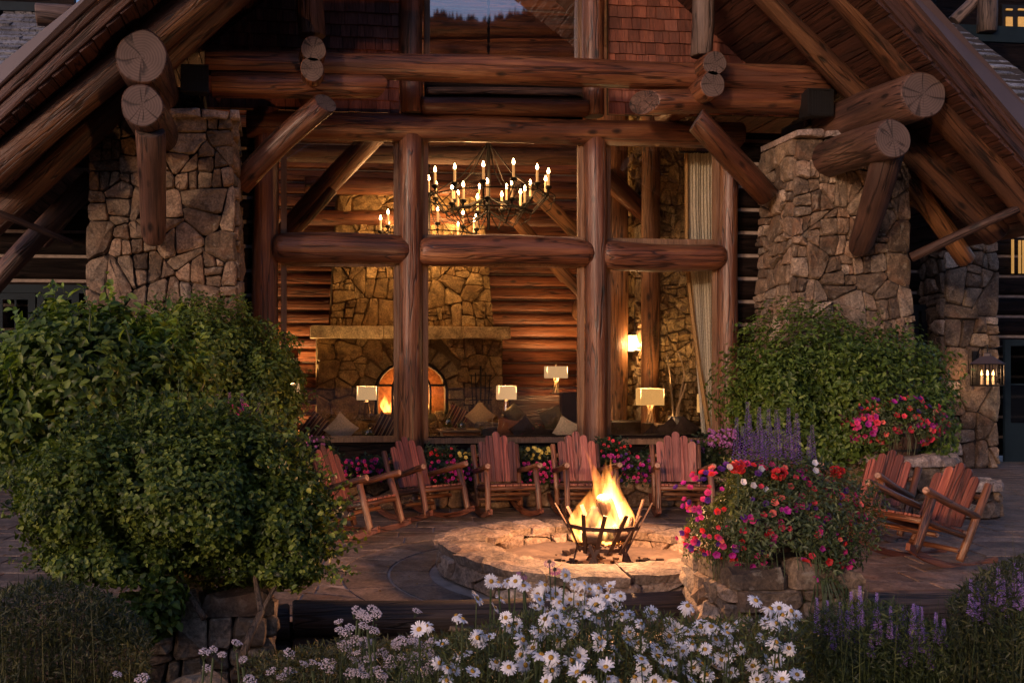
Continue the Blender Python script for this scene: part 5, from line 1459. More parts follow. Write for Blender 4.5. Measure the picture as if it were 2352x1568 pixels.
M['leafg'] = leafmat('bedding_leaf', (.012, .024, .008), (.032, .055, .016), (.08, .11, .03))
M['petleaf'] = leafmat('petunia_leaf', (.035, .05, .016), (.10, .135, .045), (.22, .25, .11), trans=.3)
def petalmat(name, c, thr=(.03, 0, .03), rough=.6):
    m, nt, b = newmat(name); co = coords(nt, rand=False); ln = nt.nodes.new('ShaderNodeVectorMath'); ln.operation = 'LENGTH'; nt.links.new(co, ln.inputs[0])
    cc = ramp(nt, ln.outputs['Value'], [(.004, thr), (.012, c)]); rv = ramp(nt, orand(nt), [(0, .65), (1, 1.2)])
    cc = mixrgb(nt, cc, rv, 1.0, 'MULTIPLY'); nt.links.new(cc, b.inputs['Base Color']); b.inputs['Roughness'].default_value = rough
    tr = nt.nodes.new('ShaderNodeBsdfTranslucent'); nt.links.new(cc, tr.inputs[0]); mx = nt.nodes.new('ShaderNodeMixShader'); mx.inputs[0].default_value = .3
    nt.links.new(b.outputs[0], mx.inputs[1]); nt.links.new(tr.outputs[0], mx.inputs[2]); nt.links.new(mx.outputs[0], nt.nodes['Material Output'].inputs[0]); return m
PC_ = {'pink': (.72, .04, .22), 'coral': (.80, .05, .085), 'red': (.75, .03, .03), 'magenta': (.50, .02, .30), 'purple': (.10, .02, .22), 'white': (.75, .72, .75), 'yellow': (.72, .62, .14), 'lilac': (.50, .18, .50), 'salmon': (.85, .16, .12)}
for k_, c_ in PC_.items(): M['p_' + k_] = petalmat('petal_' + k_, c_, tuple(x * .25 for x in c_) if k_ not in ('white', 'yellow', 'lilac') else c_)
def petunia_mesh(r, mat, seed):
    g = random.Random(seed); V = [(0, 0, -r * .7)]; n = 10
    for k in range(n): a = 2 * math.pi * k / n; V.append((r * .22 * math.cos(a), r * .22 * math.sin(a), -r * .12))
    for k in range(n):
        a = 2 * math.pi * k / n; rr = r * (1 if k % 2 else .86) * g.uniform(.92, 1.06); V.append((rr * math.cos(a), rr * math.sin(a), r * (.18 if k % 2 else .02) * g.uniform(.6, 1.4)))
    F = [(0, 1 + (k + 1) % n, 1 + k) for k in range(n)] + [(1 + k, 1 + (k + 1) % n, 1 + n + (k + 1) % n, 1 + n + k) for k in range(n)]
    return mesh_np('flower', V, F, mat, smooth=True)
PM = {c: [petunia_mesh(.030, M['p_' + c], i) for i in range(3)] for c in PC_}
def put_flower(me, p, d, parent, sc_=1.0, g=rnd, name='flower'):
    d = Vector(d).normalized(); q = d.to_track_quat('Z', 'Y'); o = bpy.data.objects.new(name, me); col.objects.link(o)
    Mx = Matrix.Translation(Vector(p)) @ q.to_matrix().to_4x4() @ Matrix.Rotation(g.uniform(0, 6.28), 4, 'Z') @ Matrix.Diagonal((sc_, sc_, sc_, 1))
    o.matrix_basis = Mx; adopt(o, parent); return o
def petunia_bed(lab, u0, u1, vt, vb, Y, cols, n, nl, seed, sc_=1.0, dY=.5, cat='flowers'):
    A, B = at(u0, vb, Y), at(u1, vt, Y); g = random.Random(seed); gn = np.random.RandomState(seed)
    t = thing('petunia_patch', lab, cat, ((A.x + B.x) / 2, Y, A.z), group='bedding flowers on the planter wall')
    p = np.stack([gn.uniform(A.x, B.x, nl), gn.uniform(Y, Y + dY, nl), A.z + (B.z - A.z) * gn.uniform(0, .9, nl) ** 1.1], 1)
    p[:, 2] *= 1; nn = np.tile(np.array([[0, -.8, .4]]), (nl, 1)); leaves('foliage', p, nn, .055, M['leafg'], t, seed)
    for i in range(n):
        x = g.uniform(A.x, B.x); z = A.z + (B.z - A.z) * g.uniform(.05, 1) ; put_flower(g.choice(PM[g.choice(cols)]), (x, Y - .03 + g.uniform(-.05, .12), z), (g.uniform(-.5, .4), -1, g.uniform(-.1, .6)), t, sc_ * g.uniform(.8, 1.15), g)
    return t
petunia_bed('magenta petunias between the first and second rocking chairs', 742, 900, 1052, 1110, 12.2, ['magenta', 'pink', 'pink', 'purple'], 80, 2600, 1, .82)
petunia_bed('bright pink petunias right of the second rocking chair', 985, 1095, 1055, 1110, 12.25, ['pink', 'pink', 'magenta'], 64, 1900, 2, .82)
petunia_bed('pink petunias between the two chairs left of the flames', 1195, 1292, 1058, 1110, 12.25, ['pink', 'pink', 'magenta'], 56, 1700, 3, .82)
petunia_bed('deep pink petunias right of the flames', 1390, 1530, 1042, 1112, 12.25, ['magenta', 'pink', 'magenta', 'purple'], 90, 2600, 4, .82)
petunia_bed('yellow blossoms between the second and third rocking chairs', 1052, 1098, 1038, 1056, 12.35, ['yellow'], 14, 420, 5, .9)
petunia_bed('yellow blossoms between the third and fourth rocking chairs', 1200, 1272, 1028, 1054, 12.35, ['yellow'], 18, 500, 6, .9)
petunia_bed('scattered red blossoms below the second window post', 985, 1050, 1025, 1050, 12.6, ['red', 'coral'], 9, 500, 7, .8)
petunia_bed('scattered dark red blossoms below the third window post', 1385, 1450, 1005, 1050, 12.6, ['red', 'coral'], 12, 700, 8, .8)
def greenery(name, lab, u0, u1, vt, vb, Y, n, size, mat, seed, dY=.5, cat='plants', lift=.4):
    A, B = at(u0, vb, Y), at(u1, vt, Y); gn = np.random.RandomState(seed)
    x = gn.uniform(A.x, B.x, n); env = .72 + .18 * np.sin(x * 5 + seed) + .12 * np.sin(x * 13 + seed * 2)
    p = np.stack([x, gn.uniform(Y, Y + dY, n), A.z + (B.z - A.z) * env * gn.uniform(0, 1, n) ** .9], 1)
    o = leaves(name, p, np.tile(np.array([[0, -.7, lift]]), (n, 1)), size, M[mat], None, seed); props(o, lab, cat, kind='stuff'); return o
greenery('bed_foliage', 'dark green leaves filling the flower bed under the windows', 690, 1700, 1010, 1125, 12.7, 9000, .07, 'leafg', 31, .7)

# salvia / speedwell spikes
def spike_mesh(h, r, mat, stem, seed, n=70, name='flower_spike', frac=.6):
    g = random.Random(seed); b = MB(); b.tube([(0, 0, 0), (g.uniform(-.02, .02), g.uniform(-.02, .02), h * .6), (g.uniform(-.03, .03), g.uniform(-.02, .02), h)], [.004, .003, .002], 4, 1)
    for k in range(n):
        t = k / n; z = h * (1 - frac) + h * frac * t; rr = r * (1 - .75 * t) * g.uniform(.7, 1.1); a = k * 2.4; s = .013 * (1.15 - .6 * t) * g.uniform(.8, 1.2)
        c = Vector((rr * math.cos(a), rr * math.sin(a), z)); d = Vector((math.cos(a), math.sin(a), .5)) * s; q = Vector((-math.sin(a), math.cos(a), 0)) * s * .6
        b.add([c - q, c + d * .9 + Vector((0, 0, -s * .2)), c + q, c + Vector((0, 0, s * .9))], [(0, 1, 2), (0, 2, 3), (0, 3, 1), (1, 3, 2)], 0)
    return b.mesh(name, [mat, stem])
M['stem'] = plain('green_stem', (.05, .075, .025), .6, 0, 10, .3)
M['salvia'] = plain('violet_salvia', (.20, .085, .36), .7, 0, 60, .4); M['veron'] = plain('lavender_speedwell', (.40, .24, .60), .7, 0, 60, .4); M['lilacp'] = plain('dull_violet', (.14, .06, .2), .7, 0, 60, .4)
M['rosep'] = plain('pale_rose_spike', (.55, .22, .36), .7, 0, 60, .4)
M['leafl'] = leafmat('salvia_leaf', (.02, .032, .010), (.06, .085, .025), (.14, .16, .05))
def spikes(name, lab, pts, Y, hpx, r, mat, seed, grp, cat='flowers', base=None, nl=1500, leafsize=.05, frac=.6):
    """pts: list of (u, vtop)"""
    us = [p[0] for p in pts]; g = random.Random(seed); c = at(sum(us) / len(us), base, Y)
    t = thing(name, lab, cat, c, group=grp)
    ms = [spike_mesh(1.0, r, M[mat], M['stem'], seed + i, 110, frac=frac) for i in range(3)]
    for (u, v) in pts:
        y = Y + g.uniform(-.15, .15); p = at(u, v, y); q = at(u + g.uniform(-6, 6), base, y); h = p.z - q.z
        o = bpy.data.objects.new('flower_spike', g.choice(ms)); col.objects.link(o); d = (p - q).normalized()
        o.matrix_basis = Matrix.Translation(q) @ d.to_track_quat('Z', 'Y').to_matrix().to_4x4() @ Matrix.Diagonal((1, 1, h, 1)); adopt(o, t)
    if nl:
        A, B = at(min(us) - 10, base, Y), at(max(us) + 10, sum(p[1] for p in pts) / len(pts) + hpx, Y); gn = np.random.RandomState(seed)
        x = gn.uniform(A.x, B.x, nl); p = np.stack([x, gn.uniform(Y - .2, Y + .2, nl), A.z + (B.z - A.z) * gn.uniform(0, 1, nl) ** 1.25], 1)
        leaves('foliage', p, np.tile(np.array([[0, -.6, .3]]), (nl, 1)), leafsize, M['leafl'], t, seed, aspect=.28, droop=-.6)
    return t

# ================================================================== STONE PILLARS AND BARRELS
def pier(name, lab, c, w, d, z0, z1, rz, seed, size, capth=.12, over=.04, mat='stone', deps=.06):
    """square stone pier with capstones; c is the middle of its top"""
    t = thing(name, lab, 'stone pier', (c[0], c[1], z0)); ca, sa = math.cos(rz), math.sin(rz)
    def W_(x, y, z): return Vector((c[0] + x * ca - y * sa, c[1] + x * sa + y * ca, z))
    b = MB(); i = .03; zt = z1 - capth
    b.hexa([W_(-w / 2 + i, -d / 2 + i, z0), W_(w / 2 - i, -d / 2 + i, z0), W_(w / 2 - i, d / 2 - i, z0), W_(-w / 2 + i, d / 2 - i, z0), W_(-w / 2 + i, -d / 2 + i, zt), W_(w / 2 - i, -d / 2 + i, zt), W_(w / 2 - i, d / 2 - i, zt), W_(-w / 2 + i, d / 2 - i, zt)])
    core = b.build('mortar_core', M['mortar'], t)
    for k, (p, q) in enumerate((((-w / 2, -d / 2), (w / 2, -d / 2)), ((-w / 2, d / 2), (-w / 2, -d / 2)), ((w / 2, -d / 2), (w / 2, d / 2)))):
        f, Wd, H = quadmap(W_(*p, z0), W_(*q, z0), W_(*q, zt), W_(*p, zt)); rubble(core, f, Wd, H, size, seed + k, M['stonelit'], deps, gap=.006)
    rg = random.Random(seed); y = -d / 2 - over
    while y < d / 2 + over - .05:
        dy = min(rg.uniform(.28, .42), d / 2 + over - y)
        if d / 2 + over - y - dy < .12: dy = d / 2 + over - y
        x = -w / 2 - over
        while x < w / 2 + over - .05:
            dx = min(rg.uniform(.3, .5), w / 2 + over - x)
            if w / 2 + over - x - dx < .15: dx = w / 2 + over - x
            f = lambda a, b_, dd, x=x, y=y: W_(x + a, y + b_, zt + dd)
            me, cc = stone_mesh([(.006, .006), (dx - .006, .006), (dx - .006, dy - .006), (.006, dy - .006)], f, rg, capth, M[mat], back=0.0, cut=.14); link('capstone', me, core, Matrix.Translation(cc)); x += dx
        y += dy
    return t
pR = at(1838, 1331, 6.05); pier('stone_pier', 'stone pier with rough capstones carrying the front flower barrel', (pR.x, 6.48, 0), .84, .9, -.6, .50, R(-2), 401, .21)
pL = at(470, 1360, 6.0); pier('stone_pier', 'stone pier half hidden beneath the big leafy bush at left', (pL.x, 6.3, 0), .72, .62, -.6, .43, R(3), 411, .21)

M['barrel'] = wood('old_barrel_stave', (.035, .018, .012), (.07, .036, .022), (.12, .065, .04), rough=.5, gs=1.5, knots=False)
def barrel(name, lab, c, r, h, n=20):
    t = thing(name, lab, 'barrel', c)
    prof = [(r * .84, 0), (r * .96, h * .3), (r, h * .55), (r * .97, h * .8), (r * .93, h)]
    for k in range(n):
        a0, a1 = 2 * math.pi * k / n + .012, 2 * math.pi * (k + 1) / n - .012; V = []
        for (rr, z) in prof:
            for a, q in ((a0, rr), (a1, rr), (a1, rr - .025), (a0, rr - .025)): V.append((q * math.cos(a), q * math.sin(a), z))
        F = [(3, 2, 1, 0), tuple(16 + q for q in range(4))]
        for j in range(4):
            for q in range(4): F.append((j * 4 + q, j * 4 + (q + 1) % 4, j * 4 + 4 + (q + 1) % 4, j * 4 + 4 + q))
        link('stave', mesh_np('stave', V, F, M['barrel']), t, Matrix.Translation(c))
    for (z, rr) in ((h * .13, r * .905), (h * .78, r * .985)):
        b = MB(); b.lathe([(rr - .01, z), (rr + .006, z), (rr + .01, z + .035), (rr - .01, z + .035)], c, 28); b.build('hoop', M['black'], t)
    b = MB(); b.lathe([(r * .9, 0), (0.001, .03)], (c[0], c[1], c[2] + h * .9), 20); b.build('soil', M['earth'], t)
    return t
def petunias(name, lab, c, r, n, nl, cols, seed, zdrop=.62, leafmat_='petleaf', fs=1.0, keepf=None, lsize=.042):
    """a mound of trailing petunias spilling over its barrel"""
    t = thing(name, lab, 'flowers', c); gn = np.random.RandomState(seed); g = random.Random(seed)
    p, nn = blob(nl, c, r, seed, shell=.45, lump=.24); m = (p[:, 2] > c[2] - r[2] * zdrop) & ~((p[:, 2] < c[2] - r[2] * .28) & (np.abs(p[:, 0] - c[0] + .03) < r[0] * .36)); p, nn = p[m], nn[m]
    leaves('foliage', p, nn, lsize, M[leafmat_], t, seed, aspect=.34, spread=1.1)
    p, nn = blob(n * 3, c, (r[0] * 1.03, r[1] * 1.03, r[2] * 1.03), seed + 1, shell=.10, lump=.22); k = 0
    for i in range(len(p)):
        if k >= n: break
        if p[i, 2] < c[2] - r[2] * zdrop or nn[i, 1] > .45 or (p[i, 2] < c[2] - r[2] * .25 and abs(p[i, 0] - c[0] + .03) < r[0] * .36): continue
        c_ = cols(p[i], g); me = g.choice(PM[c_]); d = Vector(nn[i]) + Vector((g.uniform(-.5, .5), -.75, g.uniform(-.3, .5))); put_flower(me, p[i], d, t, fs * g.uniform(.75, 1.2), g); k += 1
    # trailing stems
    b = MB()
    for k in range(46):
        a = g.uniform(math.pi, 2 * math.pi); s = Vector((c[0] + r[0] * .8 * math.cos(a), c[1] + r[1] * .8 * math.sin(a), c[2] - r[2] * .2)); L = g.uniform(.1, .3)
        b.tube([s, s + Vector((math.cos(a) * .06, math.sin(a) * .06, -L * .4)), s + Vector((math.cos(a) * .07 + g.uniform(-.03, .03), math.sin(a) * .06, -L))], .003, 3)
    b.build('trailing_stems', M['stem'], t)['kind'] = 'stuff'
    return t
bF = at(1765, 1327, 6.4); barrel('planter_barrel', 'dark oak half barrel brimming with petunias on the front stone pier', (bF.x, 6.45, .50), .27, .36)
def cf(p, g): return g.choice(['coral', 'coral', 'pink', 'pink', 'pink', 'magenta', 'magenta', 'purple', 'purple', 'red', 'salmon'])
cF = at(1790, 1190, 6.4)
petunias('petunia_plant', 'big spilling mound of coral, pink and purple petunias in the front barrel', (cF.x, 6.45, cF.z - .02), (.62, .5, .40), 300, 19000, cf, 500, .95, fs=.78)
cR = at(1868, 1310, 6.2); petunias('petunia_plant', 'trailing tuft of dark red petunias hanging over the front pier edge', (cR.x - .02, 6.08, cR.z + .03), (.13, .12, .20), 16, 1600, lambda p, g: g.choice(['red', 'coral', 'magenta']), 520, .9)
# geranium balls and white blossoms standing above the mound
def posy(lab, u, v, Y, r, c_, n, cat='flower'):
    p = at(u, v, Y); t = thing('geranium', lab, cat, (p.x, p.y, p.z - .2)); g = random.Random(int(u)); pp, nn = blob(n, p, (r, r, r * .85), int(u), shell=.25, lump=.1)
    for i in range(n): put_flower(g.choice(PM[c_]), pp[i], nn[i] + np.array([0, -.3, .1]), t, g.uniform(.5, .75), g, 'floret')
    b = MB(); b.tube([(p.x, p.y, p.z - .25), (p.x, p.y, p.z)], .006, 5); b.build('stem', M['stem'], t)
posy('scarlet geranium head at the middle of the front petunia mound', 1788, 1088, 6.15, .052, 'red', 42)
posy('scarlet geranium head at the upper left of the front mound', 1696, 1072, 6.2, .050, 'red', 40)
posy('scarlet geranium cluster at the upper right of the front mound', 1922, 1082, 6.35, .045, 'red', 30)
for i, (u, v) in enumerate(((1749, 1076), (1731, 1114), (1676, 1072), (1760, 1124), (1872, 1062), (1874, 1080), (1708, 1106))):
    p = at(u, v, 6.15); o = put_flower(PM['white'][i % 3], p, (0, -1, .4), None, .8); o.name = 'white_blossom'; props(o, ['white blossom left of the central scarlet geranium', 'small white blossom low on the left of the front mound', 'white blossom beside the upper left scarlet geranium', 'white blossom just below the central scarlet geranium', 'upper of two white blossoms right of the salvia spikes', 'lower of two white blossoms right of the salvia spikes', 'small white blossom on the left shoulder of the front mound'][i], 'flower', 'white blossoms in the front barrel')
spikes('salvia_plant', 'tall violet salvia spikes rising from the front flower barrel', [(1692, 958), (1705, 978), (1717, 922), (1722, 950), (1744, 934), (1748, 962), (1765, 938), (1770, 975), (1783, 940), (1788, 960), (1811, 936), (1814, 968), (1830, 948), (1834, 970), (1865, 975), (1858, 1000), (1755, 985), (1732, 990), (1798, 985), (1822, 995)], 6.45, 90, .026, 'salvia', 600, 'violet flower spikes', base=1130, nl=1500)

# right rear planter: round stone wall with barrel, low bench
def drum(name, lab, c, r, z1, seed, capt=.10, size=.26, over=.05, a0=math.pi * .9, a1=math.pi * 2.1, cat='stone planter'):
    t = thing(name, lab, cat, (c[0], c[1], 0)); b = MB(); b.lathe([(r - .05, -.02), (r - .05, z1 - capt), (0.001, z1 - capt)], (c[0], c[1], 0), 36); core = b.build('mortar_core', M['mortar'], t)
    f = lambda s, tt, d: Vector((c[0] + (r - .04 + d) * math.cos(a0 + s / r), c[1] + (r - .04 + d) * math.sin(a0 + s / r), tt))
    rubble(core, f, r * (a1 - a0), z1 - capt, size, seed, M['stone'], .06, gap=.01); rg = random.Random(seed)
    def cap(P):
        ff = lambda a, b_, d: Vector((c[0] + a, c[1] + b_, z1 - capt + d)); me, cc = stone_mesh(P, ff, rg, capt, M['slab'], back=0, cut=.1); link('capstone', me, core, Matrix.Translation(cc))
    n = 9
    for k in range(n):
        q0, q1 = 2 * math.pi * k / n + .012, 2 * math.pi * (k + 1) / n - .012; ro = r + over * rg.uniform(.4, 1.3); ri = r * .45
        cap([(ri * math.cos(q0), ri * math.sin(q0)), (ro * math.cos(q0), ro * math.sin(q0)), (ro * math.cos((q0 + q1) / 2) * 1.03, ro * math.sin((q0 + q1) / 2) * 1.03), (ro * math.cos(q1), ro * math.sin(q1)), (ri * math.cos(q1), ri * math.sin(q1))])
    b = MB(); b.lathe([(r * .5, 0), (.001, .03)], (c[0], c[1], z1 - .04), 20); b.build('soil', M['earth'], t)
dc = gr(2064, 1195, 0); dY = 11.6
dp = at(2064, 1057, dY); drum('stone_planter', 'waist high round stone planter behind the two right rocking chairs', (dp.x, dY, 0), .66, .74, 701)
ep = at(2225, 1127, 11.2); drum('stone_bench', 'low round stone bench with flat capstone right of the rocking chairs', (ep.x - .02, 11.25, 0), .36, .43, 711, .09, .22)
bb_ = at(2050, 1052, 11.5); barrel('planter_barrel', 'oak half barrel with coral petunias on the round stone planter', (bb_.x, 11.55, .74), .36, .42, 18)
cB = at(2046, 968, 11.4); petunias('petunia_plant', 'wide mound of coral petunias in the rear barrel beside the round bush', (cB.x, 11.4, cB.z - .03), (.64, .5, .30), 190, 6000, lambda p, g: g.choice(['coral', 'coral', 'pink', 'red', 'salmon', 'magenta', 'purple'] if p[0] > cB.x - .45 else ['pink', 'coral', 'magenta']), 730, .8, fs=1.25, lsize=.05)
spikes('salvia_plant', 'dim violet salvia spikes behind the rear coral petunias', [(2012 + i * 8.5, 838 + (i * 37) % 50) for i in range(14)], 11.7, 60, .026, 'lilacp', 620, 'violet flower spikes', base=935, nl=900, leafsize=.07)
# lilac phlox clusters left of the salvia
def cluster(name, lab, u0, u1, v0, v1, Y, n, c_, seed, fs=.5, nl=700, grp=None, lean=.3):
    g = random.Random(seed); A, B = at(u0, v1, Y), at(u1, v0, Y); t = thing(name, lab, 'flowers', ((A.x + B.x) / 2, Y, A.z), group=grp)
    for i in range(n): put_flower(g.choice(PM[c_]), (g.uniform(A.x, B.x), Y + g.uniform(-.08, .1), g.uniform(A.z, B.z)), (g.uniform(-.5, .5), -1, g.uniform(0, .8)), t, fs * g.uniform(.7, 1.2), g)
    gn = np.random.RandomState(seed); p = np.stack([gn.uniform(A.x - .1, B.x + .1, nl), gn.uniform(Y, Y + .25, nl), A.z - .5 + (B.z - A.z + .45) * gn.uniform(0, 1, nl)], 1)
    leaves('foliage', p, np.tile(np.array([[0, -.7, .4]]), (nl, 1)), .06, M['leafg'], t, seed); return t
cluster('phlox_plant', 'lilac phlox heads beside the fourth window post, right of the chair', 1624, 1690, 985, 1030, 12.0, 90, 'lilac', 41, .62)
cluster('phlox_plant', 'small lilac phlox sprig behind the chair right of the flames', 1592, 1622, 1010, 1040, 12.2, 26, 'lilac', 42, .55, 300)
cluster('phlox_plant', 'few pink blossoms at the left bush edge above the first chair', 705, 745, 1000, 1025, 12.0, 16, 'lilac', 43, .6, 300)

# things fallen on the paving and in the pit
M['dry'] = leafmat('fallen_leaf', (.10, .05, .02), (.20, .12, .04), (.32, .22, .08))
gn = np.random.RandomState(77); n = 420
q = np.stack([gn.uniform(-4, 9, n), gn.uniform(7.2, 12.0, n), np.full(n, .006)], 1); dd = np.hypot(q[:, 0] - PX, q[:, 1] - PY); q = q[dd > 1.45]
o = leaves('fallen_leaves', q, np.tile(np.array([[0, 0, 1.0]]), (len(q), 1)), .045, M['dry'], None, 5, spread=.25, droop=0); props(o, 'small dry leaves and petals fallen about the patio paving', 'leaves', kind='stuff')
b = MB(); g = random.Random(9)
for k in range(90):
    a = g.uniform(0, 6.28); r_ = .62 * math.sqrt(g.random()); s_ = g.uniform(.012, .045); b.box((BX + r_ * math.cos(a), BY + r_ * math.sin(a), .135 + s_ * .3), (s_ * 1.6, s_, s_ * .7), Matrix.Rotation(g.uniform(0, 6), 3, 'Z'))
o = b.build('charcoal', M['char']); props(o, 'charcoal crumbs scattered on the pale sand inside the pit', 'charcoal', kind='stuff')
# ================================================================== TIMBER RETAINING WALL
tw = thing('timber_wall', 'dark stacked timber retaining wall along the front edge of the patio', 'wall', (2.2, YW, -.5))
M['timber'] = wood('weathered_timber', (.020, .012, .009), (.05, .030, .021), (.10, .062, .044), rough=.6)
M['timber_lit'] = wood('lit_weathered_timber', (.08, .045, .028), (.18, .105, .066), (.30, .19, .125), rough=.6)  # lighter timber copy; light on the right hand run put into its colour
def tlog(x0, x1, z, r, y=YW, m='timber'): return log('timber', (x0, y, z), (x1, y, z + rnd.uniform(-.01, .01)), r, r * rnd.uniform(.94, 1.05), parent=tw, m=M[m], wob=.05)
xa, xb, xc = at(600, 1380, YW).x, at(1690, 1380, YW).x, at(2500, 1380, YW).x
for i, z in enumerate((.04, -.21, -.45)):
    tlog(xa - 3.2, xa + .2, z - .02, .13); tlog(xa + .22, xb + .1, z, .135 - .003 * i); tlog(xb + .12, xc, z + .02 - .03 * i, .155, YW - .25 + .03 * i, 'timber_lit')
b = MB(); b.box((2, YW + .12, -.3), (13, .08, .5)); b.build('backing_board', M['timber'], tw)
rockm = MB()
def boulder(u, v, Y, w, h, lab, seed):
    p = at(u, v, Y); g = random.Random(seed); V = []; F = []; n, K = 14, 7
    for j in range(K + 1):
        for i in range(n):
            a = 2 * math.pi * i / n; el = -math.pi / 2 + math.pi * j / K; k = 1 + .14 * math.sin(3 * a + seed) * math.cos(el) + g.uniform(-.05, .05)
            V.append((w * k * math.cos(el) * math.cos(a), w * .8 * k * math.cos(el) * math.sin(a), h * k * math.sin(el)))
    for j in range(K):
        for i in range(n): F.append((j * n + i, j * n + (i + 1) % n, (j + 1) * n + (i + 1) % n, (j + 1) * n + i))
    o = link('boulder', mesh_np('boulder', V, F, M['stone']), None, Matrix.Translation(p)); props(o, lab, 'boulder')
boulder(462, 1620, 5.3, .22, .18, 'rough boulder at the foot of the left stone pier among white flowers', 4)

# ================================================================== WALL LANTERN ON THE SLIM PILLAR
lp = at(2266, 905, 16.2)
lt = thing('wall_lantern', 'black iron candle lantern bracketed on the slim stone pillar at right', 'lantern', lp)
M['lflame'] = plain('lantern_flame', (1, .7, .4), .5, emit=(1, .5, .16), es=3)
s = .0072
b = MB(); A, B = at(2236, 884, 16.35), at(2250, 806, 16.35); b.box(((A.x + B.x) / 2, 16.38, (A.z + B.z) / 2), (B.x - A.x, .03, B.z - A.z)); b.build('back_plate', M['black'], lt)
w, h = .36, .38; z0 = at(2266, 885, 16.1).z; cx = at(2268, 885, 16.05).x; cy = 16.05
b = MB()
for sx in (-1, 1):
    for sy in (-1, 1): b.box((cx + sx * w / 2, cy + sy * w / 2, z0 + h / 2), (.018, .018, h))
for z in (z0, z0 + h):
    for sx in (-1, 1): b.box((cx + sx * w / 2, cy, z), (.02, w, .02)); b.box((cx, cy + sx * w / 2, z), (w, .02, .02))
for k in range(1, 5):
    for sx in (-1, 1): b.box((cx - w / 2 + w * k / 5, cy + sx * w / 2, z0 + h / 2), (.006, .006, h)); b.box((cx + sx * w / 2, cy - w / 2 + w * k / 5, z0 + h / 2), (.006, .006, h))
    for sx in (-1, 1): b.box((cx, cy + sx * w / 2, z0 + h * k / 5), (w, .006, .006))
b.build('cage', M['black'], lt)
b = MB(); b.lathe([(.36, 0), (.12, .13), (.07, .14), (.07, .18), (.001, .20)], (cx, cy, z0 + h + .005), 4); ro = b.build('roof', M['flash'], lt)
b = MB(); b.tube([at(2243, 820, 16.3), at(2250, 800, 16.2), (cx, cy, z0 + h + .34), (cx, cy, z0 + h + .18)], .012, 6); b.tube([(cx, cy, z0 + h + .25), (cx + .28, cy, z0 + h + .32)], .01, 6); b.build('bracket', M['black'], lt)
for (dx, r) in ((-.11, .018), (0, .02), (.11, .018)):
    b = MB(); b.lathe([(r, 0), (r, .14)], (cx + dx, cy, z0 + .02), 8); cd = b.build('candle', M['candle'], lt); b = MB(); b.lathe([(.006, .15), (.02, .175), (.014, .22), (.001, .26)], (cx + dx, cy, z0 + .02), 8); b.build('flame', M['lflame'], cd)
lamp('lantern_light', (cx, cy - .05, z0 + .24), 5, (1, .55, .25), .05)

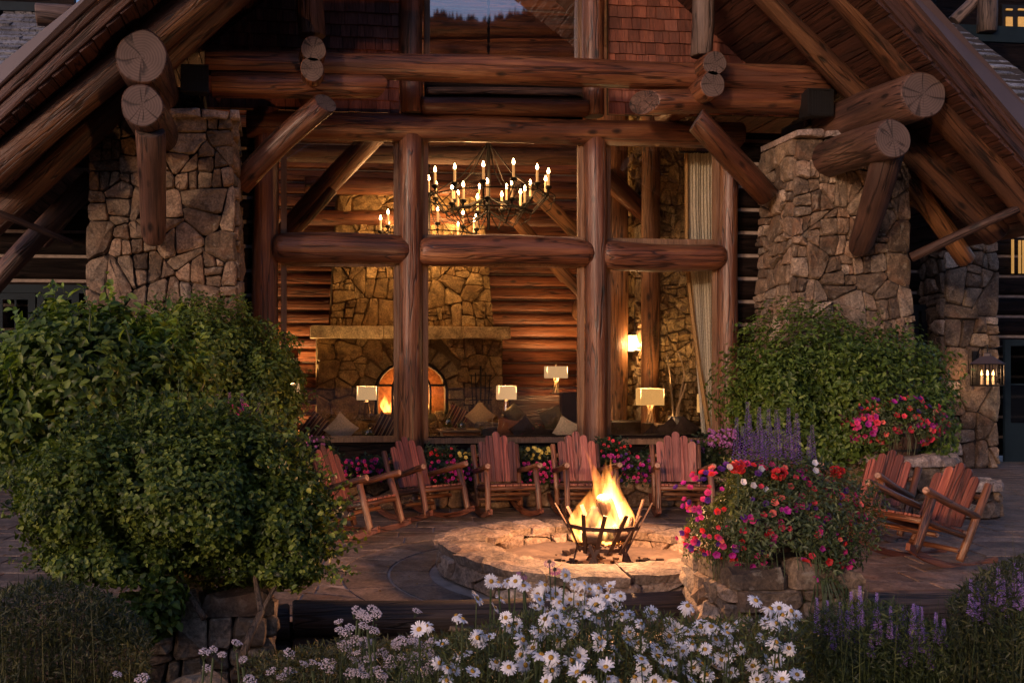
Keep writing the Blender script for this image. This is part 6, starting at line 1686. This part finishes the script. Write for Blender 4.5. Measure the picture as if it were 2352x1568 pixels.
# ================================================================== SHRUBS
M['leafA'] = leafmat('dogwood_leaf', (.030, .048, .011), (.125, .185, .030), (.32, .38, .065), rough=.42, spec=.4)
M['leafB'] = leafmat('large_bright_leaf', (.10, .16, .024), (.25, .36, .05), (.42, .50, .11), rough=.38)
M['leafM'] = leafmat('maple_leaf', (.030, .048, .011), (.135, .19, .030), (.36, .41, .075), rough=.45, spec=.4)
M['leafR'] = leafmat('round_bush_leaf', (.034, .06, .013), (.105, .175, .028), (.22, .30, .055), rough=.42, spec=.4)
M['bark'] = wood('shrub_bark', (.10, .06, .035), (.20, .13, .08), (.32, .22, .14), gs=3, knots=False)
def shrub(name, lab, blobs, mat, size, seed, aspect=.5, big=False, trunk=None, grp=None, tips=0, tipmat=None, tipsize=None, inner=True, cat='shrub', sprays=0, sprayl=.22, spraymat=None):
    """blobs: (u, v, Y, ru_px, rv_px, ry, n)"""
    c0 = blobs[0]; base = at(c0[0], c0[1], c0[2]); t = thing(name, lab, cat, (base.x, base.y, 0 if base.y > YW else -.5), group=grp)
    P = []; Nn = []
    for i, (u, v, Y, ru, rv, ry, n) in enumerate(blobs):
        c = at(u, v, Y); k = Y / FPX; p, nn = blob(n, c, (ru * k, ry, rv * k), seed + i, shell=.42, lump=.26); hole = np.sin(p[:, 0] * 8.3 + seed) * np.sin(p[:, 2] * 9.1 + i) + .6 * np.sin(p[:, 0] * 19 + p[:, 2] * 15) > .95; m = (nn[:, 1] < .55) & ~hole; P.append(p[m]); Nn.append(nn[m])
    p = np.concatenate(P); nn = np.concatenate(Nn); lo_ = 0.02 if base.y > YW else -.45; m = p[:, 2] > lo_
    leaves('foliage', p[m], nn[m], size, M[mat], t, seed, aspect=aspect, big=big)
    if inner:   # the dim twiggy heart of the shrub
        P = []; Nn = []
        for i, (u, v, Y, ru, rv, ry, n) in enumerate(blobs):
            c = at(u, v, Y); k = Y / FPX; q, n2 = blob(n // 4, c, (ru * k * .72, ry * .72, rv * k * .72), seed + 50 + i, shell=.5, lump=.1); P.append(q); Nn.append(n2)
        q = np.concatenate(P); n2 = np.concatenate(Nn); m = q[:, 2] > lo_; leaves('inner_foliage', q[m], n2[m], size * 1.6, M[mat], t, seed + 7, aspect=.7)
    b = MB(); g = random.Random(seed)
    for (u, v, Y, ru, rv, ry, n) in blobs:
        c = at(u, v, Y); k = Y / FPX
        for i in range(9):
            a = g.uniform(0, 6.28); e = g.uniform(-.1, .8); q = c + Vector((math.cos(a) * ru * k * .85 * math.cos(e), math.sin(a) * ry * .85 * math.cos(e), rv * k * .9 * math.sin(e)))
            s0 = Vector((c.x, c.y, c.z - rv * k * .7)); b.tube([s0, (s0 + q) / 2 + Vector((g.uniform(-.05, .05), 0, .03)), q], [.012, .008, .003], 4)
    b.build('twigs', M['bark'], t)['kind'] = 'stuff'
    if trunk:
        for pts, r in trunk:
            b = MB(); b.tube([at(*q) for q in pts], [r * (1 - .12 * i) for i in range(len(pts))], 8); b.build('trunk', M['bark'], t, True)
    if sprays:
        b = MB(); g = random.Random(seed + 17); P = []; Nn = []
        for k in range(sprays):
            u, v, Y, ru, rv, ry, n = blobs[k % len(blobs)]; c = at(u, v, Y); kk = Y / FPX
            a = g.uniform(math.pi * .95, math.pi * 2.05); e = g.uniform(-.45, 1.45); d = Vector((math.cos(a) * math.cos(e), math.sin(a) * math.cos(e) * .6, math.sin(e)))
            s0 = c + Vector((d.x * ru * kk, d.y * ry, d.z * rv * kk)) * g.uniform(.86, 1.0)
            dr = (d + Vector((g.uniform(-.5, .5), g.uniform(-.4, .1), g.uniform(-.1, .7)))).normalized(); L = g.uniform(.5, 1.0) * sprayl
            b.tube([s0, s0 + dr * L * .5 + Vector((0, 0, -.01)), s0 + dr * L], [.004, .003, .0015], 3)
            m_ = int(7 + L * 26)
            for q in range(m_):
                t_ = (q + 1) / m_; side = Vector((g.uniform(-1, 1), g.uniform(-1, .3), g.uniform(-.3, 1))).normalized()
                P.append(list(s0 + dr * L * t_ + side * .008)); Nn.append(list(side * .6 + dr * .4))
        leaves('spray_leaves', np.array(P), np.array(Nn), size * 1.05, M[spraymat or mat], t, seed + 9, aspect=aspect, big=True, spread=.9, up=.4)
        b.build('spray_twigs', M['stem'], t)['kind'] = 'stuff'
    if tips:
        P = []; Nn = []; g2 = np.random.RandomState(seed + 3)
        for i, (u, v, Y, ru, rv, ry, n) in enumerate(blobs):
            c = at(u, v, Y); k = Y / FPX; q, n2 = blob(tips, c, (ru * k * 1.04, ry, rv * k * 1.05), seed + 90 + i, shell=.03, lump=.16); m = (n2[:, 1] < .4) & (n2[:, 2] > -.2); P.append(q[m]); Nn.append(n2[m])
        q = np.concatenate(P); n2 = np.concatenate(Nn); leaves('young_leaves', q, n2 * .3 + np.array([0, 0, .6]), tipsize or size, M[tipmat or mat], t, seed + 5, aspect=.5, big=True, droop=-.5)
    return t
shrub('round_bush', 'large clipped dome shaped bush in front of the right stone column', [(1915, 895, 12.2, 240, 190, 1.0, 17000), (1765, 920, 12.1, 108, 130, .8, 5500), (2075, 950, 12.2, 105, 160, .8, 6500), (1900, 1010, 12.0, 200, 90, .9, 5000)], 'leafR', .072, 800, big=True, tips=130, sprays=60, sprayl=.15, trunk=[([(1900, 1120, 12.2), (1905, 1000, 12.2)], .05)])
shrub('dogwood_bush', 'broad green bush beside the left end of the windows', [(510, 850, 11.2, 155, 145, .9, 18000), (425, 790, 11.4, 100, 88, .8, 8000), (600, 910, 11.0, 85, 130, .7, 9000), (550, 1040, 10.8, 120, 100, .8, 4500)], 'leafA', .060, 820, big=True, tips=60, sprays=130, sprayl=.26, trunk=[([(520, 1180, 11.2), (515, 1000, 11.2)], .05)])
shrub('broadleaf_bush', 'tall bush with large bright leaves and sprouting tips at far left', [(205, 870, 8.4, 215, 160, .8, 9500), (80, 980, 8.2, 110, 150, .7, 3400), (360, 920, 8.4, 120, 140, .7, 4200), (150, 1060, 8.2, 150, 90, .7, 2200)], 'leafA', .088, 840, aspect=.55, big=True, sprays=130, sprayl=.34, spraymat='leafB', tips=70, tipmat='leafB', tipsize=.12)
# sprouting shoots at the top left of that bush
for i, pts in enumerate(([(205, 760), (208, 720), (200, 690), (190, 662)], [(100, 840), (112, 800), (104, 775), (92, 762)], [(300, 790), (290, 755), (284, 742)], [(395, 800), (402, 775), (410, 765)], [(30, 880), (22, 850), (12, 830)])):
    t = thing('leafy_shoot', ['tallest leafy shoot with bright leaves above the far left bush', 'bright leaved shoot on the left shoulder of the far left bush', 'small pale shoot just right of the tallest shoot', 'small shoot where the two left bushes meet', 'bright shoot at the very left edge of the far left bush'][i], 'shoot', at(pts[0][0], pts[0][1], 7.9), group='bright shoots on the far left bush')
    Q = [at(u, v, 7.75) for u, v in pts]; b = MB(); b.tube(Q, [.008, .006, .004, .003][:len(Q)], 5); b.build('stem', M['stem'], t)
    g = np.random.RandomState(i); pp = []; nn = []
    for k, q in enumerate(Q[1:]):
        for s_ in (-1, 1, -.4, .5): pp.append(q + Vector((s_ * .01, 0, 0))); nn.append((s_ * .9, -.2, .5))
    V = []; 
    pp = np.array([list(x) for x in pp]); nn = np.array(nn)
    leaves('leaf_tuft', pp, nn, .115, M['leafB'], t, i, aspect=.5, big=True, spread=.3, up=.5, kind=None, droop=-.2)
shrub('maple_shrub', 'big dark maple leaved shrub spreading over the left stone pier', [(420, 1140, 6.3, 310, 160, .75, 38000), (200, 1140, 6.2, 150, 130, .6, 14000), (640, 1185, 6.3, 122, 118, .6, 12500), (660, 1275, 6.1, 95, 75, .4, 5200), (285, 1270, 6.0, 165, 55, .5, 7000), (410, 1025, 6.4, 200, 72, .5, 10000), (560, 1045, 6.4, 105, 75, .5, 4500)], 'leafM', .037, 860, aspect=.75, big=True, sprays=520, sprayl=.27, tips=110,
      trunk=[([(545, 1540, 5.7), (575, 1455, 5.75), (600, 1405, 5.8), (590, 1350, 5.85), (580, 1280, 6.0), (600, 1200, 6.2)], .026), ([(470, 1420, 5.75), (450, 1390, 5.8), (420, 1340, 5.9), (400, 1250, 6.1)], .02), ([(600, 1405, 5.8), (640, 1330, 5.9), (660, 1250, 6.1)], .014)])
shrub('creeping_foliage', 'leafy sprays hanging low across the left stone pier', [(372, 1385, 5.75, 50, 62, .2, 700), (300, 1420, 5.7, 80, 55, .25, 1100)], 'leafM', .055, 880, aspect=.75, big=True, inner=False)
# pink flower sprays caught between the left bushes
spikes('pink_flower_spray', 'pale pink flower sprays with magenta blossoms between the two left bushes', [(500, 905), (556, 895), (540, 925), (595, 925), (575, 945), (528, 900)], 6.9, 30, .016, 'rosep', 640, 'flower sprays', base=1010, nl=200)
t = cluster('petunia_plant', 'magenta petunias glowing between the left bushes', 525, 565, 930, 975, 6.75, 14, 'pink', 46, 1.0, 100)

# ================================================================== FRONT BORDER
M['herb'] = leafmat('border_leaf', (.022, .032, .010), (.07, .095, .028), (.17, .19, .06), rough=.5)
M['herbd'] = leafmat('dim_border_leaf', (.020, .025, .010), (.06, .07, .024), (.16, .15, .05), rough=.5)
def patch(name, lab, u0, u1, vt, Y0, Y1, n, h, mat, seed, leaf=.04, cat='plants', nb=0):
    """low planting from the soil up to the measured height"""
    gn = np.random.RandomState(seed); Y = gn.uniform(Y0, Y1, n); u = gn.uniform(u0, u1, n)
    ztop = np.array([at(0, vt(uu), yy).z for uu, yy in zip(u, Y)]); x = np.array([at(uu, VP, yy).x for uu, yy in zip(u, Y)])
    z = -.45 + (ztop + .45) * gn.uniform(0, 1, n) ** .55; p = np.stack([x, Y, z], 1)
    o = leaves(name, p, np.tile(np.array([[0, -.3, .3]]), (n, 1)), leaf, M[mat], None, seed, aspect=.2, droop=-.9, spread=1.2); props(o, lab, cat, kind='stuff')
    if nb:
        m = gn.randint(0, n, nb); q = p[m].copy(); q[:, 2] = -.45; 
        o2 = blades('stems', q, ztop[m] + .45, M[mat], o, seed + 1, w=.003, lean=.12)
    return o
lin = lambda *pts: (lambda u: float(np.interp(u, [p[0] for p in pts], [p[1] for p in pts])))
patch('ground_cover', 'dark tangled ground cover filling the border below the timber wall', 560, 2400, lin((560, 1525), (1100, 1485), (1600, 1480), (2400, 1500)), 5.0, 6.7, 42000, .3, 'herbd', 899, .05)
patch('shaggy_foliage', 'shaggy dim foliage filling the lower left corner', -60, 345, lin((-60, 1375), (100, 1330), (250, 1370), (345, 1450)), 4.9, 5.6, 14000, .9, 'herbd', 901, .045, nb=200)
patch('daisy_foliage', 'dark narrow leaves and stems beneath the white daisies', 900, 1850, lin((900, 1560), (1000, 1500), (1200, 1440), (1400, 1430), (1600, 1470), (1850, 1470)), 3.9, 4.8, 17000, .8, 'herb', 902, .038)
patch('speedwell_foliage', 'grassy leaved clump carrying lavender spikes before the right timber', 1835, 2190, lin((1835, 1500), (1900, 1440), (2050, 1440), (2190, 1530)), 4.7, 5.2, 9500, .8, 'herb', 903, .04, nb=150)
patch('corner_foliage', 'dark leafy clump in the lower right corner', 2180, 2420, lin((2180, 1440), (2250, 1370), (2352, 1330), (2420, 1330)), 4.7, 5.4, 8000, .8, 'herbd', 904, .045, nb=150)
patch('yarrow_foliage', 'feathery dim leaves under the small white flower heads', 590, 1000, lin((590, 1560), (700, 1500), (850, 1480), (1000, 1530)), 4.2, 4.9, 5000, .8, 'herbd', 905, .03)
# lavender spikes
pts = [(1876, 1372), (1900, 1378), (1955, 1358), (1968, 1405), (1975, 1345), (2008, 1395), (2014, 1360), (2020, 1412), (2046, 1390), (2060, 1435), (2072, 1388), (2082, 1400), (2092, 1460), (2098, 1385), (2107, 1390), (2116, 1392), (2118, 1440), (2129, 1452), (2140, 1468), (2150, 1405), (2168, 1420), (1930, 1382), (1945, 1400), (2000, 1455), (2057, 1450), (2076, 1492), (2100, 1500), (2137, 1500), (1912, 1430), (2165, 1450)]
spikes('speedwell', 'lavender speedwell spikes standing before the right timbers', pts, 5.0, 40, .013, 'veron', 650, 'lavender flower spikes', base=1600, nl=2500, leafsize=.045, frac=.36)
spikes('speedwell', 'thin lavender spikes rising from the lower right corner clump', [(2230, 1330), (2245, 1345), (2252, 1355), (2293, 1298), (2305, 1330), (2330, 1292), (2338, 1304), (2346, 1312), (2262, 1338), (2318, 1345), (2276, 1360), (2240, 1370)], 5.0, 40, .013, 'veron', 660, 'lavender flower spikes', base=1560, nl=1200, leafsize=.045, frac=.36)
# daisies
M['petal'] = plain('white_daisy_petal', (.80, .78, .80), .6, 0, 60, .1); M['disc'] = plain('golden_daisy_disc', (.50, .27, .03), .8, 0, 200, .5)
def daisy_mesh(seed, droop):
    g = random.Random(seed); b = MB(); n = g.randint(19, 23)
    for k in range(n):
        a = 2 * math.pi * k / n + g.uniform(-.07, .07); L = .040 * g.uniform(.88, 1.06); w = .0052 * g.uniform(.8, 1.15); z1 = droop * .012 * g.uniform(.3, 1.6) + g.uniform(-.003, .003)
        c, s = math.cos(a), math.sin(a); tz = g.uniform(-.35, .35)
        def P(r, o, z): return (r * c - o * s, r * s + o * c, z + o * tz)
        b.add([P(.007, -w * .6, 0), P(.007, w * .6, 0), P(L * .6, w, z1 * .4 + .002), P(L * .6, -w, z1 * .4 + .002), P(L * .93, w * .62, z1), P(L * .93, -w * .62, z1), P(L, 0, z1)], [(0, 1, 2, 3), (3, 2, 4, 5), (5, 4, 6)])
    return b.mesh('petals', M['petal'])
DM = [daisy_mesh(i, d) for i, d in enumerate((.2, -.5, .6, -1.6, .0, -2.4, 1.6, -1.0))]
b = MB(); b.lathe([(.0115, -.001), (.0115, .003), (.008, .0065), (.0001, .008)], (0, 0, 0), 10); DD = b.mesh('disc', M['disc'], True)
b = MB(); b.tube([(0, 0, -1), (.03, .01, -.5), (0, 0, 0)], .0028, 4); DS = b.mesh('stem', M['stem'])
z4 = [(1035,465),(1085,475),(1150,465),(1200,465),(1255,495),(1400,490),(1537,425),(1600,490),(1670,480),(940,582),(1100,580),(1060,645),(1350,555),(1360,590),(1475,550),(1450,585),(1570,590),(1700,520),(1760,510),(1840,500),(1750,565),(1820,570),(1910,565),(1330,650),(1380,640),(1420,675),(1500,610),(1525,650),(1590,720),(1660,678),(1745,625),(1760,715),(1860,690),(1880,640),(1920,690),(1970,690),(1475,705),(1530,700),(800,695),(845,720),(1135,710),(1155,765),(1205,760),(1195,810),(2050,750),(2120,678),(1490,800),(1605,825),(1825,815),(1970,805),(550,790),(600,765),(945,845),(1025,840),(970,885),(1320,830),(1360,800),(1420,800),(1485,865),(1765,850),(1770,905),(1880,910),(1875,985),(2240,750),(2285,795),(2240,835),(2260,920),(2160,920),(2160,970),(2300,915),(2050,990),(2240,1000),(1235,960),(1375,960),(1320,915),(1440,980),(1265,1030),(1155,1045),(1070,1010),(1580,1000),(1625,970),(1485,1020),(1620,1080),(1445,1065),(1410,1145),(1665,1150),(1830,1125),(1810,1045),(2010,1110),(2065,1055),(2300,1050),(2190,1040),(2240,1140),(820,955),(860,950),(710,890),(685,1015),(740,1050),(780,1070),(910,1075),(735,1135),(1700,1150),(1910,1140),(2140,1140),(2040,880),(1960,860),(1250,860),(1690,600),(1620,620),(1640,560),(1790,640),(1560,760),(1400,720),(1460,760)]
z5 = [(80,1045),(540,1010),(640,1065),(700,1060),(780,1080),(725,1110),(810,1110),(800,1180),(610,1155),(680,1165),(590,1260),(765,1330),(680,1290),(170,1185),(240,1185),(345,1195),(400,1175),(80,1220),(270,1270),(110,1300),(350,1230),(350,1305),(440,1330),(230,1375),(50,1350),(40,1370),(310,1410),(350,1380),(180,1440),(20,1440),(120,1460),(520,1450),(260,1460),(620,1420),(680,1420),(610,1480),(820,1510),(370,1500),(210,1510),(550,1540),(650,1530),(100,1550),(720,1540),(200,1340)]
D_ = [(776 + x * .34, 1176 + y * .34) for x, y in z4] + [(1552 + x * .34, 1035 + y * .34) for x, y in z5]
dg = random.Random(12)
def make_daisy(i, u, v):
    Y = 4.35 + dg.uniform(-.25, .25) - (v - 1430) * .0022; p = at(u, v, Y); s = dg.uniform(.74, 1.08)
    where = ('in the sparse left of the clump beside the yarrow' if u < 1090 else 'standing highest, in front of the fire pit wall' if v < 1360 else 'in the upper middle of the clump against dark timber' if u < 1500 and v < 1450 else 'low in the middle of the clump' if u < 1500 else 'in the thick right half of the clump, near the pier' if u < 1700 and v > 1420 else 'on the long stems left of the pier stones' if u < 1700 else 'before the right stone pier face')
    t = thing('daisy', 'white daisy ' + where, 'daisy', p, group='white daisies ' + where)
    d = Vector((dg.uniform(-.7, .6), dg.uniform(-1.0, -.05), dg.uniform(.3, 1.0))).normalized(); q = d.to_track_quat('Z', 'Y').to_matrix().to_4x4() @ Matrix.Rotation(dg.uniform(0, 6), 4, 'Z') @ Matrix.Diagonal((s, s, s, 1))
    link('petals', dg.choice(DM), t, Matrix.Translation(p) @ q); link('disc', DD, t, Matrix.Translation(p + d * .002) @ q)
    h = p.z + .42; link('stem', DS, t, Matrix.Translation(p - d * .003) @ Matrix.Rotation(dg.uniform(0, 6), 4, 'Z') @ Matrix.Diagonal((dg.uniform(.6, 2), dg.uniform(.6, 2), h, 1)))
for i, (u, v) in enumerate(D_): make_daisy(i, u, v)
# coneflowers above the daisies
for (u, v, lab) in ((1262, 1290, 'tall pale coneflower bud above the daisies'), (1274, 1308, 'single magenta coneflower in front of the fire pit'), (1200, 1318, 'small dusky pink coneflower left of the magenta one')):
    p = at(u, v, 4.6); t = thing('coneflower', lab, 'flower', p); g = random.Random(int(u)); d = Vector((g.uniform(-.3, .3), -.4, .8))
    b = MB()
    for k in range(14): a = 2 * math.pi * k / 14; b.add([(.006 * math.cos(a), .006 * math.sin(a), 0), (.028 * math.cos(a + .12), .028 * math.sin(a + .12), -.008), (.03 * math.cos(a), .03 * math.sin(a), -.012), (.028 * math.cos(a - .12), .028 * math.sin(a - .12), -.008)], [(0, 1, 2, 3)])
    b.build('petals', M['p_magenta'] if u == 1274 else M['p_lilac'], t, mat=Matrix.Translation(p) @ d.to_track_quat('Z', 'Y').to_matrix().to_4x4())
    b = MB(); b.lathe([(.010, -.004), (.010, .006), (.001, .014)], p, 8); b.build('cone', M['bark'], t); b = MB(); b.tube([p, p + Vector((.02, 0, -.5)), p + Vector((0, 0, -p.z - .4 + .0))], .003, 4); b.build('stem', M['stem'], t)
# yarrow heads: flat clusters of tiny florets
M['yar'] = plain('dusty_white_yarrow', (.58, .48, .50), .8, 0, 90, .35)
def yarrow_mesh(seed):
    g = random.Random(seed); b = MB()
    for k in range(55):
        r = .030 * math.sqrt(g.random()); a = g.uniform(0, 6.28); z = .010 - 8 * r * r + g.uniform(-.003, .003); x, y = r * math.cos(a), r * math.sin(a); s = .0042
        pts = [(x + s * math.cos(q), y + s * math.sin(q), z) for q in (0, 1.26, 2.5, 3.77, 5.0)] + [(x, y, z + .003)]
        b.add(pts, [(q, (q + 1) % 5, 5) for q in range(5)])
    for k in range(7): a = k * .9; b.tube([(0, 0, -.05), (.02 * math.cos(a), .02 * math.sin(a), 0)], .0012, 3, 1)
    return b.mesh('flower_head', [M['yar'], M['stem']])
YM = [yarrow_mesh(i) for i in range(4)]
b = MB(); b.tube([(0, 0, -1), (.02, 0, -.5), (0, 0, -.04)], .0025, 4); YS = b.mesh('stem', M['stem'])
yg = random.Random(21); yp = []
for k in range(62): yp.append((776 + yg.uniform(80, 640) * .34, 1176 + (yg.betavariate(1.6, 1.6) * 300 + 850 + 0) * .34))
for (x, y) in ((130, 670), (170, 690), (240, 660), (170, 770), (80, 780), (50, 820), (30, 890), (240, 800), (5, 740), (535, 670), (60, 900), (200, 720), (150, 705), (260, 690)): yp.append((776 + x * .34, 1176 + y * .34))
for (x, y) in ((790, 1510), (960, 1540), (1380, 1360), (1440, 1340), (1500, 1380), (1640, 1410), (1600, 1300), (1830, 1490), (1900, 1530), (1960, 1490), (1400, 1470), (1690, 1550), (2050, 1440), (2110, 1430), (2190, 1440), (2240, 1430), (2230, 1480), (2330, 1330), (1950, 1370), (2290, 1210)): yp.append((x * .34, 1035 + y * .34))
for (u, v) in yp:
    p = at(u, v, yg.uniform(4.35, 4.8)); lab = (('dusty white yarrow head in the lower left of the drift' if u < 860 and v > 1510 else 'dusty white yarrow head in the upper left of the drift' if u < 860 else 'dusty white yarrow head in the lower right of the drift by the daisies' if v > 1510 else 'dusty white yarrow head in the upper right of the drift by the daisies') if v > 1462 and u > 590 else 'pale yarrow head near the left stone pier foot' if u < 590 else 'wispy pale yarrow head against the dark timber left of the daisies')
    grp = lab.replace('head', 'heads'); t = thing('yarrow', lab, 'yarrow', p, group=grp); d = Vector((yg.uniform(-.4, .4), yg.uniform(-.9, -.2), 1)).normalized(); s = yg.uniform(.7, 1.15)
    link('flower_head', yg.choice(YM), t, Matrix.Translation(p) @ d.to_track_quat('Z', 'Y').to_matrix().to_4x4() @ Matrix.Diagonal((s, s, s, 1)))
    link('stem', YS, t, Matrix.Translation(p) @ Matrix.Diagonal((yg.uniform(-3, 3), 1, p.z + .45, 1)))
